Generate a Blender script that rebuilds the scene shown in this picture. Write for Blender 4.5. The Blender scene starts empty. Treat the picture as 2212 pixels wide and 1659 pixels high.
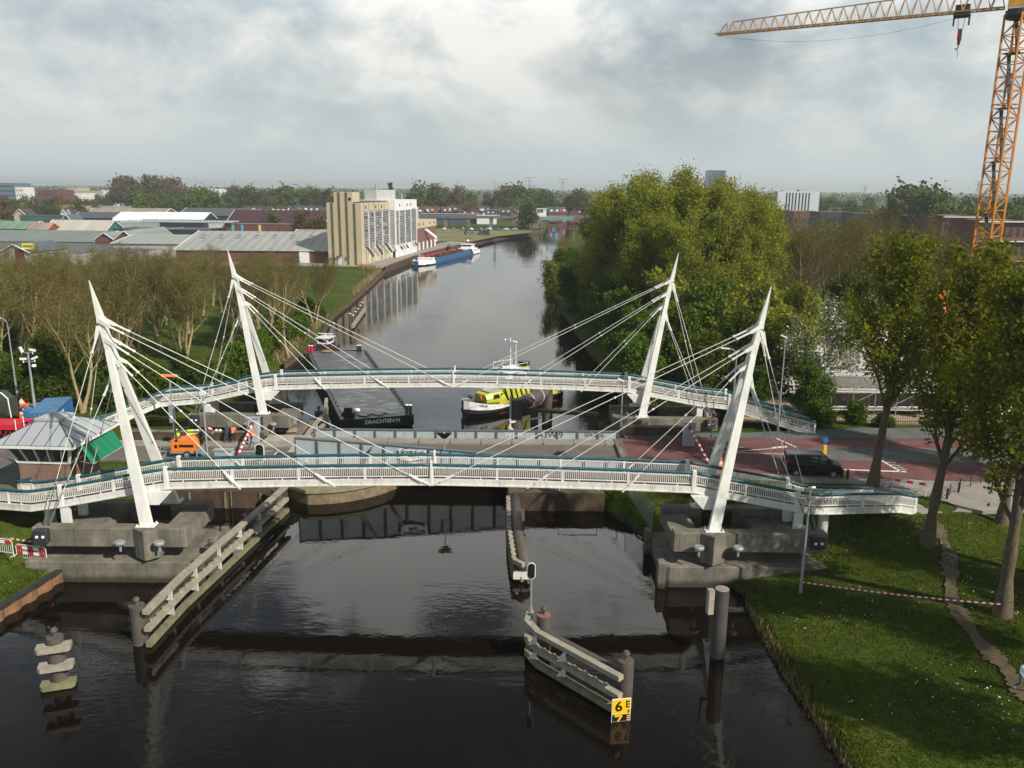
import bpy, bmesh, math, random
import numpy as np
from mathutils import Vector, Matrix
R = math.radians
random.seed(7)
scene = bpy.context.scene
COL = scene.collection

# ---------------------------------------------------------------- measuring
# pixel of the photograph (2212 x 1659 measure) -> point on a height or a depth
F_PX, P_W, P_H, CAM_H, PITCH, ROLL = 1770., 2212., 1659., 26.5, R(13.4), R(0.5)
def ray(px, py):
    u = (px - P_W/2)/F_PX; v = (py - P_H/2)/F_PX
    c, s = math.cos(ROLL), math.sin(ROLL)
    u, v = u*c + v*s, -u*s + v*c
    return Vector((u, math.cos(PITCH) - v*math.sin(PITCH), -(math.sin(PITCH) + v*math.cos(PITCH))))
def atz(px, py, z=0.):
    r = ray(px, py); return Vector((0, 0, CAM_H)) + r*((z - CAM_H)/r.z)
def aty(px, py, y):
    r = ray(px, py); return Vector((0, 0, CAM_H)) + r*(y/r.y)

# ---------------------------------------------------------------- objects
def empty(name, loc=(0, 0, 0), rz=0., parent=None):
    o = bpy.data.objects.new(name, None); COL.objects.link(o)
    o.empty_display_size = .3
    o.location = loc; o.rotation_euler = (0, 0, rz)
    if parent: o.parent = parent
    return o
def tag(o, label=None, cat=None, group=None, kind=None):
    if label: o['label'] = label
    if cat: o['category'] = cat
    if group: o['group'] = group
    if kind: o['kind'] = kind
    return o
def thing(name, label, cat, loc=(0, 0, 0), rz=0., group=None):
    return tag(empty(name, loc, rz), label, cat, group)
def worldloc(o):
    v = Vector((0, 0, 0))
    while o is not None:
        v += Vector(o.location); o = o.parent
    return v
def children(o): return [c for c in o.children]
def copy_tree(o, parent=None, label=None):
    kids = list(o.children)
    c = o.copy(); COL.objects.link(c)
    if parent is not None: c.parent = parent
    if label: c['label'] = label
    for k in kids: copy_tree(k, c)
    return c

class MB:
    """collects vertices and faces; build() links them as one mesh object"""
    def __init__(s): s.v = []; s.f = []; s.m = []; s.mi = 0
    def mat(s, i): s.mi = i; return s
    def add(s, vs, fs):
        n = len(s.v); s.v += [tuple(v) for v in vs]
        for f in fs: s.f.append(tuple(i + n for i in f)); s.m.append(s.mi)
        return s
    def face(s, *vs): return s.add(vs, [tuple(range(len(vs)))])
    def box(s, c, d, rz=0., M=None):
        hx, hy, hz = d[0]/2, d[1]/2, d[2]/2
        vs = [Vector((x, y, z)) for x in (-hx, hx) for y in (-hy, hy) for z in (-hz, hz)]
        if rz: vs = [Matrix.Rotation(rz, 3, 'Z') @ v for v in vs]
        if M is not None: vs = [M @ v for v in vs]
        c = Vector(c)
        return s.add([v + c for v in vs], [(0, 1, 3, 2), (4, 6, 7, 5), (0, 4, 5, 1), (2, 3, 7, 6), (0, 2, 6, 4), (1, 5, 7, 3)])
    def b2(s, x0, x1, y0, y1, z0, z1): return s.box(((x0+x1)/2, (y0+y1)/2, (z0+z1)/2), (abs(x1-x0), abs(y1-y0), abs(z1-z0)))
    def frame_(s, p, q, up=(0, 0, 1)):
        p, q = Vector(p), Vector(q); d = (q - p)
        if d.length < 1e-6: d = Vector((0, 0, 1))
        d = d.normalized(); u = Vector(up)
        if abs(d.dot(u)) > .98: u = Vector((0, 1, 0)) if abs(d.y) < .9 else Vector((1, 0, 0))
        a = d.cross(u).normalized(); b = a.cross(d).normalized()
        return d, a, b
    def bar(s, p, q, w, h, w2=None, h2=None, up=(0, 0, 1)):
        p, q = Vector(p), Vector(q); d, a, b = s.frame_(p, q, up)
        w2 = w if w2 is None else w2; h2 = h if h2 is None else h2
        vs = []
        for c, ww, hh in ((p, w, h), (q, w2, h2)):
            vs += [c - a*ww/2 - b*hh/2, c + a*ww/2 - b*hh/2, c + a*ww/2 + b*hh/2, c - a*ww/2 + b*hh/2]
        return s.add(vs, [(3, 2, 1, 0), (4, 5, 6, 7), (0, 1, 5, 4), (1, 2, 6, 5), (2, 3, 7, 6), (3, 0, 4, 7)])
    def tube(s, p, q, r, r2=None, n=8, cap=True):
        p, q = Vector(p), Vector(q); d, a, b = s.frame_(p, q); r2 = r if r2 is None else r2
        vs = []
        for c, rr in ((p, r), (q, r2)):
            for i in range(n):
                t = 2*math.pi*i/n; vs.append(c + a*rr*math.cos(t) + b*rr*math.sin(t))
        fs = [(i, (i+1) % n, n + (i+1) % n, n + i) for i in range(n)]
        if cap: fs += [tuple(range(n-1, -1, -1)), tuple(range(n, 2*n))]
        return s.add(vs, fs)
    def path(s, pts, r, n=8):
        pts = [Vector(p) for p in pts]; rings = []
        for i, p in enumerate(pts):
            d = (pts[min(i+1, len(pts)-1)] - pts[max(i-1, 0)])
            _, a, b = s.frame_(p, p + d)
            rr = r[i] if hasattr(r, '__len__') else r
            rings.append([p + a*rr*math.cos(2*math.pi*k/n) + b*rr*math.sin(2*math.pi*k/n) for k in range(n)])
        vs = [v for rg in rings for v in rg]; fs = []
        for i in range(len(pts)-1):
            for k in range(n): fs.append((i*n+k, i*n+(k+1) % n, (i+1)*n+(k+1) % n, (i+1)*n+k))
        fs += [tuple(range(n-1, -1, -1)), tuple(range((len(pts)-1)*n, len(pts)*n))]
        return s.add(vs, fs)
    def prism(s, poly, z0, z1, top=None):
        """poly: list of (x,y) counter-clockwise; top: polygon of the upper end"""
        n = len(poly); top = top or poly
        vs = [(p[0], p[1], z0) for p in poly] + [(p[0], p[1], z1) for p in top]
        fs = [(i, (i+1) % n, n + (i+1) % n, n + i) for i in range(n)] + [tuple(range(n-1, -1, -1)), tuple(range(n, 2*n))]
        return s.add(vs, fs)
    def extr(s, poly3, vec):
        """extrude a planar 3-D polygon along a vector"""
        n = len(poly3); vec = Vector(vec)
        vs = [Vector(p) for p in poly3] + [Vector(p) + vec for p in poly3]
        fs = [(i, (i+1) % n, n + (i+1) % n, n + i) for i in range(n)] + [tuple(range(n-1, -1, -1)), tuple(range(n, 2*n))]
        return s.add(vs, fs)
    def lathe(s, c, prof, n=16):
        c = Vector(c); vs = []
        for r, z in prof:
            for k in range(n): vs.append(c + Vector((r*math.cos(2*math.pi*k/n), r*math.sin(2*math.pi*k/n), z)))
        fs = []
        for i in range(len(prof)-1):
            for k in range(n): fs.append((i*n+k, i*n+(k+1) % n, (i+1)*n+(k+1) % n, (i+1)*n+k))
        fs += [tuple(range(n-1, -1, -1)), tuple(range((len(prof)-1)*n, len(prof)*n))]
        return s.add(vs, fs)
    def ball(s, c, r, n=10, sq=(1, 1, 1)):
        prof = [(max(.001, r*math.sin(math.pi*i/6)), -r*math.cos(math.pi*i/6)) for i in range(7)]
        k = len(s.v); s.lathe((0, 0, 0), prof, n)
        for i in range(k, len(s.v)):
            v = s.v[i]; s.v[i] = (c[0] + v[0]*sq[0], c[1] + v[1]*sq[1], c[2] + v[2]*sq[2])
        return s
    def build(s, name, mat, parent=None, local=False, smooth=False, bevel=0., label=None):
        me = bpy.data.meshes.new(name)
        off = Vector((0, 0, 0)) if (local or parent is None) else worldloc(parent)
        me.from_pydata([(v[0]-off.x, v[1]-off.y, v[2]-off.z) for v in s.v], [], s.f)
        mats = mat if isinstance(mat, (list, tuple)) else [mat]
        for m in mats: me.materials.append(m)
        if len(mats) > 1: me.polygons.foreach_set('material_index', s.m)
        bm = bmesh.new(); bm.from_mesh(me)
        bmesh.ops.recalc_face_normals(bm, faces=bm.faces)
        if bevel:
            bmesh.ops.remove_doubles(bm, verts=bm.verts, dist=1e-5)
            es = [e for e in bm.edges if len(e.link_faces) == 2 and e.calc_face_angle(0) > .5]
            bmesh.ops.bevel(bm, geom=es, offset=bevel, segments=1, affect='EDGES', clamp_overlap=True)
        bm.to_mesh(me); bm.free()
        if smooth: me.polygons.foreach_set('use_smooth', [True]*len(me.polygons))
        me.update()
        o = bpy.data.objects.new(name, me); COL.objects.link(o)
        if parent is not None: o.parent = parent
        if label: o['label'] = label
        return o
def npmesh(name, V, Fq, mat, parent=None, tint=None):
    """big quad or triangle mesh from numpy arrays"""
    me = bpy.data.meshes.new(name); k = Fq.shape[1]
    me.vertices.add(len(V)); me.vertices.foreach_set('co', V.astype(np.float32).ravel())
    me.loops.add(Fq.size); me.loops.foreach_set('vertex_index', Fq.astype(np.int32).ravel())
    me.polygons.add(len(Fq)); me.polygons.foreach_set('loop_start', np.arange(0, Fq.size, k, dtype=np.int32))
    if tint is not None:
        at = me.attributes.new('tint', 'FLOAT', 'FACE'); at.data.foreach_set('value', tint.astype(np.float32))
    me.update(calc_edges=True); me.validate()
    for m in (mat if isinstance(mat, (list, tuple)) else [mat]): me.materials.append(m)
    if parent == 'mesh': return me
    o = bpy.data.objects.new(name, me); COL.objects.link(o)
    if parent is not None: o.parent = parent
    return o
def text(s, size, org, xd, yd, name, mat, parent, ext=.004, align='CENTER', bold=0.):
    cu = bpy.data.curves.new(name, 'FONT'); cu.body = s; cu.size = size; cu.align_x = align; cu.align_y = 'CENTER'
    cu.extrude = ext; cu.offset = bold
    t = bpy.data.objects.new(name, cu); COL.objects.link(t)
    dg = bpy.context.evaluated_depsgraph_get()
    me = bpy.data.meshes.new_from_object(t.evaluated_get(dg)); me.name = name
    bpy.data.objects.remove(t)
    xd = Vector(xd).normalized(); yd = Vector(yd); zd = xd.cross(yd).normalized(); yd = zd.cross(xd)
    mx = Matrix((xd, yd, zd)).transposed().to_4x4(); mx.translation = Vector(org) - (worldloc(parent) if parent else Vector())
    me.transform(mx); me.materials.clear(); me.materials.append(mat)
    o = bpy.data.objects.new(name, me); COL.objects.link(o)
    if parent: o.parent = parent
    return o

# ---------------------------------------------------------------- materials
def nt(name):
    m = bpy.data.materials.new(name); m.use_nodes = True
    t = m.node_tree; b = t.nodes['Principled BSDF']
    return m, t, b
def coordnode(t, scale=(1, 1, 1)):
    tc = t.nodes.new('ShaderNodeTexCoord'); mp = t.nodes.new('ShaderNodeMapping'); mp.inputs['Scale'].default_value = scale
    t.links.new(tc.outputs['Object'], mp.inputs['Vector']); return mp.outputs['Vector']
def noise(t, vec, scale, detail=4, rough=.6):
    n = t.nodes.new('ShaderNodeTexNoise'); n.inputs['Scale'].default_value = scale; n.inputs['Detail'].default_value = detail
    n.inputs['Roughness'].default_value = rough
    if vec is not None: t.links.new(vec, n.inputs['Vector'])
    return n.outputs['Fac']
def ramp(t, fac, stops):
    r = t.nodes.new('ShaderNodeValToRGB'); e = r.color_ramp.elements
    while len(e) < len(stops): e.new(.5)
    for k, (p, c) in enumerate(stops):
        e[k].position = p; e[k].color = (c[0], c[1], c[2], 1) if hasattr(c, '__len__') else (c, c, c, 1)
    t.links.new(fac, r.inputs['Fac']); return r.outputs['Color']
def mix(t, fac, a, b, mode='MIX'):
    n = t.nodes.new('ShaderNodeMix'); n.data_type = 'RGBA'; n.blend_type = mode
    for i, x in ((0, fac), (6, a), (7, b)):
        if hasattr(x, 'default_value') or isinstance(x, bpy.types.NodeSocket): t.links.new(x, n.inputs[i])
        elif hasattr(x, '__len__'): n.inputs[i].default_value = (x[0], x[1], x[2], 1)
        else: n.inputs[i].default_value = x
    return n.outputs[2]
def bump(t, b, h, strength, dist=.02):
    n = t.nodes.new('ShaderNodeBump'); n.inputs['Strength'].default_value = strength; n.inputs['Distance'].default_value = dist
    t.links.new(h, n.inputs['Height']); t.links.new(n.outputs['Normal'], b.inputs['Normal'])
def M(name, c, rough=.6, metal=0., var=.18, scale=1.5, dirt=0., dirtc=(.05, .045, .035), streak=1., spec=.5, bmp=0., bs=8., tide=None, joint=0.):
    """plain surface with uneven tone; dirt adds stains, streak<1 draws them out downwards"""
    m, t, b = nt(name)
    v = coordnode(t); n1 = noise(t, v, scale, 5, .65)
    lo = [x*(1-var) for x in c]; hi = [min(1, x*(1+var)) for x in c]
    col = ramp(t, n1, [(.3, lo), (.7, hi)])
    if dirt:
        v2 = coordnode(t, streak if hasattr(streak, '__len__') else (1, 1, streak)); n2 = noise(t, v2, scale*2.2, 6, .7)
        f = ramp(t, n2, [(.62 - .3*dirt, 0.), (.82, 1.)])
        f2 = t.nodes.new('ShaderNodeMath'); f2.operation = 'MULTIPLY'; f2.inputs[1].default_value = min(1, .45 + dirt*.5)
        t.links.new(f, f2.inputs[0]); col = mix(t, f2.outputs[0], col, dirtc)
    if tide or joint:
        sp = t.nodes.new('ShaderNodeSeparateXYZ'); tc = t.nodes.new('ShaderNodeTexCoord'); t.links.new(tc.outputs['Object'], sp.inputs[0])
        if joint:                                   # shuttering joints of cast concrete
            a = t.nodes.new('ShaderNodeMath'); a.operation = 'PINGPONG'; a.inputs[1].default_value = joint/2; t.links.new(sp.outputs[0], a.inputs[0])
            col = mix(t, ramp(t, a.outputs[0], [(.0, .75), (.035, 0.)]), col, dirtc)
        if tide:                                    # wet dark band above the water, ragged
            a = t.nodes.new('ShaderNodeMath'); a.operation = 'MULTIPLY_ADD'; a.inputs[1].default_value = -.5; t.links.new(noise(t, coordnode(t, (1, 1, .3)), 1.3, 4), a.inputs[0]); t.links.new(sp.outputs[2], a.inputs[2])
            col = mix(t, ramp(t, a.outputs[0], [(.0, .9), (tide, 0.)]), col, (.028, .032, .016))
    t.links.new(col, b.inputs['Base Color'])
    b.inputs['Roughness'].default_value = rough; b.inputs['Metallic'].default_value = metal
    b.inputs['Specular IOR Level'].default_value = spec
    if bmp: bump(t, b, noise(t, v, bs, 5), bmp)
    return m
def brick(name, c1, c2, mortar, sc=1., w=.24, h=.075):
    m, t, b = nt(name)
    tc = t.nodes.new('ShaderNodeTexCoord'); sp = t.nodes.new('ShaderNodeSeparateXYZ'); t.links.new(tc.outputs['Object'], sp.inputs[0])
    ad = t.nodes.new('ShaderNodeMath'); t.links.new(sp.outputs[0], ad.inputs[0]); t.links.new(sp.outputs[1], ad.inputs[1])
    cb = t.nodes.new('ShaderNodeCombineXYZ'); t.links.new(ad.outputs[0], cb.inputs[0]); t.links.new(sp.outputs[2], cb.inputs[1])
    br = t.nodes.new('ShaderNodeTexBrick'); t.links.new(cb.outputs[0], br.inputs['Vector'])
    br.inputs['Color1'].default_value = (*c1, 1); br.inputs['Color2'].default_value = (*c2, 1); br.inputs['Mortar'].default_value = (*mortar, 1)
    br.inputs['Scale'].default_value = sc; br.inputs['Brick Width'].default_value = w; br.inputs['Row Height'].default_value = h
    br.inputs['Mortar Size'].default_value = .008
    n = noise(t, coordnode(t), .9, 5); sh = ramp(t, n, [(.3, .75), (.7, 1.1)])
    t.links.new(mix(t, 1., br.outputs['Color'], sh, 'MULTIPLY'), b.inputs['Base Color']); b.inputs['Roughness'].default_value = .85
    return m
def corrug(name, c, period=1., axis=0, dark=.72, rough=.5, var=.12, metal=0.):
    """profiled sheet: ribs along one axis as bump and a fine tone line, with patchy weathering"""
    m, t, b = nt(name)
    tc = t.nodes.new('ShaderNodeTexCoord'); sp = t.nodes.new('ShaderNodeSeparateXYZ'); t.links.new(tc.outputs['Object'], sp.inputs[0])
    w = t.nodes.new('ShaderNodeMath'); w.operation = 'MULTIPLY'; w.inputs[1].default_value = 2*math.pi/period
    t.links.new(sp.outputs[axis], w.inputs[0]); sn = t.nodes.new('ShaderNodeMath'); sn.operation = 'SINE'; t.links.new(w.outputs[0], sn.inputs[0])
    n = noise(t, coordnode(t), .12, 6, .7)
    col = ramp(t, n, [(.3, [x*(1-var) for x in c]), (.7, [min(1, x*(1+var)) for x in c])])
    ln = ramp(t, sn.outputs[0], [(.0, dark), (.25, 1.)])
    t.links.new(mix(t, 1., col, ln, 'MULTIPLY'), b.inputs['Base Color']); b.inputs['Roughness'].default_value = rough; b.inputs['Metallic'].default_value = metal
    bump(t, b, sn.outputs[0], .5, .05)
    return m
def leafmat(name, lo, hi, rnd=.25, trans=.35, rough=.55):
    """leaf: colour from a per-leaf tint and a little per-tree difference; part of the light shines through"""
    m, t, b = nt(name)
    at = t.nodes.new('ShaderNodeAttribute'); at.attribute_name = 'tint'
    oi = t.nodes.new('ShaderNodeObjectInfo')
    col = ramp(t, at.outputs['Fac'], [(0., lo), (1., hi)])
    hs = t.nodes.new('ShaderNodeHueSaturation'); hs.inputs['Saturation'].default_value = 1.
    mr = t.nodes.new('ShaderNodeMapRange'); mr.inputs['To Min'].default_value = 1-rnd; mr.inputs['To Max'].default_value = 1+rnd
    t.links.new(oi.outputs['Random'], mr.inputs['Value']); t.links.new(mr.outputs[0], hs.inputs['Value'])
    mr2 = t.nodes.new('ShaderNodeMapRange'); mr2.inputs['To Min'].default_value = .5-rnd*.08; mr2.inputs['To Max'].default_value = .5+rnd*.08
    ml = t.nodes.new('ShaderNodeMath'); ml.operation = 'FRACT'; m2 = t.nodes.new('ShaderNodeMath'); m2.operation = 'MULTIPLY'; m2.inputs[1].default_value = 7.31
    t.links.new(oi.outputs['Random'], m2.inputs[0]); t.links.new(m2.outputs[0], ml.inputs[0]); t.links.new(ml.outputs[0], mr2.inputs['Value'])
    t.links.new(mr2.outputs[0], hs.inputs['Hue']); t.links.new(col, hs.inputs['Color'])
    d = t.nodes.new('ShaderNodeBsdfDiffuse'); tr = t.nodes.new('ShaderNodeBsdfTranslucent'); ms = t.nodes.new('ShaderNodeMixShader'); ms.inputs[0].default_value = trans
    t.links.new(hs.outputs[0], d.inputs[0]); t.links.new(hs.outputs[0], tr.inputs[0]); t.links.new(d.outputs[0], ms.inputs[1]); t.links.new(tr.outputs[0], ms.inputs[2])
    t.links.new(ms.outputs[0], t.nodes['Material Output'].inputs['Surface']); t.nodes.remove(b)
    return m
def glassmat(name, c=(.02, .025, .028), rough=.05): return M(name, c, rough, 0, .3, .6, spec=.8)

W = M('white_paint', (.72, .72, .68), .45, 0, .08, .8, dirt=.36, dirtc=(.36, .33, .25), streak=.12)
WD = M('weathered_white_paint', (.66, .655, .61), .5, 0, .1, 1.2, dirt=.45, dirtc=(.2, .2, .14), streak=.3)
TEAL = M('teal_paint', (.010, .085, .115), .5, 0, .3, 2.5, dirt=.15, dirtc=(.12, .13, .13))
CONC = M('old_concrete', (.185, .17, .135), .9, 0, .4, .6, dirt=.8, dirtc=(.05, .045, .036), streak=.2, bmp=.25, tide=.35, joint=2.4)
CONCL = M('pale_concrete', (.36, .34, .29), .9, 0, .18, 1., dirt=.25, dirtc=(.12, .11, .09), streak=.3, bmp=.2)
RUSTWALL = M('stained_quay_wall', (.055, .04, .028), .9, 0, .45, .8, dirt=.6, dirtc=(.16, .085, .03), streak=.12, bmp=.4)
SHEETP = M('rusty_sheet_pile', (.20, .11, .05), .9, 0, .4, 1.2, dirt=.5, dirtc=(.33, .24, .15), streak=.3, bmp=.4)
TIMB = M('weathered_timber', (.31, .28, .22), .85, 0, .25, 2., dirt=.3, dirtc=(.13, .11, .08), bmp=.4, bs=14)
TIMBW = M('algae_timber', (.19, .18, .10), .9, 0, .35, 2., dirt=.5, dirtc=(.06, .07, .025), bmp=.4, bs=14)
PILE = M('dull_steel_pile', (.085, .07, .06), .65, 0, .25, 1.2, dirt=.3, dirtc=(.16, .1, .06), streak=.4)
RUST = M('rust_top', (.22, .12, .08), .8, 0, .3, 2.5, dirt=.3, dirtc=(.1, .08, .07))
STEEL = M('galvanised_steel', (.34, .37, .38), .45, .3, .15, 2.)
DKSTEEL = M('dark_steel', (.035, .038, .042), .5, .1, .3, 2.)
BLACK = M('black_paint', (.012, .012, .014), .4, 0, .3, 2.)
RUBBER = M('rubber', (.02, .02, .02), .8, 0, .3, 2.)
RED = M('red_paint', (.55, .02, .03), .4, 0, .15, 1.5)
REDW = M('signal_red', (.6, .015, .03), .5, 0, .1, 2.)
WHT = M('clean_white', (.8, .8, .8), .4, 0, .05, 2.)
YEL = M('yellow_paint', (.78, .62, .02), .4, 0, .1, 2.)
LIME = M('lime_yellow_paint', (.50, .50, .035), .4, 0, .1, 1.)
ORG = M('orange_paint', (.85, .22, .03), .45, 0, .1, 2.)
BLU = M('blue_paint', (.03, .14, .35), .45, 0, .2, 1.2, dirt=.15, dirtc=(.1, .12, .14))
GLASS = glassmat('window_glass')
GIRD = M('grey_blue_girder_paint', (.36, .41, .43), .5, 0, .14, .7, dirt=.3, dirtc=(.2, .2, .18), streak=.25)
GIRDD = M('dark_girder_paint', (.10, .12, .13), .5, 0, .2, 1.)
ASPH = M('asphalt', (.13, .112, .1), .92, 0, .25, .5, dirt=.4, dirtc=(.065, .058, .055), streak=(.07, 1, 1), bmp=.15, bs=40)
ASPHG = M('grey_asphalt', (.11, .11, .105), .92, 0, .25, .5, dirt=.2, dirtc=(.06, .06, .055), bmp=.15, bs=40)
CLINK = M('red_asphalt', (.15, .055, .05), .9, 0, .35, .35, dirt=.5, dirtc=(.085, .05, .045), streak=(.07, 1, 1), bmp=.15, bs=40)
PAVE = M('paving_slabs', (.27, .25, .22), .9, 0, .2, .9, dirt=.2, dirtc=(.12, .11, .1))
LINE = M('road_marking_paint', (.68, .68, .64), .7, 0, .15, 2., dirt=.25, dirtc=(.25, .22, .2))
DIRT = M('trodden_earth', (.095, .075, .04), .95, 0, .3, 1.2, dirt=.3, dirtc=(.09, .065, .04), bmp=.3)
SAND = M('pale_sand', (.36, .28, .19), .95, 0, .2, .8)
ZINC = M('zinc_roof', (.42, .45, .47), .45, .2, .1, .5, dirt=.15, dirtc=(.27, .28, .29))
CREAM = M('cream_silo_panel', (.50, .43, .295), .8, 0, .08, .12, dirt=.16, dirtc=(.4, .33, .22), streak=.2)
SILOD = M('dark_silo_strip', (.13, .105, .06), .85, 0, .3, .5, dirt=.3, dirtc=(.07, .055, .03), streak=.2)
SKIN = M('skin', (.45, .27, .2), .6, 0, .1, 4.)
HAIR = M('dark_hair', (.04, .03, .02), .7, 0, .2, 6.)
NAVY = M('navy_cloth', (.03, .04, .08), .85, 0, .25, 6.)
HIVO = M('hi_vis_orange_cloth', (.9, .2, .09), .8, 0, .12, 6.)
HIVY = M('hi_vis_yellow_cloth', (.7, .85, .05), .8, 0, .12, 6.)
DENIM = M('denim', (.06, .09, .16), .85, 0, .25, 6.)
# ================================================================ light, sky, camera
SUN_EL, SUN_X, SUN_Y = R(38), .76, -.65           # towards the sun: right of the camera and a little behind it
def setup_world():
    w = bpy.data.worlds.new('World'); scene.world = w; w.use_nodes = True
    t = w.node_tree; bg = t.nodes['Background']
    sky = t.nodes.new('ShaderNodeTexSky'); sky.sky_type = 'NISHITA'; sky.sun_disc = False
    sky.sun_elevation = SUN_EL; sky.sun_rotation = math.atan2(SUN_X, SUN_Y)
    sky.air_density = 1.2; sky.dust_density = 2.5
    tc = t.nodes.new('ShaderNodeTexCoord'); sp = t.nodes.new('ShaderNodeSeparateXYZ'); t.links.new(tc.outputs['Generated'], sp.inputs[0])
    def mth(op, a, b=None, c=False):
        n = t.nodes.new('ShaderNodeMath'); n.operation = op; n.use_clamp = c
        for i, x in ((0, a), (1, b)):
            if x is None: continue
            if isinstance(x, bpy.types.NodeSocket): t.links.new(x, n.inputs[i])
            else: n.inputs[i].default_value = x
        return n.outputs[0]
    # cloud deck seen from below: directions spread on a sheet, flatter towards the horizon
    mp = t.nodes.new('ShaderNodeMapping'); mp.inputs['Location'].default_value = (3.1, 1.35, .4); mp.inputs['Scale'].default_value = (2.7, 2.7, 4.6)
    t.links.new(tc.outputs['Generated'], mp.inputs['Vector'])
    def nz(scale, det, rough, loc, dist=.0):
        m2 = t.nodes.new('ShaderNodeMapping'); m2.inputs['Location'].default_value = loc; t.links.new(mp.outputs[0], m2.inputs['Vector'])
        n = t.nodes.new('ShaderNodeTexNoise'); n.inputs['Scale'].default_value = scale; n.inputs['Detail'].default_value = det; n.inputs['Roughness'].default_value = rough
        n.inputs['Distortion'].default_value = dist
        t.links.new(m2.outputs[0], n.inputs['Vector']); return n.outputs['Fac']
    big = nz(.8, 3, .5, (0, 0, 0), .3); mid = nz(2.5, 10, .60, (5, 2, 1), .25); hol = nz(.9, 5, .55, (9, 4, 2), .3)
    lum = ramp(t, mth('ADD', mth('MULTIPLY', big, .42), mth('MULTIPLY', mid, .58)), [(.39, (.37, .45, .49)), (.46, (.50, .565, .59)), (.515, (.66, .69, .68)), (.57, (.86, .85, .805))])
    blue = mix(t, 1., sky.outputs[0], (.055, .058, .062), 'MULTIPLY')
    hole = ramp(t, hol, [(.34, 1.), (.46, 0.)])
    hb = mth('MULTIPLY', hole, .75)
    col = mix(t, hb, lum, mix(t, .35, blue, (.34, .43, .48)))
    # overhead, out of the picture, the deck is dimmed to cut ambient light and deepen shadows
    top = ramp(t, sp.outputs[2], [(.17, (.5, .5, .5)), (.26, (.62, .64, .67)), (.36, (.40, .46, .55)), (.50, (.25, .28, .33)), (.60, (.16, .17, .19)), (.85, (.11, .12, .14))])
    top = mix(t, 1., top, (2, 2, 2), 'MULTIPLY')
    col = mix(t, 1., col, top, 'MULTIPLY')
    # one sunlit cloud added ahead of the camera above the picture, for its reflection on the canal
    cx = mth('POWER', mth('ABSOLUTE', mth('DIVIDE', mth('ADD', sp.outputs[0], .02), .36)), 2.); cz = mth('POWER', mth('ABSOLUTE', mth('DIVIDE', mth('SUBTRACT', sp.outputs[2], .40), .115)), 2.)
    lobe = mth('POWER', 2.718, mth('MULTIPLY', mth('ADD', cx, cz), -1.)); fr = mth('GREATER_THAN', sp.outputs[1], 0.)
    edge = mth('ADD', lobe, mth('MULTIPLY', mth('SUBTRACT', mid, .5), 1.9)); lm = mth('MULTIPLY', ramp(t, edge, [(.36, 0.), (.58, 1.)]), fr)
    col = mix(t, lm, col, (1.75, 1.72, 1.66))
    hz = ramp(t, sp.outputs[2], [(.0, 1.), (.04, .85), (.15, 0.)])
    col = mix(t, hz, col, (.53, .59, .60))
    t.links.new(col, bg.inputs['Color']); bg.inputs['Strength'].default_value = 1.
    w.cycles.sampling_method = 'MANUAL'; w.cycles.sample_map_resolution = 512
    sd = bpy.data.lights.new('sun', 'SUN'); sd.energy = 5.0; sd.angle = R(.8); sd.color = (1, .93, .82)
    so = bpy.data.objects.new('sun', sd); COL.objects.link(so)
    d = Vector((SUN_X, SUN_Y, math.hypot(SUN_X, SUN_Y)*math.tan(SUN_EL)))
    so.rotation_euler = d.to_track_quat('Z', 'Y').to_euler(); so.location = (80, -60, 120)
setup_world()
cd = bpy.data.cameras.new('camera'); cam = bpy.data.objects.new('camera', cd); COL.objects.link(cam); scene.camera = cam
cd.sensor_width = 36; cd.lens = 36*F_PX/P_W; cd.clip_start = .5; cd.clip_end = 60000
cam.matrix_world = Matrix.Translation((0, 0, CAM_H)) @ Matrix.Rotation(math.pi/2 - PITCH, 4, 'X') @ Matrix.Rotation(ROLL, 4, 'Z')
scene.view_settings.view_transform = 'Standard'; scene.view_settings.look = 'None'
scene.view_settings.exposure = .12; scene.view_settings.gamma = 1
scene.cycles.max_bounces = 6; scene.cycles.diffuse_bounces = 2; scene.cycles.glossy_bounces = 3; scene.cycles.transmission_bounces = 3
scene.cycles.volume_bounces = 0; scene.cycles.transparent_max_bounces = 6; scene.cycles.sample_clamp_indirect = 4
scene.cycles.use_denoising = True; scene.render.filter_size = 1.15

# ================================================================ terrain
LEFT = [(-60, -30), (-38, 10), (-31.9, 46), (-30.6, 53.2), (-29.2, 60), (-28.2, 65.2), (-19.6, 65.2), (-19.4, 77), (-21, 79), (-23, 88), (-34.0, 90), (-35.3, 104), (-34.1, 118.7),
        (-33.8, 141.3), (-37.4, 167.2), (-38.1, 195.9), (-41, 262.2), (-36.4, 311.5), (-23.1, 380.6), (-11.8, 433.9), (5.7, 480), (19, 518), (22, 545), (27, 640), (60, 900), (120, 1500)]
RIGHT = [(210, 1500), (120, 880), (58, 640), (39, 545), (36, 520), (25, 420), (16, 301), (9.5, 207), (10.6, 176), (12.2, 135), (14, 109), (12.6, 95), (9.6, 86), (9, 77.2), (-.2, 76.8), (-.2, 65.2), (7.8, 65.2),
         (10.2, 58.5), (10.6, 53.4), (14.1, 53.4), (15.0, 49.5), (14.8, 42), (15.1, 38), (15.4, 33.5), (15.9, 25), (17, 5), (30, -30)]
RIVER = LEFT + RIGHT
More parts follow.
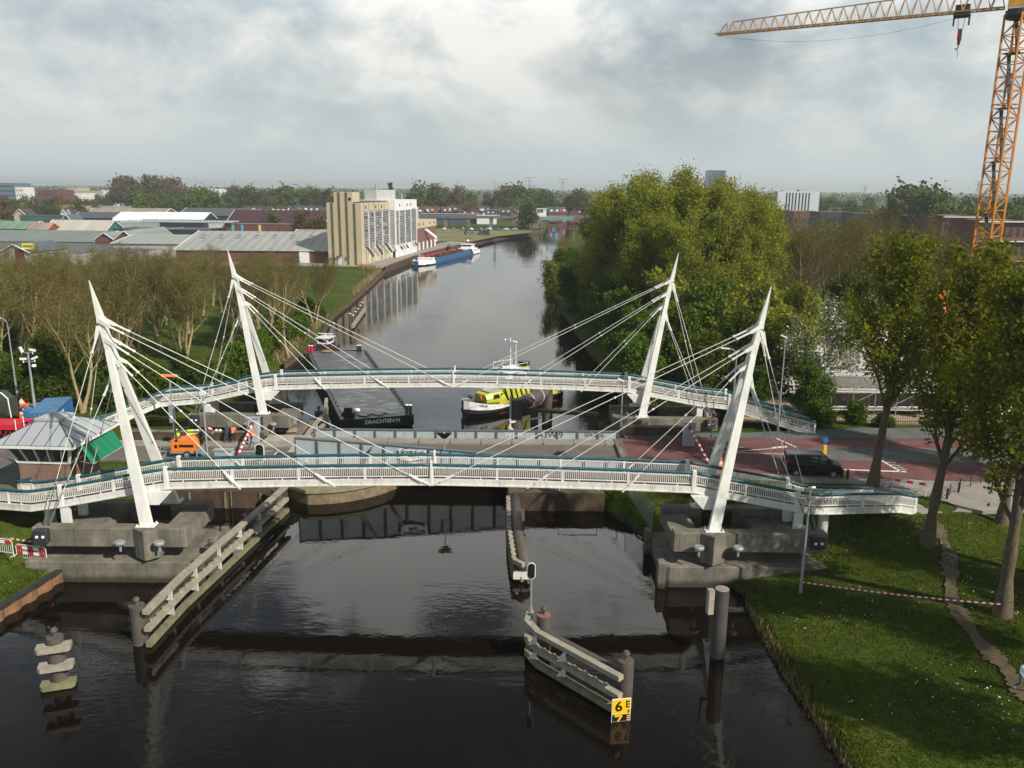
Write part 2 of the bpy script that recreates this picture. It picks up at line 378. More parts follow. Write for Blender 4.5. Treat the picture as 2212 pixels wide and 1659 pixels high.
def sdist(X, Y, poly):
    """signed distance to a polygon, positive outside"""
    P = np.array(poly, float); Q = np.roll(P, -1, 0)
    d = np.full(X.shape, 1e9); ins = np.zeros(X.shape, bool)
    for (ax, ay), (bx, by) in zip(P, Q):
        ex, ey = bx-ax, by-ay; L = ex*ex + ey*ey
        tt = np.clip(((X-ax)*ex + (Y-ay)*ey)/L, 0, 1)
        d = np.minimum(d, np.hypot(X-ax-tt*ex, Y-ay-tt*ey))
        c = ((ay > Y) != (by > Y)) & (X < ex*(Y-ay)/((by-ay) if by != ay else 1e-9) + ax)
        ins ^= c
    return np.where(ins, -d, d)
def sm(a, b, x): q = np.clip((x-a)/(b-a), 0, 1); return q*q*(3-2*q)
ROAD_R = [(10.6, 69), (20, 66.3), (34, 64.8), (60, 63.5), (140, 60), (140, 79), (60, 77.5), (33, 76.6), (10.6, 76.2)]
def height(X, Y):
    X = np.asarray(X, float); Y = np.asarray(Y, float)
    sd = sdist(X, Y, RIVER)
    hl = np.clip(.75 + .11*sd, .75, 2.0); hr = np.clip(.35 + .17*sd, .35, 2.5)
    h = np.where(X < 0, hl, hr)
    h = np.where(Y > 95, np.clip(.8 + .13*sd, .8, 2.0), h)
    # road banks
    dl = np.maximum(np.maximum(68.8-Y, Y-74.6), np.maximum(X+19.4, 0)); el = 1 - sm(0, 7.5, dl)
    dr = sdist(X, Y, ROAD_R); er = 1 - sm(.3, 8, dr)
    h = h*(1-el*(X < 0)) + 2.7*el*(X < 0)
    h = h*(1-er*(X >= 0)) + 2.92*er*(X >= 0)
    h = np.where((X > -1) & (X < 11) & (Y > 67.5) & (Y < 77.5), np.minimum(h, 1.2), h)
    # the landings of the foot bridges and the path at the right
    for cx, cy, r0, r1, z in ((30, 60, 3.2, 8, 3.05), (-41, 60, 5, 12, 3.1), (33.5, 78, 3, 8, 3.0), (-42, 77, 3, 7, 3.0)):
        e = 1 - sm(r0, r1, np.hypot(X-cx, Y-cy)); h = h*(1-e) + z*e
    e = sm(.9, -.5, sd); h = h*(1-e) + (-1.6)*e
    w = .12*np.sin(X*.31+1.3)*np.cos(Y*.27) + .08*np.sin(X*.83+Y*.61)
    h = h + w*sm(2., 6, sd)*(1 - np.maximum(el*(X < 0), er*(X >= 0)))*(Y < 130)
    return h
def hz(x, y): return float(height(np.array([x]), np.array([y]))[0])
def on_ground(px, py):
    p = atz(px, py, 2.)
    for _ in range(12): p = atz(px, py, hz(p.x, p.y))
    return p
def make_ground():
    def geo(a, b, n): return list(a*(b/a)**(np.arange(1, n+1)/n))
    xs = [-v for v in geo(100, 9000, 26)][::-1] + list(np.arange(-100, 100.1, 1.)) + geo(100, 9000, 26)
    ys = [-300, -120, -60, -20] + list(np.arange(0, 140, 1.)) + list(np.arange(140, 540, 3.5)) + geo(540, 12000, 34)
    X, Y = np.meshgrid(np.array(xs), np.array(ys)); Z = height(X, Y)
    V = np.stack([X, Y, Z], -1).reshape(-1, 3); nx, ny = len(xs), len(ys)
    i = np.arange(nx-1)[None, :] + np.arange(ny-1)[:, None]*nx
    Fq = np.stack([i, i+1, i+nx+1, i+nx], -1).reshape(-1, 4)
    m, t, b = nt('grass_ground')
    v = coordnode(t)
    n1 = noise(t, v, .09, 6, .7); n2 = noise(t, v, 1.1, 6, .75); n3 = noise(t, v, 9., 3, .7)
    c1 = ramp(t, n2, [(.28, (.034, .052, .007)), (.5, (.066, .102, .012)), (.72, (.115, .145, .02))])
    c2 = ramp(t, n1, [(.35, (.55, .6, .5)), (.65, (1.15, 1.05, 1.2))])
    c3 = ramp(t, n3, [(.3, (.6, .62, .6)), (.7, (1.3, 1.3, 1.25))])
    col = mix(t, 1., mix(t, 1., c1, c2, 'MULTIPLY'), c3, 'MULTIPLY')
    n4 = noise(t, v, .35, 5, .7); col = mix(t, ramp(t, n4, [(.56, 0.), (.74, .6)]), col, (.11, .10, .04))
    # bare mud close to the water line
    sp = t.nodes.new('ShaderNodeSeparateXYZ'); tc = t.nodes.new('ShaderNodeTexCoord'); t.links.new(tc.outputs['Object'], sp.inputs[0])
    lo = ramp(t, sp.outputs[2], [(.12, 1.), (.42, 0.)]); col = mix(t, lo, col, (.05, .042, .028))
    t.links.new(col, b.inputs['Base Color']); b.inputs['Roughness'].default_value = 1.; b.inputs['Specular IOR Level'].default_value = .1
    bump(t, b, n3, .9, .12)
    g = npmesh('ground', V, Fq, m); g.data.polygons.foreach_set('use_smooth', [True]*len(g.data.polygons)); tag(g, kind='structure', label='grass covered ground on both sides of the canal')
make_ground()
def make_water():
    m, t, b = nt('canal_water')
    b.inputs['Base Color'].default_value = (.0055, .0038, .0024, 1); b.inputs['Roughness'].default_value = .035; b.inputs['IOR'].default_value = 1.33
    v = coordnode(t, (1, 1.9, 1)); n1 = noise(t, v, 1.7, 3, .5); n2 = noise(t, coordnode(t, (1, 1.5, 1)), .5, 3, .5)
    patch = ramp(t, noise(t, coordnode(t), .075, 3, .5), [(.44, .06), (.66, 1.)])
    a = t.nodes.new('ShaderNodeMath'); a.operation = 'MULTIPLY'; t.links.new(n1, a.inputs[0]); t.links.new(patch, a.inputs[1])
    a2 = t.nodes.new('ShaderNodeMath'); a2.operation = 'MULTIPLY_ADD'; t.links.new(n2, a2.inputs[0]); a2.inputs[1].default_value = .9; t.links.new(a.outputs[0], a2.inputs[2])
    bump(t, b, a2.outputs[0], .10, .1)
    mb = MB(); mb.face((-80, -40, 0), (60, -40, 0), (60, 640, 0), (-80, 640, 0)).face((-80, 640, 0), (60, 640, 0), (400, 1600, 0), (-80, 1600, 0))
    tag(mb.build('water', m), kind='structure', label='dark calm canal water reflecting the clouds')
make_water()

# ---------------------------------------------------------------- roads and paths
def sheet(name, poly, z, mat, label, thick=None):
    mb = MB()
    if thick: mb.prism(poly, z-thick, z)
    else: mb.face(*[(x, y, z) for x, y in poly])
    return tag(mb.build(name, mat), kind='structure', label=label)
sheet('road', [(-160, 68.9), (-19.3, 68.9), (-19.3, 73.0), (-160, 73.0)], 2.83, ASPH, 'worn asphalt road running up to the lifted bridge', .3)
sheet('pavement', [(-160, 73.0), (-19.3, 73.0), (-19.3, 74.5), (-160, 74.5)], 2.95, PAVE, 'concrete slab pavement along the far kerb', .4)
sheet('pavement', [(10.45, 68.9), (11.6, 68.9), (11.6, 76.3), (10.45, 76.3)], 3.025, CONC, 'concrete strip at the right end of the leaf', 1.2)
sheet('road', ROAD_R, 3.03, CLINK, 'red asphalt road between the bridge and the tree row', .3)
sheet('pavement', [(11, 76.2), (33, 76.6), (60, 77.5), (140, 79), (140, 82), (60, 80.3), (36, 80.2), (31, 79.5), (24, 78.2), (11, 77.4)], 3.14, ASPHG, 'grey pavement along the far side of the red road', .3)
sheet('pavement', [(11.2, 68.9), (20, 66.2), (34, 64.7), (60, 63.4), (60, 60.5), (34, 62.3), (28, 63.9), (20, 65.2), (11.2, 68.1)], 3.13, PAVE, 'tiled pavement on the near side of the red road', .25)
sheet('path', [(25.2, 58.2), (28.6, 57.0), (34, 58), (45, 59), (60, 60), (60, 60.6), (34, 62.4), (28, 63.4), (25, 61.8)], 3.11, PAVE, 'paved path from the foot bridge landing to the road', .3)
sheet('path', [(-37, 57), (-36.6, 61), (-39, 68.9), (-52, 68.9), (-60, 56), (-44, 55)], 3.11, ASPHG, 'dark tarmac path beside the control cabin', .3)
mb = MB(); mb.face((22, 70.1, 3.05), (60, 69, 3.05), (140, 67, 3.05), (140, 72.5, 3.05), (60, 73.6, 3.05), (29, 73.9, 3.05))
tag(mb.build('road', ASPHG), kind='structure', label='grey asphalt lane in the middle of the red road')
def trodden():
    pts = [atz(2010, 1120, hz(29, 57)), atz(2050, 1190, 2.6), atz(2055, 1290, 2.5), atz(2110, 1380, 2.4), atz(2180, 1450, 2.35), atz(2260, 1540, 2.3)]
    pts = [Vector((p.x, p.y)) for p in pts]
    fine = []
    for i in range(len(pts)-1):
        for k in range(26): fine.append(pts[i].lerp(pts[i+1], k/26))
    mb = MB(); rng = random.Random(3); L = []; Rr = []
    for i, p in enumerate(fine[:-1]):
        d = (fine[i+1]-p).normalized(); n = Vector((-d.y, d.x)); wd = .36 + .10*math.sin(i*.23)
        for A, s in ((L, 1), (Rr, -1)):
            q = p + n*s*wd*(.75+.75*rng.random()); A.append((q.x, q.y, hz(q.x, q.y) + .09))
    for i in range(len(L)-1): mb.face(L[i], L[i+1], Rr[i+1], Rr[i])
    tag(mb.build('path', DIRT), kind='structure', label='trodden earth path across the lawn')
trodden()
def markings():
    mb = MB(); z = 3.056
    def ln(a, b, w=.14):
        a, b = atz(*a, z), atz(*b, z); d = (b-a).normalized(); n = Vector((-d.y, d.x, 0))*w/2
        mb.face(a-n, b-n, b+n, a+n)
    ln((848, 957), (945, 957)) if False else None
    for a, b in (((1555, 966), (1608, 966)), ((1537, 966), (1552, 978)), ((1552, 978), (1700, 966)), ((1555, 976), (1700, 981))): ln(a, b)
    for a, b, w in (((1668, 943), (1720, 966), .2), ((1668, 967), (1700, 964), .3), ((1815, 1014), (1957, 1019), .3), ((1905, 995), (1946, 1019), .22), ((1910, 998), (1935, 1000), .1), ((1915, 1003), (1945, 1006), .1), ((1922, 1008), (1953, 1011), .1), ((1932, 1013), (1960, 1015), .1)): ln(a, b, w)
    z = 2.856
    for a, b in (((505, 976), (590, 974)), ((478, 975), (462, 986)), ((600, 975), (584, 990))): ln(a, b, .12)
    tag(mb.build('road_marking', LINE), kind='structure', label='white painted lines on the red and grey road')
markings()
# industrial ground, quay paving
sheet('quay', [(-62, 262), (-41.2, 262), (-36.6, 311.5), (-23.3, 380.6), (-22, 388), (-30, 395), (-36, 366), (-140, 366), (-140, 258)], 2.06, PAVE, 'concrete quay around the tall silo', .5)
sheet('road', [(-420, 262), (-140, 262), (-140, 600), (-420, 600)], 2.05, ASPHG, 'yard between the industrial sheds')
sheet('ground', [(-29, 392), (-19, 395), (-8, 440), (10, 480), (12, 500), (-60, 520), (-60, 400)], 2.04, M('rough_grass', (.16, .15, .055), .95, 0, .4, .06, dirt=.3, dirtc=(.07, .09, .02)), 'rough grass field beyond the silo quay')
# vertical quay walls of the canal
def wall_along(name, pts, z0, z1, th, mat, label, corr=0., cap=None):
    """wall following a plan line, land side to the left of the line; corr gives the folds of sheet piling"""
    root = thing(name, label, 'quay wall', (pts[0][0], pts[0][1], 0))
    mb = MB(); P = [Vector((p[0], p[1])) for p in pts]; outl = []
    for i in range(len(P)-1):
        d = P[i+1]-P[i]; L = d.length; d.normalize(); n = Vector((d.y, -d.x)); k = max(1, int(L/.35)) if corr else max(1, int(L/3))
        for j in range(k + (i == len(P)-2)):
            off = corr if (j % 4) in (0, 1) else 0.
            outl.append((P[i] + d*L*j/k + n*off, P[i] + d*L*j/k - n*th))
    for (a, b), (a2, b2) in zip(outl[:-1], outl[1:]):
        mb.add([(a.x, a.y, z0), (a2.x, a2.y, z0), (a2.x, a2.y, z1), (a.x, a.y, z1), (b.x, b.y, z1), (b2.x, b2.y, z1)], [(0, 1, 2, 3), (3, 2, 5, 4)])
    mb.build('face', mat, root)
    if cap:
        c = MB()
        for i in range(len(P)-1):
            a, b = P[i], P[i+1]; c.bar((a.x, a.y, z1+.06), (b.x, b.y, z1+.06), .42, .2)
        c.build('capping', cap, root)
    return root
BANKP = M('brown_bank_piling', (.105, .07, .042), .9, 0, .4, 1., dirt=.5, dirtc=(.05, .035, .022), streak=.3)
wall_along('sheet_pile_wall', [(-38.2, 10), (-31.9, 46), (-30.7, 52.2)], -1.5, .78, .35, SHEETP, 'rusty sheet pile bank wall with dark capping below the left lawn', .16, DKSTEEL)
wall_along('sheet_pile_wall', [(-34.0, 119), (-33.7, 141.3), (-37.3, 167.2), (-38, 195.9), (-40.9, 262)], -1.5, .85, .4, BANKP, 'low brown sheet pile edge along the grass strip before the silo', .16, RUSTWALL)
wall_along('sheet_pile_wall', [(-40.9, 262), (-36.3, 311.5), (-23, 380.6)], -1.5, 2.0, .5, RUSTWALL, 'dark quay wall below the silo where the coal ship lies', .16, RUST)
wall_along('sheet_pile_wall', [(-23, 381), (-11.7, 433.9), (5.8, 480), (19, 518)], -1.5, 1.3, .5, RUSTWALL, 'curved brown bank wall beyond the cargo ship', 0, RUST)
def abutments():
    a = thing('abutment_wall', 'stained brown abutment wall under the left end of the road', 'wall', (-24, 66, 0))
    m = MB(); m.b2(-28.4, -19.45, 65, 67.6, -1.6, 1.5); m.b2(-20.6, -19.3, 67.6, 77, -1.6, 2.5); m.build('wall', RUSTWALL, a)
    m = MB(); m.b2(-48, -19.5, 68.55, 68.9, -.5, 2.82); m.build('retaining_wall', RUSTWALL, a)
    m = MB(); m.b2(-48, -19.5, 68.5, 68.95, 2.82, 3.0); m.build('kerb', CONC, a)
    m = MB(); m.b2(-20.4, -19.3, 69, 74.4, 2.97, 3.02); m.b2(-23.6, -19.3, 74.5, 76.4, 1.5, 3.0); m.build('joint_slab', CONCL, a)
    p = MB()
    for x in (-27.2, -24.2, -21.2): p.b2(x, x+.18, 64.9, 65, -.5, 1.4)
    p.tube((-23.6, 64.9, .2), (-23.6, 64.9, 1.6), .05)
    p.build('rubbing_strip', TIMBW, a)
    b = thing('abutment_wall', 'mossy brown quay wall under the right end of the road bridge', 'wall', (4, 66, 0))
    m = MB(); m.b2(-.3, 7.9, 65, 68.6, -1.6, 1.55); m.build('wall', RUSTWALL, b)
    m = MB(); m.b2(-.3, 10.6, 68.7, 76.6, -1.6, 1.9); m.b2(9.9, 10.75, 68.9, 76.4, 1.9, 3.0); m.build('bearing_shelf', CONC, b)
    m = MB(); m.b2(-.2, 7.8, 65.1, 68.5, 1.55, 1.62); m.build('earth_ledge', DIRT, b)
    m = MB()
    for x in (4.1, 7.4): m.tube((x, 65.6, 1.6), (x, 65.6, 2.5), .035)
    m.tube((4.1, 65.6, 2.45), (7.4, 65.6, 2.45), .05); m.build('pipe_rail', WD, b)
    # parapet wall the workers lean on
    w = thing('parapet_wall', 'low brown parapet wall where the workers lean', 'wall', (-28, 74.6, 2.9))
    m = MB(); m.b2(-36.5, -23.6, 74.5, 74.9, 1.2, 3.75); m.build('wall', RUSTWALL, w)
    m = MB(); m.b2(-36.55, -23.55, 74.44, 74.96, 3.75, 3.86); m.build('coping', CONC, w)
    w = thing('parapet_wall', 'dark brown parapet wall beside the right barrier housing', 'wall', (14, 76.6, 3))
    m = MB(); m.b2(10.7, 17.3, 76.9, 77.3, 2.0, 3.95); m.build('wall', RUSTWALL, w)
    m = MB(); m.b2(10.65, 17.35, 76.84, 77.36, 3.95, 4.05); m.build('coping', CONC, w)
    # rounded pier below the leaf
    p = thing('bridge_pier', 'rounded stone pier standing in the water below the grey road bridge', 'pier', (-16, 70, 0))
    arc = [(-19.5, 76.5), (-19.5, 67.4), (-17.4, 65.9)] + [(-17.4 + 8.6*math.sin(R(q)), 75.5 - 9.6*math.cos(R(q))) for q in range(5, 96, 7)] + [(-8.8, 77)]
    m = MB(); m.prism(arc, -1.6, 1.05); m.build('shaft', M('mossy_stone', (.19, .145, .085), .9, 0, .35, 1.5, dirt=.5, dirtc=(.07, .055, .03), streak=.6, bmp=.5), p)
    arc2 = [(x*1.0 + .12*(1 if x > -16 else -1), y - .15) for x, y in arc]
    m = MB(); m.prism(arc2, 1.05, 1.35); m.build('coping', M('green_coping', (.23, .22, .13), .9, 0, .3, 1., dirt=.3), p)
abutments()
# ================================================================ the two cable-stayed foot bridges
def resample(pts, step):
    out = [pts[0]]; acc = 0
    for a, b in zip(pts[:-1], pts[1:]):
        L = (b-a).length; k = 0; s = step - acc
        while s <= L: out.append(a.lerp(b, s/L)); s += step
        acc = L - (s - step)
    return out
def along(pts, s):
    for a, b in zip(pts[:-1], pts[1:]):
        L = (b-a).length
        if s <= L: return a.lerp(b, s/L)
        s -= L
    return pts[-1].copy()
def plen(pts): return sum((b-a).length for a, b in zip(pts[:-1], pts[1:]))
UPV = Vector((0, 0, 1)); DK = .42            # fascia height
def railing(root, edge, inward, out_name='railing'):
    """edge: list of points at deck top; panels with balusters, thick teal tube above"""
    L = plen(edge)
    mb = MB(); hr = MB()
    def at(s): return along(edge, s) + inward*.06
    n = max(1, round(L/.135))
    for i in range(n+1):
        p = at(L*i/n); mb.box(p + UPV*.50, (.035, .035, .58))
    k = max(2, int(L/.6))
    for z, h in ((.80, .07), (.2, .06)):
        for i in range(k): mb.bar(at(L*i/k)+UPV*z, at(L*(i+1)/k)+UPV*z, .06, h)
    ng = max(1, round(L/4.57))
    for i in range(ng+1):
        p = at(min(max(L*i/ng, .06), L-.06)); mb.box(p + UPV*.46, (.17, .09, .86))
    for i in range(ng*2):
        p = at(L*(i+.5)/(ng*2)); mb.box(p + UPV*.86, (.06, .06, .2)); mb.box(p + UPV*.1, (.06, .06, .16))
    rl = mb.build(out_name, W, root)
    hr.path([at(L*i/k) + UPV*1.0 for i in range(k+1)], .105, 10)
    hr.build('handrail', TEAL, rl, smooth=True)
    return rl
def post(root, p, lean=0., h=1.25, w=.34):
    m = MB(); m.prism([(p.x-w/2, p.y-.17), (p.x+w/2, p.y-.17), (p.x+w/2, p.y+.17), (p.x-w/2, p.y+.17)], p.z-.45, p.z+h, [(p.x-w*.42, p.y-.14), (p.x+w*.42, p.y-.14), (p.x+w*.42, p.y+.14), (p.x-w*.42, p.y+.14)])
    m.build('railing_post', W, root, bevel=.03)
def pylon(root, xb, s, Y0, zb=3.85):
    """A-shaped mast of two tapered box legs; s=+1 leans to the right"""
    xt = lambda z: xb + s*(z-4)*.2
    top, mg = 20.35, 15.6
    py = MB()
    for sy in (-1, 1):
        p = Vector((xb, Y0 + sy*2.25, zb)); q = Vector((xt(mg), Y0 + sy*.26, mg))
        # box leg with a flat outer face, wide at the foot
        py.bar(p, q, .78, .38, .38, .32, up=(0, 1, 0))
        py.box(p + Vector((0, 0, .03)), (1.3, .8, .1))
        for dx in (-.55, .55):
            for dy in (-.3, .3): py.tube(p + Vector((dx, dy, .05)), p + Vector((dx, dy, .22)), .05, n=6)
    py.bar((xt(mg-1.2), Y0, mg-1.2), (xt(18.2), Y0, 18.2), .34, .46, .32, .36, up=(0, 1, 0))
    py.bar((xt(mg), Y0, mg), (xt(18.2), Y0, 18.2), .41, .68, .34, .38, up=(0, 1, 0))
    py.bar((xt(18.2), Y0, 18.2), (xt(top), Y0, top), .34, .38, .04, .04, up=(0, 1, 0))
    o = py.build('pylon', W, root)
    heads = []
    for z in (17.7, 16.4, 15.1):
        for sy in (-1, 1):
            br = MB(); a = Vector((xt(z), Y0 + sy*.30, z)); b = a + Vector((-s*.75, sy*.12, -.42))
            br.bar(a, b, .09, .32, .09, .2, up=(0, 0, 1)); br.box(a + Vector((0, -sy*.04, 0)), (.36, .08, .4)); heads.append((z, sy, b)); br.build('cable_bracket', W, o)
    for z in (17.3, 14.3):
        for sy in (-1, 1):
            br = MB(); a = Vector((xt(z) + s*.2, Y0 + sy*.22, z)); b = a + Vector((s*.22, sy*.1, -.85)); br.bar(a, b, .09, .3, .09, .18, up=(1, 0, 0)); heads.append((z, sy, b)); br.build('cable_bracket', W, o)
    return heads
STEELD = M('grey_sleeve', (.13, .135, .13), .5, .2, .2, 2.)
def cable(root, a, b, deck=True):
    m = MB(); L0 = (b-a).length; d = (b-a).normalized(); L = (b-a).length
    m.tube(a, a + (b-a)*(1 if deck else .78), .026, n=6); m.tube(a, a + d*.9, .08, .065, n=8); m.tube(a + d*.85, a + d*1.0, .095, n=8)
    m.tube(a + d*L*.42, a + d*(L*.42+.15), .075, n=6)
    if deck:
        e = b - d*1.0; m.bar(b - d*.3, e, .26, .1); m.tube(e, e - d*.3, .09, n=8)
        m.bar(b + d*.35, b - d*.5, .1, .09)
    else:
        m.mat(1); m.tube(b, b - d*L*.225, .036, n=6); m.tube(b, b - d*.9, .085, n=8); m.tube(b - d*3.1, b - d*3.25, .075, n=6)
    m.build('stay_cable', [W, STEELD], root)
DECKM = M('worn_bridge_deck', (.13, .105, .085), .9, 0, .25, .6, dirt=.3, dirtc=(.2, .17, .14))
def footbridge(label, Y0, dx, left_near, left_far, right_near, right_far, cols):
    """left_*/right_* are the ramp edges beyond the masts, as points at fascia bottom level"""
    root = thing('footbridge', label, 'footbridge', (-5.5+dx, Y0, 0), group='cable stayed foot bridges over the canal')
    hw = 1.2
    mid = [(-23.8, 6.11), (-19, 6.28), (-12.2, 6.47), (-5.5, 6.58), (1.3, 6.49), (7.7, 6.34), (12.6, 6.17)]
    near = left_near + [Vector((x+dx, Y0-hw, z)) for x, z in mid] + right_near
    far = left_far + [Vector((x+dx, Y0+hw, z)) for x, z in mid] + right_far
    # deck: top, bottom and the two white fascias
    dk = MB()
    for (a, b, c, d) in zip(near[:-1], near[1:], far[1:], far[:-1]):
        A, B, C, D = [p + UPV*DK for p in (a, b, c, d)]
        dk.add([a+UPV*.12, b+UPV*.12, c+UPV*.12, d+UPV*.12, A, B, C, D], [(0, 1, 2, 3), (4, 7, 6, 5)])
    dk.build('deck', DECKM, root)
    fa = MB()
    for e, sg in ((near, -1), (far, 1)):
        for a, b in zip(e[:-1], e[1:]):
            fa.bar(a + UPV*DK/2, b + UPV*DK/2, .14, DK+.06)
            fa.bar(a + UPV*.04, b + UPV*.04, .30, .07)
        nn = int(plen(e)/4.57)
        for i in range(1, nn):
            p = along(e, i*4.57); fa.box(p + UPV*DK/2, (.1, .17, DK+.1))
    fa.build('edge_girder', WD, root)
    nl, nm = len(left_near), len(mid)
    # railing runs between the big posts
    for e, inw in ((near, Vector((0, 1, 0))), (far, Vector((0, -1, 0)))):
        t = [p + UPV*DK for p in e]
        cut = [0, nl-1] if nl > 1 else [0]
        runs = [t[:nl-1], t[nl-2:nl+1], t[nl:nl+4], t[nl+3:nl+nm], t[nl+nm-1:nl+nm+2], t[nl+nm+1:]]
        for r in runs:
            if len(r) > 1: railing(root, r, inw)
        for j in (nl-2, nl, nl+3, nl+nm-1, nl+nm+1):
            if 0 <= j < len(t): post(root, t[j] + inw*.05, w=.34 if j != nl+3 else .2, h=1.2 if j != nl+3 else 1.3)
    for s, xb in ((-1, -24.9+dx), (1, 13.9+dx)):
        heads = pylon(root, xb, s, Y0-.1)
        xs = [-5.5+s*.35, -5.5+s*6.9, -5.5+s*13.4]; xs = [x+dx for x in xs]
        k = {17.7: 0, 16.4: 1, 15.1: 2}
        for z, sy, h in heads:
            if z in k:
                x = xs[k[z]]; zz = np.interp(x-dx, [m_[0] for m_ in mid], [m_[1] for m_ in mid])
                cable(root, h, Vector((x, Y0 + sy*(hw+.12), zz+.15)))
            else:
                xo = xb + s*(6.95 if z > 15 else 6.6); cable(root, h, Vector((xo, Y0 + sy*2.35 - .1, 4.0)), False)
        # haunches where the ramp sits on the mast legs, and the slim white props behind
        for sy in (-1, 1):
            m = MB(); x = xb - s*.2; m.extr([(x-1.3, Y0+sy*1.25, 6.05), (x+1.3, Y0+sy*1.25, 6.0), (x+.45, Y0+sy*1.25, 5.1), (x-.45, Y0+sy*1.25, 5.1)], (0, sy*.4, 0)); m.build('haunch', W, root)
        for sy in (-1, 1):
            x = xb + s*6.15; m = MB(); m.prism([(x-.3, Y0+sy*1.1-.16), (x+.3, Y0+sy*1.1-.16), (x+.3, Y0+sy*1.1+.16), (x-.3, Y0+sy*1.1+.16)], 3.0, 4.8); m.build('prop', W, root)
    for (x, y, z0, z1) in cols:
        m = MB(); m.tube((x, y, z0-.6), (x, y, z0+.45), .42, n=20); m.tube((x, y, z0+.45), (x, y, z1), .36, n=20)
        m.build('column', [WD], root, smooth=False)
    return root
VA = lambda px, py, y: aty(px, py, y)
nb_ln = [Vector((-52, 58, 2.9)), Vector((-44, 56.3, 3.45)), aty(0, 1098.7, 54.4), Vector((-33.5, 53.6, 4.3)), aty(134, 1095, 53.4), aty(294, 1066.6, 53.4)]
nb_lf = [Vector((-37.4, 63.5, 2.7)), Vector((-37.0, 60, 3.0)), aty(41, 1061.5, 57.2)+Vector((0, 0, -.62)), Vector((-34.4, 56.5, 3.95)), Vector((-31.2, 55.9, 4.6)), Vector((-26, 55.8, 5.73))]
nb_rn = [aty(1654, 1092.5, 53.4), aty(1721, 1105, 53.4), aty(1760, 1111, 53.7), aty(1858, 1108, 55.1), Vector((28.9, 57.1, 3.35)), Vector((30.3, 57.5, 3.0))]
nb_rf = [Vector((17.8, 55.8, 5.25)), Vector((19.9, 55.9, 4.84)), Vector((20.9, 56.1, 4.4)), Vector((23.3, 57.2, 3.85)), Vector((26.6, 58.7, 3.25)), Vector((27.6, 59.1, 3.1))]
footbridge('near white cable stayed foot bridge crossing in front of the grey road bridge', 54.6, 0, nb_ln, nb_lf, nb_rn, nb_rf,
           [(-33.2, 55.2, 2.3, 4.2), (22.6, 55.4, 1.95, 4.1)])
def shift(ps, v): return [p + Vector(v) for p in ps]
fb_ln = [Vector((-42.5, 75.6, 2.5)), aty(214, 938, 77.2), aty(280, 906, 79.6), aty(345, 878.5, 81.3), aty(438, 871, 81.9), aty(541, 848.5, 82.0)]
fb_lf = [p + Vector((.35, 2.55, 0)) if i < 3 else p + Vector((.2, 2.45, 0)) for i, p in enumerate(fb_ln)]
fb_rn = [aty(1507, 877, 82.0), aty(1574, 884.5, 81.9), aty(1642, 906.7, 80.6), aty(1700, 925, 79.2), aty(1760, 942, 77.9)]
fb_rf = [p + Vector((.2, 2.45, 0)) for p in fb_rn]
footbridge('far white cable stayed foot bridge behind the grey road bridge', 83.3, -.55, fb_ln, fb_lf, fb_rn, fb_rf,
           [(-31.5, 83, 2.0, 4.6), (20.5, 82.6, 2.4, 4.9)])

# ================================================================ concrete foundations
def foundation(label, xb, s, Y0, water=True):
    """two beams under the mast legs joined by slabs, on a broad base with a blunt prow"""
    root = thing('bridge_foundation', label, 'bridge foundation', (xb, Y0, 0), group='concrete foundations of the foot bridge masts')
    X = lambda d: xb + s*d                      # d > 0 away from the canal
    def pr(poly, z0, z1, mb): mb.prism([(X(a), b) for a, b in poly], z0, z1)
    for sy, nm in ((-1, 0), (1, 1)):
        yc = Y0 - .1 + sy*2.25; m = MB()
        pr([(-2.8, yc-.45), (7.7, yc-.45), (7.7, yc+.45), (-2.8, yc+.45)], 2.45, 3.85, m)
        m.build('beam', CONC, root, bevel=.06)
        if sy < 0:
            n = MB(); pr([(-.95, yc-.5), (-.2, yc-1.15), (.75, yc-.5), (.75, yc+.5), (-.95, yc+.5)], 1.75, 3.88, n); n.build('leg_plinth', CONC, root, bevel=.04)
            for dx in (-1.2, 1.45):
                l = MB(); x = X(dx); y = yc-1.05
                l.bar((x, yc-.45, 2.7), (x, y, 2.75), .08, .08); l.lathe((x, y, 2.45), [(.08, 0), (.10, .35), (.14, .4), (.36, .55), (.36, .68), (.30, .74)], 14)
                l.build('flood_lamp', [STEEL], root)
        a = MB(); x = X(6.9); a.box((x, yc + sy*.25 - .28, 3.35), (.95, .75, .95)); ab = a.build('anchor_box', DKSTEEL, root, bevel=.05)
        c = MB()
        for k in (-.2, .22): c.ball((x + k, yc + sy*.25 - .66, 3.35), .11)
        c.build('anchor_cap', WHT, ab)
    m = MB(); pr([(-2.8, Y0-1.9), (-1.0, Y0-1.9), (-1.0, Y0+1.7), (-2.8, Y0+1.7)], 2.6, 3.55, m); m.build('cross_slab', CONC, root)
    m = MB(); pr([(3.2, Y0-1.9), (7.2, Y0-1.9), (7.2, Y0+1.7), (3.2, Y0+1.7)], 2.6, 3.2, m); m.build('cross_slab', CONC, root)
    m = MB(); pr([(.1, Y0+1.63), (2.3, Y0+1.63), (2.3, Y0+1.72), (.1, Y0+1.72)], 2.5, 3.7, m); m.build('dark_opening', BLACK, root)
    m = MB(); z0 = -1.8
    pr([(-3.4, Y0-2.9), (-3.0, Y0-3.1), (8.3, Y0-3.1), (8.3, Y0+2.8), (-3.4, Y0+2.8)], z0, 1.5, m)
    m.build('base', CONC, root, bevel=.05)
    for y in (Y0-2.9, Y0+2.5):
        m = MB(); pr([(-3.85, y-.35), (-3.35, y-.45), (-3.35, y+.45), (-3.85, y+.35)], z0, 1.85, m); m.build('corner_pillar', CONC, root, bevel=.04)
foundation('stained concrete foundation under the near left mast beside the brick cabin', -24.9, -1, 54.6)
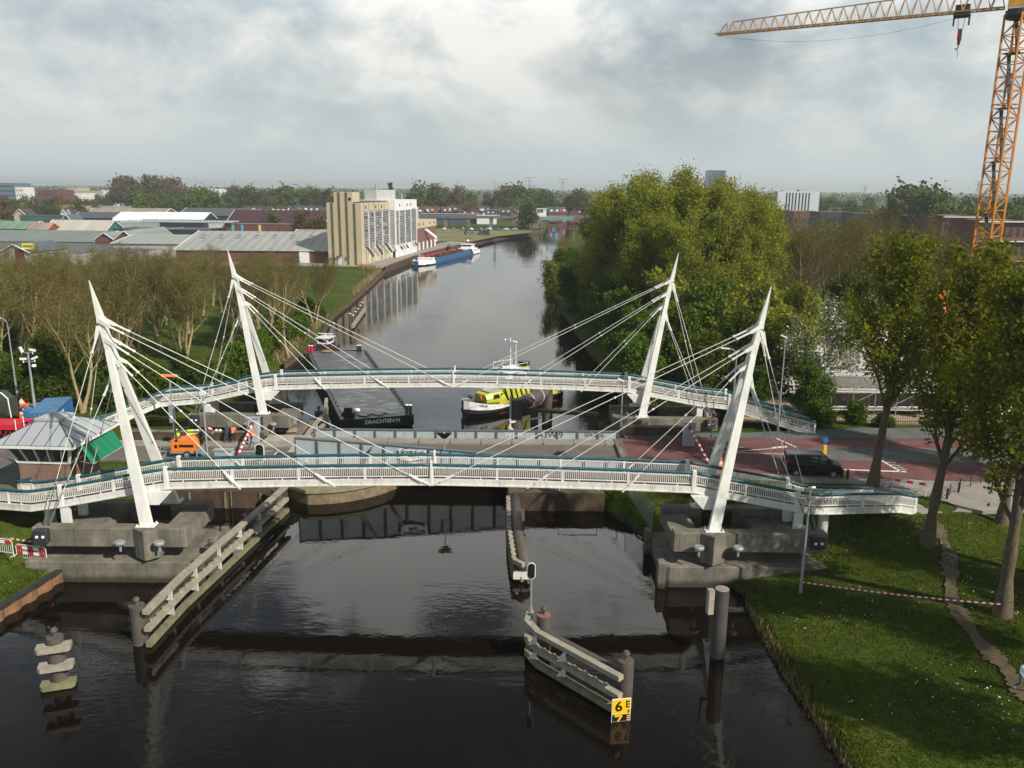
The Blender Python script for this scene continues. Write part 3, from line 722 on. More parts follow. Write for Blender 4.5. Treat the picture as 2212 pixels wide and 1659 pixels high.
foundation('shaded concrete foundation under the near right mast beside the lawn', 13.9, 1, 54.6)
foundation('concrete foundation under the far left mast behind the leaning workers', -25.4, -1, 83.3)
foundation('concrete foundation under the far right mast behind the speed sign', 13.35, 1, 83.3)

# ================================================================ grey road bridge leaf
def leaf():
    root = thing('bascule_bridge', 'grey steel road bridge leaf with ribbed side girders and graffiti', 'drawbridge', (-5, 72.5, 2.75))
    x0, x1 = -19.2, 10.5
    def ztop(x): return float(np.interp(x, [-19.2, -12, -5.8, 3.3, 10.5], [4.95, 4.45, 3.95, 3.2, 3.0]))
    d = MB(); d.b2(x0, x1, 69.3, 74.7, 2.35, 2.75); d.build('deck', ASPH, root)
    d = MB(); d.b2(x0, x1, 74.7, 76.1, 2.4, 2.93)
    d.build('footway', PAVE, root)
    g = MB()
    for i in range(10): g.b2(x0 + 2.97*i + 1.4, x0 + 2.97*i + 1.46, 74.65, 76.1, 2.5, 2.937)
    g.build('slab_joint', DKSTEEL, root)
    # near girder: web, flange and stiffeners; taller towards the pivot
    w = MB(); N = 20
    for i in range(N):
        a, b = x0 + (x1-x0)*i/N, x0 + (x1-x0)*(i+1)/N
        w.add([(a, 69.2, 1.25), (b, 69.2, 1.25), (b, 69.2, ztop(b)), (a, 69.2, ztop(a)), (a, 69.3, 1.25), (b, 69.3, 1.25), (b, 69.3, ztop(b)), (a, 69.3, ztop(a))], [(0, 1, 2, 3), (4, 7, 6, 5), (0, 4, 5, 1)])
    gw = w.build('side_girder', GIRD, root)
    f = MB()
    for i in range(N):
        a, b = x0 + (x1-x0)*i/N, x0 + (x1-x0)*(i+1)/N
        f.bar((a, 69.25, ztop(a)+.03), (b, 69.25, ztop(b)+.03), .34, .07); f.bar((a, 69.25, 1.24), (b, 69.25, 1.24), .34, .07)
    for i in range(16):
        x = x0 + .1 + i*1.97
        f.b2(x-.05, x+.05, 69.0, 69.2, 1.28, ztop(x)); f.b2(x-.04, x+.04, 69.3, 69.45, 2.75, ztop(x))
    f.build('stiffener', GIRDD, gw)
    # sloping strut plates on the outside near the pivot
    s = MB(); s.bar((-13.4, 68.4, 1.5), (-12.2, 69.0, 4.3), .1, .75, up=(0, 1, 0)); s.bar((-15.2, 68.3, 1.6), (-14.8, 69.0, 3.4), .08, .5, up=(0, 1, 0)); s.bar((-10.2, 68.3, 1.6), (-9.7, 69.0, 3.1), .08, .5, up=(0, 1, 0))
    s.build('strut', PAVE, gw)
    fg = MB(); fg.b2(x0, x1-.1, 76.12, 76.2, 1.3, 3.68); g2 = fg.build('side_girder', GIRD, root)
    f = MB(); f.b2(x0, x1-.1, 76.0, 76.34, 3.68, 3.75)
    for i in range(16):
        x = x0 + .15 + i*1.96; f.b2(x-.06, x+.06, 75.96, 76.12, 2.93, 3.68)
    f.build('stiffener', GIRDD, g2)
    gr = M('white_spray_paint', (.7, .7, .7), .6); gk = BLACK
    for s_, x, sz, mt in (('WISH', .2, .72, gr), ('A3W.9', 4.1-.35, .85, gk), ('SPARGE', 8.6-.6, .55, gk)):
        t = text(s_, sz, (x, 76.105, 3.3), (1, 0, 0), (0, 0, 1), 'graffiti', mt, g2, .003)
    # hatch plates on the near girder
    p = MB(); p.b2(-6.2, -4.6, 69.15, 69.2, 2.7, 3.4); p.b2(-1.5, .6, 69.15, 69.2, 2.3, 2.9); p.build('hatch_plate', GIRD, gw)
leaf()
def banner():
    root = thing('banner', 'white banner reading Gerrit Krol-brug tied to the grey girder', 'banner', (-10.3, 69, 3.4))
    a = atz(856.6, 964, 4.2); m = MB(); x0, x1 = -9.9, -7.5
    cols = 8; vs = []
    for i in range(cols+1):
        u = i/cols; x = x0 + (x1-x0)*u; zt = 4.17 - .12*u - .1*math.sin(math.pi*u); zb = zt - .92 - .1*math.sin(u*5)
        y = 68.93 - .05*math.sin(u*7); vs += [(x, y, zt), (x, y, zb), (x, y+.02, zt), (x, y+.02, zb)]
    for i in range(cols):
        k = i*4; m.add([vs[k], vs[k+4], vs[k+5], vs[k+1]], [(0, 1, 2, 3)]); m.add([vs[k+2], vs[k+3], vs[k+7], vs[k+6]], [(0, 1, 2, 3)])
    m.build('cloth', M('banner_cloth', (.72, .74, .72), .8, 0, .05, 3.), root)
    text('Gerrit Krol-', .42, (-8.68, 68.85, 3.86), (1, 0, -.05), (0, .1, 1), 'lettering', BLACK, root, .004, bold=.012)
    text('brug', .42, (-8.75, 68.85, 3.46), (1, 0, -.05), (0, .1, 1), 'lettering', BLACK, root, .004, bold=.012)
banner()
def hooded_signal():
    p = aty(960, 974, 68.9); root = thing('signal_lamp', 'dark hooded double signal on a thin pole at the leaf girder', 'signal lamp', (p.x, 68.9, 3.2))
    m = MB(); m.tube((p.x, 68.9, 3.0), (p.x, 68.9, 5.6), .05); m.bar((p.x, 68.9, 3.1), (p.x, 69.2, 3.1), .06, .06); m.build('pole', STEEL, root)
    m = MB(); m.prism([(p.x-.65, 68.75), (p.x-.1, 68.75), (p.x-.1, 69.05), (p.x-.65, 69.05)], 5.55, 5.68); m.add([(p.x-.6, 68.7, 5.55), (p.x+.6, 68.7, 5.55), (p.x+.15, 68.85, 5.1), (p.x-.15, 68.85, 5.1), (p.x-.6, 69.1, 5.55), (p.x+.6, 69.1, 5.55), (p.x+.15, 69., 5.1), (p.x-.15, 69., 5.1)], [(0, 1, 2, 3), (4, 7, 6, 5), (0, 4, 5, 1), (1, 5, 6, 2), (2, 6, 7, 3), (3, 7, 4, 0)])
    m.prism([(p.x+.1, 68.75), (p.x+.65, 68.75), (p.x+.65, 69.05), (p.x+.1, 69.05)], 5.55, 5.68); m.build('hood', BLACK, root)
hooded_signal()
for i, (px, py, lab) in enumerate(((1160, 985, 'small dark timber block lying on the bridge asphalt'), (1140, 988, 'flat pale board lying on the bridge asphalt'))):
    p = atz(1210 if i == 0 else 1172, 981 if i == 0 else 987, 2.76)
    m = MB()
    if i == 0: m.box((p.x+.1, p.y, 2.9), (.7, .4, .28), .2); m.box((p.x-.3, p.y-.1, 2.85), (.3, .3, .18), .5)
    else: m.box((p.x, p.y, 2.8), (1.1, .45, .08), .1); m.box((p.x, p.y, 2.87), (1.0, .08, .06), .1)
    tag(m.build('road_block' if i == 0 else 'board', BLACK if i == 0 else PAVE), lab, 'debris')

# ================================================================ bridge keeper's cabin
def cabin():
    cx, cy, rz = -35.6, 61.4, R(-3)
    root = thing('control_cabin', 'brick bridge keeper cabin with slanted windows and grey zinc roof', 'cabin', (cx, cy, 2.6), rz)
    L = dict(local=True)
    BR = brick('brown_brick', (.20, .10, .07), (.26, .135, .095), (.26, .22, .18))
    def ring(h, z): return [(-h[0], -h[1], z), (h[0], -h[1], z), (h[0], h[1], z), (-h[0], h[1], z)]
    hb, ht, he = (2.0, 2.0), (2.55, 2.55), (3.15, 3.15)
    z0, z1, z2, z3 = -.5, 3.2, 4.68, 4.95
    m = MB(); m.prism([(a, b) for a, b, _ in ring(hb, 0)], z0, z1); wl = m.build('wall', BR, root, local=True)
    m = MB(); m.box((.15, -2.03, 1.7), (.28, .12, .28)); m.build('wall_lamp', DKSTEEL, wl, local=True)
    m = MB()
    lo, hi = ring(hb, z1+.08), ring(ht, z2); lo2 = [(x*.985, y*.985, z) for x, y, z in lo]; hi2 = [(x*.985, y*.985, z) for x, y, z in hi]
    for i in range(4): m.add([lo2[i], lo2[(i+1) % 4], hi2[(i+1) % 4], hi2[i]], [(0, 1, 2, 3)])
    win = m.build('window', GLASS, root, local=True)
    f = MB()
    for i in range(4):
        a, b, c, d = Vector(lo[i]), Vector(lo[(i+1) % 4]), Vector(hi[(i+1) % 4]), Vector(hi[i])
        f.bar(a, d, .2, .2); f.bar(a, b, .16, .18); f.bar(d, c, .14, .16)
        for k in ((.2, .43, .64, .86) if i == 0 else (.25, .5, .75)): f.bar(a.lerp(b, k), d.lerp(c, k), .11, .12)
    a, b, c, d = [Vector(q) for q in (lo[0], lo[1], hi[1], hi[0])]
    f.bar(a.lerp(d, .9).lerp(b.lerp(c, .9), .43), a.lerp(d, .9).lerp(b.lerp(c, .9), .64), .1, .12)
    f.build('window_frame', W, win, local=True)
    e = MB(); e.prism([(a, b) for a, b, _ in ring(he, 0)], z2+.02, z2+.32); e.build('eaves', W, root, local=True)
    r = MB(); b1 = ring((he[0]+.06, he[1]+.06), z2+.325); t1 = ring((.75, .75), 6.3)
    r.add(b1 + t1, [(0, 1, 5, 4), (1, 2, 6, 5), (2, 3, 7, 6), (3, 0, 4, 7), (4, 5, 6, 7), (3, 2, 1, 0)]); ro = r.build('roof', ZINC, root, local=True)
    s = MB()
    for i in range(4):
        a, b, c, d = Vector(b1[i]), Vector(b1[(i+1) % 4]), Vector(t1[(i+1) % 4]), Vector(t1[i])
        s.bar(a, d, .07, .07)
        for k in range(1, 6):
            u = k/6; p = a.lerp(b, u); ht_ = 1. if .38 < u < .62 else (min(u, 1-u)/.38)
            q = p + (((c+d)/2 - (a+b)/2))*min(1, ht_); s.bar(p, q, .045, .05)
    s.build('standing_seam', DKSTEEL, ro, local=True)
    c = MB(); c.prism([(-1., -1.), (1., -1.), (1., 1.), (-1., 1.)], 6.25, 6.43); c.add(ring((1., 1.), 6.43) + [(0, 0, 6.77)], [(0, 1, 4), (1, 2, 4), (2, 3, 4), (3, 0, 4)]); c.build('roof_cap', ZINC, ro, local=True)
    # green sun screen on the right side
    g = MB(); g.add([(3.0, -1.9, 4.5), (3.0, 2.7, 4.5), (3.75, 2.7, 3.2), (3.75, -1.9, 3.2)], [(0, 1, 2, 3)]); g.add([(3.02, -1.9, 4.46), (3.02, 2.7, 4.46), (3.77, 2.7, 3.16), (3.77, -1.9, 3.16)], [(3, 2, 1, 0)])
    aw = g.build('awning', M('green_awning', (.0, .19, .085), .6, 0, .1, 2.), root, local=True)
    g = MB(); g.tube((3.77, -1.95, 3.17), (3.77, 2.75, 3.17), .05)
    for y in (-1.8, 2.6): g.bar((2.6, y, 3.4), (3.75, y, 3.2), .04, .04)
    g.build('awning_rail', STEEL, aw, local=True)
    # inside: desk and a person-red jacket seen through the glass are left to the glass reflections
    return root
cabin()
# ================================================================ guide works and dolphins in the canal
def pile(mb, x, y, zt, r=.45, knob=True):
    mb.lathe((x, y, 0), [(r, -2), (r, zt-.12), (r+.0, zt)], 20)
    if knob: mb.lathe((x, y, zt), [(.08, 0), (.08, .22), (.17, .26), (.2, .38), (.14, .5), (.02, .54)], 12)
def beam_path(mb, pts, z, w, h, tooth=False, out=None):
    P = [Vector((p[0], p[1], z)) for p in pts]
    for a, b in zip(P[:-1], P[1:]): mb.bar(a, b, w, h)
    if tooth:
        q = resample(P, .75)
        for a in q[1:-1]: mb.box(a + Vector((0, 0, h/2+.03)), (.30, .36, .1), .4)
def guide_work(name, label, pts, zs, piles, pr=.45, off=.55, post_every=3.2):
    """timber beams on plan line pts, piles behind (off to the left of the line)"""
    root = thing(name, label, 'guide fender', (pts[0][0], pts[0][1], 0))
    for i, z in enumerate(zs):
        m = MB(); beam_path(m, pts, z, .38 if i < 2 else .34, .28 if i < 2 else .34, tooth=(i == 1)); m.build('timber_beam', TIMB if i < 2 else TIMBW, root)
    p = MB(); P = [Vector((a, b, 0)) for a, b in pts]; q = resample(P, post_every)
    for a in q[1:-1]:
        p.bar(a + UPV*zs[2], a + UPV*zs[0], .09, .09)
        p.extr([(a.x, a.y, zs[1]-.15), (a.x-.02, a.y+.0, zs[2]+.2), (a.x-.45, a.y, zs[2]+.2)], (0, .06, 0)); p.extr([(a.x, a.y, zs[0]-.15), (a.x, a.y, zs[1]+.2), (a.x-.45, a.y, zs[1]+.2)], (0, .06, 0))
    p.build('strut', WD, root)
    for (x, y, zt) in piles:
        m = MB(); pile(m, x, y, zt, pr); m.build('pile', PILE, root, smooth=False)
    return root
gl = [(-21.25, 43.3), (-20.95, 48), (-20.25, 53), (-19.5, 58.2), (-18.7, 64.2)]
g = guide_work('guide_fender', 'long pale timber guide fender curving beside the left foundation', gl, (2.3, 1.2, .22), [(-22.0, 43.9, 2.45), (-20.9, 52.9, 2.1), (-20.1, 58.6, 2.1), (-19.3, 63.6, 2.3)])
m = MB(); P = [Vector((a-.5, b + (.9 if b < 44 else 0), 1.75)) for a, b in gl]
m.path(P, .33, 12); m.build('steel_tube', PILE, g, smooth=True)
m = MB(); P = [Vector((a-.5, b + (.9 if b < 44 else 0), .85)) for a, b in gl]
m.path(P, .30, 12); m.build('steel_tube', PILE, g, smooth=True)
# right side of the passage: thick tube with a toothed timber
g = thing('guide_fender', 'dark tube fender with toothed white timber below the middle of the near foot bridge', 'guide fender', (.4, 58, 0))
m = MB(); m.path([(.35, 64.6, 1.25), (.5, 58, 1.2), (1.0, 52.3, 1.1)], .42, 16); m.build('steel_tube', PILE, g, smooth=True)
m = MB(); beam_path(m, [(-.25, 64.6), (-.12, 58), (.25, 52.6), (.9, 51.9)], 1.35, .3, .3, True); m.build('timber_beam', TIMB, g)
m = MB(); beam_path(m, [(-.3, 64.6), (-.18, 58), (.2, 52.5), (.85, 51.8)], .35, .3, .4); m.build('timber_beam', TIMBW, g)
m = MB(); m.prism([(.2, 51.75), (1.25, 51.75), (1.4, 52.5), (.2, 52.6)], .35, .6); m.build('end_plate', WD, g)
for y in (53.2, 58, 63): m = MB(); pile(m, .75, y, .9, .38, False); m.build('pile', PILE, g)
# far guide works beyond the road bridge
fl = [(-19.2, 77.4), (-17.6, 81), (-17.2, 84.5), (-19.8, 90), (-20.3, 93)]
pa = [atz(655, 950, 2.2), atz(684, 912, 2.2), atz(703, 893, 2.2), atz(705, 862, 2.2)]
guide_work('guide_fender', 'weathered angled timber fender beside the black barge', [(p.x, p.y) for p in pa], (2.2, 1.2, .3), [(pa[0].x-.8, pa[0].y+1, 2.0), (pa[2].x-.8, pa[2].y+.3, 2.4)])
q0, q1 = atz(1112, 905, .6), atz(1176, 860, 2.2)
g = thing('guide_fender', 'big dark tube fender on piles before the yellow patrol boat', 'guide fender', (2, 88, 0))
m = MB(); a, b = Vector((.7, 86.4, 3.55)), Vector((3.9, 91.6, 3.7)); m.tube(a, b, .75, n=20)
m.build('steel_tube', PILE, g, smooth=False)
for x, y, zt, r in ((.55, 86.1, 4.3, .6), (2.5, 87.6, 2.9, .45), (4.1, 91.4, 4.2, .6)): m = MB(); pile(m, x, y, zt, r, False); m.build('pile', PILE, g)
m = MB()
for u in (.35, .7):
    c = a.lerp(b, u); d = (b-a).normalized()
    for k in range(13):
        t0, t1 = math.pi*2*k/12, math.pi*2*(k+1)/12; nn = Vector((-d.y, d.x, 0))
        m.bar(c + nn*.84*math.cos(t0) + UPV*.84*math.sin(t0), c + nn*.84*math.cos(t1) + UPV*.84*math.sin(t1), .1, .1)
m.bar((-.15, 85.5, .9), (-.15, 85.5, 4.7), .18, .22); m.bar((-.2, 85.4, 1.9), (3.2, 86.6, 2.1), .2, .2); m.bar((.3, 85.3, .7), (-.3, 85.3, 1.5), .35, .3)
m.build('strap', WD, g)
m = MB(); m.bar((2.2, 87.4, 2.75), (9.4, 85.6, 2.8), .6, .35); m.build('walkway_beam', PILE, g)
for x, y in ((8.9, 85.75),): m = MB(); m.prism([(x-.35, y-.3), (x+.35, y-.3), (x+.35, y+.3), (x-.35, y+.3)], -1.5, 2.6); m.build('support', PILE, g)
def collar_dolphin():
    x, y = -24.5, 39.7; root = thing('mooring_dolphin', 'dark mooring dolphin with three pale timber collars standing alone', 'dolphin', (x, y, 0))
    m = MB(); pile(m, x, y, 2.85, .42); m.build('pile', PILE, root)
    for z in (2.4, 1.3, .2):
        m = MB(); poly = [(-.85, -.45), (-.7, -.62), (.7, -.62), (.85, -.45), (.85, .12), (.5, .12), (.36, -.2), (0, -.36), (-.36, -.2), (-.5, .12), (-.85, .12)]
        rot = R(18); pts = [(x + a*math.cos(rot) - b*math.sin(rot), y + a*math.sin(rot) + b*math.cos(rot) - .12) for a, b in poly]
        m.prism(pts, z-.14, z+.14); m.build('timber_collar', TIMB if z > .5 else TIMBW, root)
collar_dolphin()
def mid_guide():
    pts = [(1.2, 43.9), (1.02, 42.7), (1.6, 41.5), (5.7, 37.2)]
    root = guide_work('guide_fender', 'short pale timber guide fender with two rusty piles carrying a depth scale', pts, (2.25, 1.2, .3), [], post_every=2.3)
    for (x, y, zt, mt) in ((1.95, 42.7, 2.75, RUST), (6.05, 38.1, 2.75, PILE)):
        m = MB(); pile(m, x, y, zt, .42); m.build('pile', PILE, root)
        m = MB(); m.lathe((x, y, zt), [(.41, .0), (.40, .015)], 18); m.build('pile_cap', mt, root)
    m = MB(); m.tube((2.1, 42.3, 1.6), (5.8, 38.6, 1.6), .36, n=14); m.build('steel_tube', PILE, root)
    # depth scale board
    s = thing('depth_scale', 'yellow and black depth scale board reading 6 and 7 on the fender end', 'scale board', (5.8, 36.9, .6))
    xd = Vector((.985, .17, 0)); yd = UPV; o = Vector((5.72, 36.85, .64)); n = xd.cross(yd).normalized()
    def pl(u0, u1, v0, v1, k, name, mat, par=None):
        m = MB(); a = [o + xd*u + yd*v + n*k for u, v in ((u0, v0), (u1, v0), (u1, v1), (u0, v1))]; m.extr(a, -n*.02); return m.build(name, mat, par or s)
    pl(-.5, .5, -.66, .68, 0, 'backing', WHT); y6 = pl(-.47, .47, -.2, .65, .012, 'yellow_field', M('sign_yellow', (.85, .52, .0), .5, 0, .04, 1.)); y7 = pl(-.47, .47, -.62, -.23, .012, 'black_field', BLACK)
    sy = y6.data.materials[0]
    text('6', .78, o + Vector((-.14*xd.x, -.14*xd.y, .22)) + n*.018, xd, yd, 'numeral', BLACK, y6, .003, bold=.02)
    # the 7 is cut off by the lower board edge
    m = MB()
    for (u0, v0, u1, v1, w) in ((-.34, -.30, .06, -.30, .1), (.04, -.30, -.16, -.61, .1)):
        a = o + xd*u0 + yd*v0 + n*.02; b = o + xd*u1 + yd*v1 + n*.02; d = (b-a).normalized(); q = d.cross(n).normalized()*w/2; m.extr([a-q, b-q, b+q, a+q], -n*.008)
    m.build('numeral', sy, y7)
    m = MB()
    for v, w in ((.5, .2), (.34, .12), (.18, .2), (-.02, .1), (-.12, .1)):
        a = [o + xd*u + yd*vv + n*.02 for u, vv in ((.44-w, v-.04), (.44, v-.04), (.44, v+.04), (.44-w, v+.04))]; m.extr(a, -n*.008)
    a = [o + xd*u + yd*vv + n*.02 for u, vv in ((.24, .14), (.3, .14), (.3, .54), (.24, .54))]; m.extr(a, -n*.009); m.build('tick_mark', BLACK, y6)
    m = MB()
    for v in (-.32, -.44, -.56):
        a = [o + xd*u + yd*vv + n*.02 for u, vv in ((.3, v-.03), (.44, v-.03), (.44, v+.03), (.3, v+.03))]; m.extr(a, -n*.008)
    m.build('tick_mark', sy, y7)
mid_guide()
def signal_head(c, nrm, sc=1., pole_to=None, name='ship_signal', label='', rim=W):
    """oblong signal board with white rim and two hooded lamps, facing nrm"""
    c = Vector(c); n = Vector(nrm).normalized(); u = UPV.cross(n).normalized()
    root = thing(name, label, 'signal light', pole_to if pole_to else (c.x, c.y, c.z-1))
    def oval(k, hw, hh): return [c + n*k + u*(hw*math.cos(t)) + UPV*((hh-hw)*(1 if math.sin(t) >= 0 else -1) + hw*math.sin(t)) for t in [2*math.pi*i/20 + .01 for i in range(20)]]
    m = MB(); m.extr(oval(0, .42*sc, .88*sc), -n*.06); m.build('rim', rim, root)
    m = MB(); m.extr(oval(.03, .33*sc, .79*sc), -n*.02); m.build('board', BLACK, root)
    m = MB()
    for dz in (-.36*sc, .0, .36*sc):
        p = c + UPV*dz + n*.03
        m.tube(p, p + n*.28*sc, .15*sc, .17*sc, 10, cap=False); m.tube(p, p + n*.02, .14*sc, n=10)
    m.build('lamp_hood', DKSTEEL, root)
    if pole_to:
        m = MB(); p = Vector(pole_to); q = Vector((p.x, p.y, c.z-.8*sc)); m.tube(p, q + Vector((0, 0, 0)), .055, .045, n=8); m.tube(p, p + UPV*.5, .08, n=8); m.build('pole', STEEL, root)
    return root
signal_head((1.22, 43.6, 5.0), (0, -1, .1), .6, (1.22, 43.65, 2.2), label='ship signal with hooded lamps on a thin pole at the short fender')
pc = aty(561, 979, 68.2); signal_head(pc, (0, -1, .12), 1.0, (pc.x, pc.y+.1, 1.5), label='black signal board with white rim beside the road bridge end')
def right_pile():
    x, y = 12.15, 43.0; root = thing('mooring_pile', 'tall grey mooring pile with a timber block near the right bank', 'mooring pile', (x, y, 0))
    m = MB(); pile(m, x, y, 4.3, .42, False); m.build('pile', M('grey_pile', (.07, .062, .06), .6, 0, .2, 1.), root)
    m = MB(); m.lathe((x, y, 4.3), [(.4, 0), (.38, .02)], 18); m.build('pile_cap', M('bird_stained', (.2, .17, .16), .9, 0, .3, 2., dirt=.5, dirtc=(.6, .6, .58)), root)
    m = MB(); m.box((x-.66, y-.1, 3.55), (.34, .36, 1.5), .2); m.bar((x-.5, y, 4.1), (x-.3, y, 4.1), .1, .1); m.bar((x-.5, y, 3.0), (x-.3, y, 3.0), .1, .1); m.build('timber_block', TIMB, root)
right_pile()
# mooring row on the far left bank and the collared dolphin under the far foot bridge
a, b = atz(762, 705, .6), atz(788, 668, .6)
g = thing('mooring_jetty', 'low timber mooring beam with white capped posts along the far left bank', 'jetty', (a.x, a.y, 0))
m = MB(); m.bar(a, b, .5, .7); m.build('timber_beam', TIMB, g)
for i in range(6):
    p = a.lerp(b, i/5) + Vector((-.5, .2, 0)); m = MB(); m.tube((p.x, p.y, -1), (p.x, p.y, 2.0 if i else 3), .22, n=10); q = m.build('post', PILE, g); m = MB(); m.tube((p.x, p.y, 2.0 if i else 3), (p.x, p.y, 2.1 if i else 3.1), .27, n=10); m.build('post_cap', WHT, q)
p = atz(640, 930, 0); g = thing('mooring_dolphin', 'dark dolphin with timber collars below the far foot bridge', 'dolphin', (p.x, 82.5, 0))
m = MB(); m.lathe((p.x, 82.5, 0), [(.75, -2), (.75, 3.2)], 18); m.build('pile', PILE, g)
for z in (2.7, 1.8, .9, .2): m = MB(); m.box((p.x+1.1, 82.1, z), (1.1, .9, .25), .2); m.lathe((p.x, 82.5, z-.05), [(.78, 0), (.8, .1), (.78, .12)], 18); m.build('timber_collar', TIMB, g)

# ================================================================ lamps, signs, barriers
def street_lamp(x, y, z, h, arm, label, hd=(-1, 0), thin=False):
    root = thing('street_lamp', label, 'street lamp', (x, y, z), group='street lamps')
    m = MB(); d = Vector((hd[0], hd[1], 0)).normalized()
    m.tube((x, y, z-.3), (x, y, z+h*.35), .11, .10, n=10); m.tube((x, y, z+h*.35), (x, y, z+h-.6), .075, .055, n=8)
    if arm:
        m.path([Vector((x, y, z+h-.6)) + d*arm*.5*(1-math.cos(t)) + UPV*.6*math.sin(t) for t in [0, .4, .8, 1.2, 1.57]], .05, 8)
    else: m.tube((x, y, z+h-.6), (x, y, z+h), .05, n=8)
    m.build('pole', STEEL, root)
    hdm = MB(); e = Vector((x, y, z+h)) + d*(arm*.5 if arm else 0)
    hdm.bar(e - d*.1, e + d*(.75 if arm else .5) + UPV*(.05 if arm else .25), .22, .12); hdm.build('lamp_head', WHT, root)
    return root
p = aty(44, 905, 84); street_lamp(p.x, 84, 3, 10.0, 1.5, 'curved street lamp left of the camera mast and blue containers')
p = atz(1668, 950, 3.0); street_lamp(aty(1668, 790, 79.5).x+1.1, 79.5, 2.9, 9.6, 0, 'straight street lamp behind the near right mast cables')
p = aty(1557, 950, 80); street_lamp(aty(1583, 880, 80).x, 80, 2.6, 8.6, 1.6, 'curved street lamp between the two right masts', (-1, .2))
p = on_ground(1729, 1280); q = street_lamp(p.x, p.y, p.z, 7.2, 0, 'slim grey lamp post on the near right lawn holding the tape', (0, -.3))
p = aty(1340, 955, 78.0); street_lamp(p.x, 78, 1.8, 6.5, 0, 'thin grey post beside the far right foundation')
p = aty(383, 940, 79)
def cctv():
    y = 80; b = aty(80, 915, y); root = thing('camera_mast', 'tall grey mast carrying four white surveillance cameras', 'camera mast', (b.x, y, 3))
    x = b.x; m = MB(); m.tube((x, y, 2.5), (x, y, 6), .16, .14, n=10); m.tube((x, y, 6), (x, y, 10.3), .12, .09, n=10); m.bar((x-.55, y, 10.2), (x+.6, y, 10.2), .07, .07); m.bar((x-.6, y, 9.3), (x+.6, y, 9.3), .07, .07); m.build('pole', STEEL, root)
    for (dx, dz, ry) in ((-.55, 10.55, 1.2), (.55, 10.5, .2), (.65, 9.7, -.4), (-.5, 9.6, .0)):
        m = MB(); Mx = Matrix.Rotation(ry, 3, 'Y'); m.box((x+dx, y-.1, dz), (.6, .2, .2), M=Mx); m.box((x+dx, y-.1, dz-.25), (.08, .08, .3)); m.build('camera', WHT, root)
    m = MB(); m.lathe((x+.5, y-.1, 8.75), [(.08, 0), (.22, .08), (.22, .22), (.14, .3)], 12); m.build('dome_camera', WHT, root)
cctv()
def sign_plate(mb, c, n, poly, th=.03):
    n = Vector(n).normalized(); u = UPV.cross(n).normalized()
    mb.extr([Vector(c) + u*a + UPV*b for a, b in poly], -n*th)
def circle(r, k=20): return [(r*math.cos(2*math.pi*i/k), r*math.sin(2*math.pi*i/k)) for i in range(k)]
def tri(r): return [(0, r), (-r*.88, -r*.52), (r*.88, -r*.52)]
def road_signs():
    y = 83.5; c = aty(48, 888, y); root = thing('road_sign', 'red triangle and orange diversion sign fixed on the left lamp post', 'road sign', (c.x, y, 4.5))
    n = (.1, -1, 0)
    m = MB(); sign_plate(m, aty(46, 868, y), n, tri(.62)); t = m.build('warning_plate', REDW, root); m = MB(); sign_plate(m, aty(46, 868, y-.04), n, tri(.42)); m.build('plate_face', WHT, t)
    m = MB(); sign_plate(m, aty(52, 886, y-.05), n, [(-.62, -.95), (.62, -.8), (.62, .8), (-.62, .65)]); t = m.build('orange_plate', ORG, root)
    m = MB(); sign_plate(m, aty(52, 884, y-.1), n, circle(.36)); d = m.build('disc', M('sign_blue', (.02, .08, .3), .5), t); m = MB(); sign_plate(m, aty(52, 893, y-.1), n, [(-.4, -.1), (.4, -.1), (.4, .14), (-.4, .14)]); m.build('text_panel', WHT, t)
    m = MB(); cc = aty(52, 884, y-.15); m.bar(cc + Vector((-.1, 0, -.22)), cc + Vector((-.08, 0, .1)), .1, .03); m.bar(cc + Vector((-.12, 0, .1)), cc + Vector((.15, 0, .16)), .1, .03); m.build('arrow', WHT, d)
    # speed sign on the right
    b = atz(1536, 957, 3.0); root = thing('road_sign', 'road works triangle above a round 30 speed sign on one post', 'road sign', (b.x, b.y, 3))
    x, y = b.x, b.y; n = (-.15, -1, 0); m = MB(); m.tube((x, y, 2.7), (x, y, 7.3), .045, n=8); m.build('post', STEEL, root)
    m = MB(); sign_plate(m, (x, y-.07, 6.0), n, tri(.52)); t = m.build('warning_plate', REDW, root); m = MB(); sign_plate(m, (x, y-.11, 5.99), n, tri(.35)); t2 = m.build('plate_face', WHT, t)
    m = MB(); sign_plate(m, (x, y-.15, 5.92), n, [(-.14, -.1), (.16, -.1), (.04, .08), (0, .22), (-.06, .08)]); m.build('pictogram', BLACK, t2)
    m = MB(); sign_plate(m, (x, y-.07, 5.15), n, circle(.42)); t = m.build('speed_plate', REDW, root); m = MB(); sign_plate(m, (x, y-.11, 5.15), n, circle(.33)); t2 = m.build('plate_face', WHT, t)
    text('30', .4, (x, y-.16, 5.15), (1, -.15, 0), UPV, 'numeral', BLACK, t2, .004, bold=.012)
road_signs()
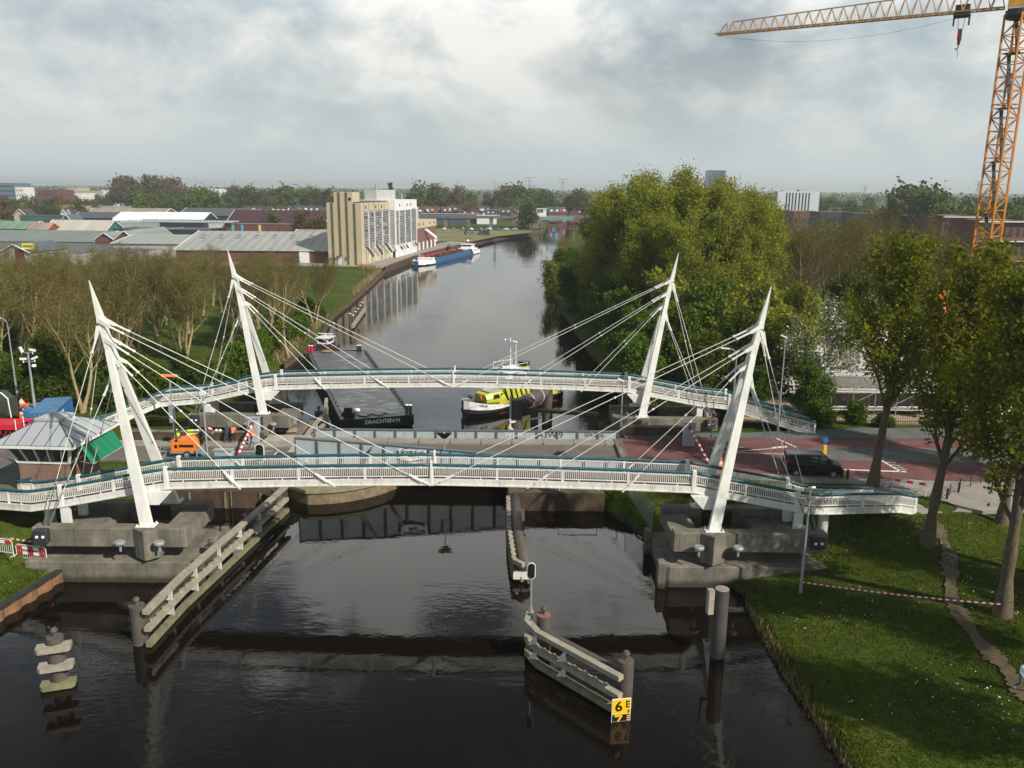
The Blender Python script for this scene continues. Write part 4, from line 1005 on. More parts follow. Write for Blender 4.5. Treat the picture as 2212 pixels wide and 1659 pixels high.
def boom(label, hx, hy, tip, zt, hz_=3.05):
    """barrier housing and its lowered red-white boom"""
    h = thing('barrier_housing', 'grey barrier housing ' + label, 'barrier box', (hx, hy, hz_))
    m = MB(); m.prism([(hx-.55, hy-.35), (hx+.55, hy-.35), (hx+.55, hy+.35), (hx-.55, hy+.35)], hz_-.2, hz_+2.2); m.build('cabinet', GIRD, h, bevel=.08)
    m = MB(); m.b2(hx-.6, hx+.6, hy-.4, hy+.4, hz_+2.2, hz_+2.3); m.build('lid', STEEL, h)
    b = thing('barrier_boom', 'red and white barrier boom ' + label, 'barrier boom', (hx, hy-.4, hz_+1.6))
    a, q = Vector((hx, hy-.45, hz_+1.75)), Vector(tip); n = 15
    m = MB()
    for i in range(n):
        m.mat(i % 2); m.tube(a.lerp(q, i/n), a.lerp(q, (i+1)/n), .1, n=10)
    m.build('pole', [REDW, WHT], b)
    m = MB(); m.bar(a + (a-q).normalized()*.6, a, .25, .3); m.build('counterweight', DKSTEEL, b)
p = atz(549, 953, 2.95); boom('at the left end of the bridge', p.x, p.y+.2, aty(514, 983, 69.6), 4, 2.95)
p = atz(1487, 960, 3.1); boom('at the right end of the bridge', p.x, p.y, aty(1532, 1002, 68.6), 4)
p = aty(486, 985, 68.4); m = MB(); m.b2(p.x-.8, p.x+.8, 67.8, 68.5, 2.0, 4.1); t = thing('barrier_housing', 'pale grey barrier housing in front of the left road edge', 'barrier box', (p.x, 68, 2)); m.build('cabinet', GIRD, t, bevel=.1); m = MB(); m.b2(p.x-.85, p.x+.85, 67.75, 68.52, 4.1, 4.2); m.build('lid', STEEL, t)
def column_mast(px, py, y, zt, lab, orange=True):
    b = aty(px, py, y); x = b.x; root = thing('signal_mast', lab, 'signal mast', (x, y, 2))
    m = MB(); m.tube((x, y, 2), (x, y, zt), .1, .08, n=8); m.build('pole', STEEL, root)
    m = MB(); m.b2(x-.25, x+.25, y-.3, y-.05, zt-4.4, zt-2.6); m.build('cabinet', STEEL, root)
    m = MB(); m.box((x, y, zt+.35), (1.5, .5, .14), .5, Matrix.Rotation(.14, 3, 'Y')); m.build('orange_panel', ORG, root)
    m = MB(); m.box((x, y, zt+.1), (.5, .4, .35)); m.build('bracket', BLACK, root)
column_mast(378, 950, 78.5, 8.0, 'tall mast with an orange panel behind the orange trailer')
def grey_pole(px0, py0, px1, py1, y, lab):
    a, b = aty(px0, py0, y), aty(px1, py1, y); root = thing('signal_mast', lab, 'signal mast', (a.x, y, 2))
    m = MB(); m.tube((a.x, y, 1.5), (a.x, y, b.z), .1, .08, n=8); m.build('pole', STEEL, root); m = MB(); m.box((a.x, y, b.z), (.5, .3, .3)); m.build('lamp_head', W, root)
grey_pole(449, 993, 436, 850, 69.6, 'plain grey post with small white head behind the near foot bridge')

# ================================================================ temporary barriers and tapes
def crowd_barrier(c, rz, label, red=True):
    root = thing('barrier_fence', label, 'barrier', c, rz, group='temporary site barriers')
    m = MB(); w, h = 2.4, 1.15
    m.path([(-w/2-.1, 0, -.05), (-w/2, 0, .1), (-w/2, 0, h-.15), (-w/2+.15, 0, h), (w/2-.15, 0, h), (w/2, 0, h-.15), (w/2, 0, .1), (w/2+.1, 0, -.05)], .03, 6)
    m.bar((-w/2, 0, .18), (w/2, 0, .18), .03, .03)
    for i in range(1, 14): m.bar((-w/2 + w*i/14, 0, .18), (-w/2 + w*i/14, 0, h), .018, .018)
    for x in (-w/2, w/2): m.bar((x, -.3, 0), (x, .3, 0), .04, .03)
    m.build('frame', W, root, local=True)
    b = MB()
    for z in ((.95, .58) if red else (.95,)):
        n = 5
        for i in range(n):
            b.mat((i + (z < .6)) % 2 if z > .6 else (i+1) % 2 if False else i % 2); x0 = -w/2 + .1 + (w-.2)*i/n; x1 = x0 + (w-.2)/n; b.b2(x0, x1, -.045, -.03, z-.11, z+.11)
    b.build('striped_board', [REDW, WHT], root, local=True)
    return root
p = on_ground(70, 1212); crowd_barrier((p.x, p.y, p.z), R(-12), 'white steel barrier with two red and white boards on the left lawn')
p = on_ground(-2, 1196); crowd_barrier((p.x, p.y, p.z), R(-14), 'white steel barrier cut by the left picture edge on the lawn', False)
p = atz(1970, 1072, 3.1); crowd_barrier((p.x, p.y+.6, 3.12), R(-25), 'steel barrier with one red and white board at the path by the bridge end', False)
def tape(a, b, sag, label, n=34, w=.09, thick=.012):
    a, b = Vector(a), Vector(b); m = MB()
    for i in range(n):
        u0, u1 = i/n, (i+1)/n; m.mat(i % 2)
        p, q = a.lerp(b, u0) - UPV*sag*4*u0*(1-u0), a.lerp(b, u1) - UPV*sag*4*u1*(1-u1); m.bar(p, q, thick, w)
    return tag(m.build('warning_tape', [WHT, REDW]), label, 'warning tape')
p = atz(1731, 1265, 2.2); q = atz(2150, 1306, 3.0); lp = on_ground(1729, 1280)
tape((lp.x, lp.y, hz(lp.x, lp.y)+.75), (28.6, 43.2, hz(28.7, 43.4)+.9), .12, 'red and white tape between the lamp post and a tree trunk', 60)
p = aty(-10, 1152, 54.); q = aty(150, 1176, 53.); tape((p.x-1, p.y, p.z), (q.x, q.y, q.z), .15, 'red and white tape behind the steel barriers on the left lawn', 30, .12)
def roadside():
    # bollard with blue and yellow, small posts, orange barrier, glass fence
    b = atz(1780, 985, 3.08); r = thing('traffic_bollard', 'yellow traffic bollard with a blue arrow sign on the red road', 'bollard', b)
    m = MB(); m.prism([(b.x-.17, b.y-.1), (b.x+.17, b.y-.1), (b.x+.17, b.y+.1), (b.x-.17, b.y+.1)], 3.0, 4.1); m.build('body', M('bollard_yellow', (.8, .45, .02), .5), r, bevel=.03)
    m = MB(); m.tube((b.x, b.y, 4.1), (b.x, b.y, 4.7), .04, n=8); m.build('post', STEEL, r); m = MB(); sign_plate(m, (b.x, b.y-.06, 4.6), (0, -1, 0), circle(.24)); m.build('sign_disc', M('arrow_sign_blue', (.02, .12, .45), .5), r)
    b = atz(1551, 1010, 3.08); r = thing('road_barrier', 'orange and white plastic barrier beside the near right mast', 'road barrier', b)
    m = MB(); m.prism([(b.x-.3, b.y-.3), (b.x+.35, b.y-.3), (b.x+.3, b.y+.2), (b.x-.3, b.y+.2)], 3.0, 4.2, [(b.x-.2, b.y-.1), (b.x+.25, b.y-.1), (b.x+.25, b.y+.1), (b.x-.2, b.y+.1)]); m.build('body', ORG, r, bevel=.04)
    m = MB(); m.b2(b.x-.28, b.x+.3, b.y-.29, b.y-.26, 3.45, 3.7); m.build('stripe', WHT, r)
    r0 = None
    spots = [(1818, 1033), (1755, 1030), (2045, 1078), (2070, 1064), (1830, 1036)]
    for i, (px, py) in enumerate(spots):
        q = atz(px, py, 3.1)
        if r0 is None:
            m = MB(); m.box((0, 0, .42), (.14, .14, .95)); r0 = m.build('bollard', BLACK, local=True, bevel=.02); r0.location = q; o = r0
        else: o = r0.copy(); COL.objects.link(o); o.location = q
        tag(o, 'small black square bollard at the edge of the red road', 'bollard', 'black bollards beside the red road')
    # chain link fence panels: right lawn edge and below the bridge
    a, c, d = atz(2072, 1062, 3.0), atz(2005, 1098, 2.9), atz(2140, 1040, 3.0)
    f = thing('wire_fence', 'thin dark wire fence beside the path at the tree row', 'fence', a)
    m = MB()
    for s, e in ((c, a), (a, d)):
        n = 3
        for i in range(n+1): p = s.lerp(e, i/n); m.bar(p, p + UPV*1.1, .06, .06)
        for z in (.35, .7, 1.05): m.bar(s + UPV*z, e + UPV*z, .015, .015)
    m.build('mesh_panel', DKSTEEL, f)
    a, b = Vector((9.8, 65.3, 1.6)), Vector((10.9, 59.0, .9)); f = thing('wire_fence', 'pale wire mesh fence sloping down the bank below the bridge', 'fence', a)
    m = MB(); n = 22
    for i in range(n+1): p = a.lerp(b, i/n); m.bar(p, p + UPV*2.1, .05 if i in (0, n) else .016, .05 if i in (0, n) else .016)
    for z in np.arange(.1, 2.15, .2): m.bar(a + UPV*z, b + UPV*z, .014, .014)
    m.build('mesh_panel', STEEL, f)
    b = atz(1608, 972, 3.08)
    # hand rails and thin warning post near the van
    q = aty(1716, 965, 66.5)
    b = atz(1700, 1018, 3.1); r = thing('hand_rail', 'bent white hand rail beside the van', 'rail', b)
    m = MB(); m.path([b, b + UPV*1.0, b + Vector((.6, -.1, 1.05)), b + Vector((1.3, -.2, .75)), b + Vector((1.5, -.2, 0))], .04, 6); m.build('tube', W, r)
    b = atz(1690, 1012, 3.1); r = thing('marker_pole', 'thin red and white marker pole left of the van', 'marker pole', b)
    m = MB()
    for i in range(8): m.mat(i % 2); m.tube(b + UPV*.35*i, b + UPV*.35*(i+1), .035, n=6)
    m.build('pole', [REDW, WHT], r)
roadside()
# ================================================================ people
def person(label, loc, rz, pose, cols, hair=HAIR, helmet=None, s=1., bag=False):
    """one skinned body; cols = (torso, legs, shoes)"""
    P = dict(pel=(0, 0, .95), sp=(0, .01, 1.16), ch=(0, .02, 1.36), nk=(0, .03, 1.52), hd=(0, .05, 1.63), tp=(0, .05, 1.73), ns=(0, .155, 1.61))
    for k, sg in (('l', -1), ('r', 1)):
        P.update({k+'hp': (sg*.1, 0, .9), k+'kn': (sg*.11, .03, .5), k+'an': (sg*.11, -.02, .09), k+'to': (sg*.13, .16, .04),
                  k+'sh': (sg*.19, .01, 1.43), k+'el': (sg*.25, -.03, 1.14), k+'wr': (sg*.25, .09, .9), k+'hn': (sg*.245, .12, .83)})
    P.update(pose)
    rad = dict(pel=.15, sp=.135, ch=.15, nk=.055, hd=.095, tp=.07, ns=.015, hp=.095, kn=.062, an=.042, to=.04, sh=.068, el=.046, wr=.031, hn=.034)
    names = list(P); idx = {n: i for i, n in enumerate(names)}; E = [('pel', 'sp'), ('sp', 'ch'), ('ch', 'nk'), ('nk', 'hd'), ('hd', 'tp'), ('hd', 'ns')]
    for k in 'lr': E += [('pel', k+'hp'), (k+'hp', k+'kn'), (k+'kn', k+'an'), (k+'an', k+'to'), ('ch', k+'sh'), (k+'sh', k+'el'), (k+'el', k+'wr'), (k+'wr', k+'hn')]
    V = [Vector(P[n]) for n in names]; Rr = [rad.get(n, rad.get(n[1:], .03)) for n in names]; Ed = [(idx[a], idx[b]) for a, b in E]
    for k, sg in (('l', -1), ('r', 1)):
        h, w = Vector(P[k+'hn']), Vector(P[k+'wr']); d = (h-w).normalized(); side = d.cross(Vector((0, 1, 0)) if abs(d.y) < .8 else Vector((1, 0, 0))).normalized()
        for q, (o, L) in enumerate(((-.03, .075), (-.01, .085), (.01, .08), (.03, .065))):
            V.append(h + side*o + d*L*.5); Rr.append(.010); V.append(h + side*o*1.1 + d*L + Vector((0, .015, -.01))); Rr.append(.008); Ed += [(idx[k+'hn'], len(V)-2), (len(V)-2, len(V)-1)]
        V.append(h - d*.03 + side*.055*sg + Vector((0, .02, 0))); Rr.append(.010); Ed.append((idx[k+'hn'], len(V)-1))
    me = bpy.data.meshes.new('skeleton'); me.from_pydata([v*s for v in V], Ed, []); o = bpy.data.objects.new('skeleton', me); COL.objects.link(o)
    sk = o.modifiers.new('skin', 'SKIN'); o.modifiers.new('sub', 'SUBSURF').levels = 1
    for i, r in enumerate(Rr): me.skin_vertices[0].data[i].radius = (r*s, r*s*(.8 if names[i:i+1] and names[min(i, len(names)-1)] in ('ch', 'sp', 'pel') and i < len(names) else 1))
    me.skin_vertices[0].data[0].use_root = True
    dg = bpy.context.evaluated_depsgraph_get(); bm_ = bpy.data.meshes.new_from_object(o.evaluated_get(dg)); bpy.data.objects.remove(o); bm_.name = 'body'
    bm_.materials.clear()
    for m_ in (SKIN, cols[0], cols[1], cols[2]): bm_.materials.append(m_)
    seg = []
    for a, b in Ed:
        n = (names[a] if a < len(names) else 'f', names[b] if b < len(names) else 'f'); t = n[1] if len(n[1]) < 3 or n[1] == 'pel' else n[1][1:]
        mi = 0 if t in ('hd', 'tp', 'ns', 'hn', 'f') else 3 if t == 'to' else 2 if t in ('kn', 'an', 'hp') else 1
        seg.append((V[a]*s, V[b]*s, mi))
    mids = []
    for p in bm_.polygons:
        c = Vector(p.center); best = (9, 0)
        for a, b, mi in seg:
            ab = b-a; u = max(0, min(1, (c-a).dot(ab)/max(ab.dot(ab), 1e-9))); dd = (c-a-ab*u).length
            if dd < best[0]: best = (dd, mi)
        mids.append(best[1])
    bm_.polygons.foreach_set('material_index', mids); bm_.polygons.foreach_set('use_smooth', [True]*len(bm_.polygons))
    root = thing('person', label, 'person', loc, rz); b = bpy.data.objects.new('body', bm_); COL.objects.link(b); b.parent = root
    h = Vector(P['hd'])*s; up = (Vector(P['tp'])-Vector(P['hd'])).normalized(); c = h + up*.045*s
    m = MB(); m.ball(c + Vector((0, -.012, .0)), (.122 if helmet else .112)*s, 10, (1, 1.08, .98 if not helmet else .9))
    if helmet: m.lathe(c + Vector((0, .02, .0)), [(.15*s, -.01), (.155*s, .01)], 12); m.build('helmet', helmet, root, local=True, smooth=True)
    else: m.build('hair', hair, root, local=True, smooth=True)
    e = MB()
    for sg in (-1, 1): e.ball(h + Vector((sg*.034, .085, .01))*s, .012*s, 6); e.ball(h + Vector((sg*.098, .0, -.01))*s, .022*s, 6, (.5, 1, 1.4))
    e.build('face_detail', SKIN, root, local=True)
    return root
LEAN = dict(sp=(0, .08, 1.14), ch=(0, .24, 1.28), nk=(0, .36, 1.38), hd=(0, .45, 1.44), tp=(0, .50, 1.53), ns=(0, .54, 1.39),
            lsh=(-.19, .27, 1.33), rsh=(.19, .27, 1.33), lel=(-.26, .42, 1.1), rel=(.26, .42, 1.1), lwr=(-.1, .6, 1.13), rwr=(.1, .6, 1.13), lhn=(-.04, .64, 1.14), rhn=(.04, .64, 1.14), lan=(-.13, -.1, .09), ran=(.14, -.02, .09), lto=(-.14, .07, .04), rto=(.15, .15, .04))
WALK = dict(lkn=(-.1, .2, .52), lan=(-.1, .26, .12), lto=(-.11, .44, .07), rkn=(.1, .04, .5), ran=(.1, -.28, .16), rto=(.11, -.14, .05), lel=(-.25, -.16, 1.16), lwr=(-.25, -.02, .94), lhn=(-.25, .02, .87), rel=(.25, .02, 1.15), rwr=(.25, .24, .98), rhn=(.25, .3, .94))
STAND = {}
p = atz(494, 953, 2.95); person('person in dark navy overalls leaning on the parapet wall', (p.x, 73.9, 2.96), 0, LEAN, (NAVY, NAVY, BLACK))
p = atz(508, 953, 2.95); person('person in an orange vest and dark trousers leaning on the parapet wall', (p.x, 73.92, 2.96), R(5), LEAN, (HIVO, BLACK, BLACK))
p = atz(545, 964, 2.84); person('person in orange jacket and yellow helmet striding on the road', (p.x, p.y, 2.85), R(140), WALK, (HIVO, NAVY, BLACK), helmet=M('helmet_yellow', (.85, .5, .02), .4), s=1.02)
p = on_ground(2203, 1493); person('person in jeans and a pale top standing at the right lawn edge', (p.x, p.y, hz(p.x, p.y)), R(200), WALK, (M('pale_blue_top', (.3, .36, .4), .8), DENIM, WHT))
p = on_ground(834, 588); person('person in black walking on the bank before the silo', (p.x, p.y, hz(p.x, p.y)), R(30), WALK, (BLACK, BLACK, BLACK))
p = on_ground(841, 587); person('person in grey walking beside the one in black before the silo', (p.x, p.y, hz(p.x, p.y)), R(30), WALK, (M('grey_coat', (.3, .28, .26), .9), M('grey_trousers', (.2, .2, .2), .9), BLACK))
def clothes():
    rng = random.Random(5)
    for (px, lab, cols, w, nm, cat) in ((384, 'yellow hi-vis jacket lying on the left end of the parapet wall', (HIVY, NAVY), .5, 'jacket', 'jacket'), (417, 'spread yellow hi-vis jacket lying on the parapet wall', (HIVY, WHT), 1.1, 'jacket', 'jacket'), (453, 'red and white life ring lying on the parapet wall', (REDW, WHT), .7, 'life_ring', 'life ring'), (472, 'pair of white helmets lying on the parapet wall', (WHT, BLACK), .5, 'helmets', 'helmet')):
        x = aty(px, 938, 74.6).x
        if nm == 'life_ring':
            m = MB(); k = 16
            for i in range(k):
                t0, t1 = 2*math.pi*i/k, 2*math.pi*(i+1)/k; m.mat(i//2 % 2); m.tube((x + .38*math.cos(t0), 74.5 - .1*math.sin(t0), 3.88 + .33*math.sin(t0)), (x + .38*math.cos(t1), 74.5 - .1*math.sin(t1), 3.88 + .33*math.sin(t1)), .09, n=8)
            tag(m.build('life_ring', list(cols)), lab, cat)
        elif nm == 'helmets':
            for dx in (-.2, .16):
                m = MB(); m.ball((x+dx, 74.65, 3.93), .15, 10, (1, 1.15, .9)); m.lathe((x+dx, 74.65, 3.9), [(.16, 0), (.19, .02)], 12); tag(m.build('helmet', WHT, smooth=True), ('left' if dx < 0 else 'right') + ' one of two white helmets lying on the parapet wall', 'helmet')
        else:
            root = thing(nm, lab, cat, (x, 74.62, 3.87)); m = MB(); n = 9; G = []
            for i in range(n+1):
                for j in range(5):
                    u = -w/2 + w*i/n; v = j/4; G.append((x + u + .06*rng.uniform(-1, 1), 74.92 - .62*min(v, .72) - .02*rng.random(), 3.9 + .07*rng.random() - max(0, v-.6)*1.6*(.6 + .5*rng.random())))
            m.add(G, [(i*5+j, i*5+j+1, (i+1)*5+j+1, (i+1)*5+j) for i in range(n) for j in range(4)]); m.build('cloth', cols[0], root)
            m = MB(); m.ball((x + w*.4, 74.6, 3.95), .13, 8, (1.3, 1, .7)); m.ball((x + w*.15, 74.58, 3.93), .1, 8, (1.5, 1, .6)); m.build('lining', cols[1], root)
clothes()

# ================================================================ vehicles
def wheel(root, x, y, z, r, w, rim=STEEL, name='wheel'):
    m = MB(); m.tube((x, y-w/2, z), (x, y+w/2, z), r, n=22); t = m.build(name, RUBBER, root, local=True, bevel=.02)
    m = MB(); sy = -1 if y < 0 else 1
    m.tube((x, y+sy*w*.45, z), (x, y+sy*w*.53, z), r*.62, r*.55, n=18); m.tube((x, y+sy*w*.52, z), (x, y+sy*w*.58, z), r*.18, n=10); m.build('rim', rim, t, local=True)
def loft(mb, st):
    """body from stations (x, zb, zbelt, ztop, wb, wt): eight-point rings"""
    rings = []
    for x, zb, zm, zt, wb, wt in st:
        rings.append([(x, -wb*.9, zb), (x, -wb, zb+(zm-zb)*.35), (x, -wb, zm), (x, -wt, zt-.04), (x, -wt*.8, zt), (x, wt*.8, zt), (x, wt, zt-.04), (x, wb, zm), (x, wb, zb+(zm-zb)*.35), (x, wb*.9, zb)])
    n = 10; vs = [v for r in rings for v in r]; fs = []
    for i in range(len(rings)-1):
        for k in range(n): fs.append((i*n+k, i*n+(k+1) % n, (i+1)*n+(k+1) % n, (i+1)*n+k))
    fs += [tuple(range(n-1, -1, -1)), tuple(range((len(rings)-1)*n, len(rings)*n))]
    mb.add(vs, fs)
def van():
    p = atz(1753, 1026, 3.06); root = thing('van', 'black panel van parked on the red road before the near right mast', 'van', (p.x+.15, p.y+.3, 3.05), R(-5))
    VP = M('van_paint', (.018, .02, .022), .22, .3, .2, .8)
    st = [(-2.35, .5, 1.0, 1.75, .84, .74), (-2.28, .36, 1.08, 1.88, .92, .8), (-1.2, .3, 1.12, 1.93, .95, .82), (.35, .3, 1.12, 1.93, .95, .82), (.8, .3, 1.1, 1.84, .95, .78), (1.52, .3, 1.02, 1.2, .93, .84), (2.05, .32, .92, 1.06, .89, .78), (2.3, .36, .8, .92, .78, .66), (2.38, .42, .66, .74, .66, .58)]
    m = MB(); loft(m, st); body = m.build('body', VP, root, local=True, smooth=False)
    g = MB()
    g.add([(.84, -.76, 1.81), (.84, .76, 1.81), (1.50, .80, 1.22), (1.50, -.80, 1.22)], [(0, 3, 2, 1)]); v = g.v
    g.v = [(a+.02, b, c+.03) for a, b, c in v]
    g.build('windscreen', GLASS, root, local=True)
    for s in (-1, 1):
        def side(x0, x1, xa, xb, nm):
            w = MB(); yb, yt = s*.965, s*.845
            w.add([(x0, yb, 1.16), (x1, yb, 1.16), (xb, yt, 1.80), (xa, yt, 1.80)], [(0, 1, 2, 3)]); w.build(nm, GLASS, root, local=True)
        side(.28, 1.32, .34, .78, 'door_window'); side(-.85, .18, -.8, .16, 'side_window')
        for x in (1.48, -1.55): wheel(root, x, s*.84, .33, .33, .22)
        w = MB(); w.box((2.12, s*.72, .86), (.3, .22, .14)); w.build('headlight', WHT, root, local=True)
        w = MB(); w.box((-2.34, s*.76, 1.15), (.08, .14, .5)); w.build('tail_light', REDW, root, local=True)
        w = MB(); w.box((1.05, s*1.05, 1.2), (.18, .2, .22)); w.build('wing_mirror', BLACK, root, local=True)
    w = MB(); w.box((2.36, 0, .55), (.1, 1.3, .22)); w.box((-2.36, 0, .55), (.1, 1.6, .2)); w.build('bumper', BLACK, root, local=True)
    w = MB()
    for s in (-1, 1): w.box((-.4, s*.963, .72), (3.4, .012, .1)); w.box((.2, s*.962, 1.2), (.015, .012, 1.1)) if False else None
    w.build('trim_strip', BLACK, root, local=True)
van()
def make_car():
    root = empty('parked_car', (0, 0, -50)); m = MB()
    loft(m, [(-2.1, .35, .7, .85, .75, .65), (-2., .28, .75, .92, .85, .74), (-1.4, .25, .8, 1.0, .88, .76), (-1.05, .25, .82, 1.4, .88, .64), (.2, .25, .82, 1.45, .88, .64), (.95, .25, .8, .98, .88, .76), (1.9, .28, .7, .82, .82, .7), (2.1, .34, .55, .62, .7, .6)])
    pm, t, b = nt('car_paint'); oi = t.nodes.new('ShaderNodeObjectInfo')
    t.links.new(ramp(t, oi.outputs['Random'], [(0, (.02, .02, .025)), (.3, (.5, .5, .52)), (.55, (.7, .7, .7)), (.8, (.05, .1, .25)), (1., (.35, .03, .03))]), b.inputs['Base Color']); b.inputs['Roughness'].default_value = .3
    m.build('body', pm, root, local=True)
    g = MB(); g.b2(-1.1, .5, -.72, .72, .95, 1.3); g.build('window', GLASS, root, local=True)
    for x in (-1.3, 1.3):
        for s in (-1, 1): wheel(root, x, s*.76, .3, .3, .2)
    return root
CAR = make_car(); car_used = [False]
def car(x, y, z, rz, label, group=None):
    o = CAR if not car_used[0] else copy_tree(CAR); car_used[0] = True
    o.location = (x, y, z); o.rotation_euler = (0, 0, rz); tag(o, label, 'car', group); return o
p = atz(1708, 924, 2.06)
p = atz(900+0, 0, 2.) if False else None
p = atz((900+1785/2.212)/1.753, (640+655/2.212)/1.753, 2.06); car(p.x, p.y, 2.07, R(70), 'dark car parked on the silo quay beside the cargo ship')
def trailer():
    p = atz(397, 989, 2.84); x, y = p.x, p.y+.6; root = thing('light_tower_trailer', 'orange light tower trailer standing on the road left of the barrier', 'trailer', (x, y, 2.84))
    L = dict(local=True); m = MB()
    m.extr([(-1.1, -.6, .55), (1.35, -.6, .55), (1.45, -.6, .8), (1.2, -.6, 1.75), (.9, -.6, 1.95), (.2, -.6, 1.75), (-1.0, -.6, 1.62), (-1.12, -.6, 1.4)], (0, 1.2, 0)); hb = m.build('hood', ORG, root, local=True, bevel=.04)
    m = MB(); m.b2(-.35, .95, -.615, -.6, .98, 1.22); m.b2(-.75, -.5, -.615, -.6, .9, 1.2); m.b2(-.65, -.42, -.62, .62, 1.5, 1.68); m.build('dark_panel', BLACK, hb, local=True)
    m = MB(); m.b2(-1.2, 1.6, -.65, .65, .42, .55); m.bar((-1.2, 0, .45), (-2.5, 0, .35), .12, .1); m.bar((-2.45, -.1, .0), (-2.2, -.1, .9), .08, .08); m.bar((-1.8, -.8, .05), (-1.8, .8, .45), .07, .07); m.bar((1.3, -.9, .0), (1.35, -.9, 1.0), .08, .08); m.bar((2.1, -.6, .0), (2.0, -.6, 1.3), .14, .14); m.build('chassis', STEEL, root, local=True)
    m = MB(); m.extr([(1.3, -.7, .5), (2.0, -.7, .3), (2.0, -.7, 1.25), (1.3, -.7, 1.1)], (0, .06, 0)); m.build('rear_panel', STEEL, root, local=True)
    for s in (-1, 1): wheel(root, .35, s*.7, .33, .33, .2)
    m = MB(); m.tube((-.8, 0, 1.6), (-.8, 0, 3.1), .09, n=8); m.tube((-.8, 0, 3.1), (-.8, 0, 4.4), .06, n=8); m.build('mast', DKSTEEL, root, local=True)
    m = MB()
    for a, b in ((1.3, 1.9), (1.75, 2.2), (1.6, 1.45), (2.05, 1.7)): m.box((a, .1, b), (.5, .35, .45), .3, Matrix.Rotation(-.5, 3, 'Y'))
    m.build('lamp_cluster', DKSTEEL, root, local=True)
trailer()
def container(label, c, dims, rz, z=3.0, logo=False):
    l, w, h = dims; root = thing('container', label, 'container', (c[0], c[1], z), rz, group='blue site containers'); m = MB()
    m.b2(-l/2, l/2, -w/2, w/2, .1, h-.05); bd = m.build('body', BLU, root, local=True)
    m = MB(); n = int(l/.42)
    for i in range(n):
        x = -l/2 + .25 + (l-.5)*i/(n-1)
        for s in (-1, 1): m.b2(x-.1, x+.1, s*(w/2), s*(w/2+.04), .25, h-.2)
    for s in (-1, 1):
        for z_ in (.12, h-.08): m.b2(-l/2-.03, l/2+.03, s*w/2, s*(w/2+.06), z_-.08, z_+.08)
        for x in (-l/2, l/2): m.b2(x-.07, x+.07, s*(w/2-.03), s*(w/2+.07), 0, h)
    m.build('rib', BLU, bd, local=True)
    m = MB(); m.b2(-l/2, l/2, -w/2, w/2, h-.048, h); m.build('roof', M('container_roof', (.08, .2, .36), .6, 0, .3, .8, dirt=.3, dirtc=(.15, .18, .2)), root, local=True)
    d = MB()
    for y in (-.6, -.25, .25, .6): d.tube((l/2+.05, y*w/2.2, .2), (l/2+.05, y*w/2.2, h-.2), .035, n=6)
    d.build('door_bar', STEEL, root, local=True)
    if logo:
        m = MB(); m.b2(.4, 2.4, w/2+.045, w/2+.06, 1.2, 2.2); pl = m.build('sign_panel', WHT, root, local=True)
        m = MB(); m.b2(.6, 2.2, w/2+.061, w/2+.07, 1.8, 2.0); m.b2(.6, 1.8, w/2+.061, w/2+.07, 1.4, 1.55); m.build('lettering', BLACK, pl, local=True)
a = aty(208, 905, 88); container('large blue container with a pale sign on its long side behind the control cabin', (-46.4, 79.6), (6.0, 2.4, 2.6), R(-75), 2.4, True)
b = aty(98, 915, 88); container('smaller bright blue container left of the large one', (-48.6, 80.8), (3.2, 1.4, 2.1), R(-75), 2.4)
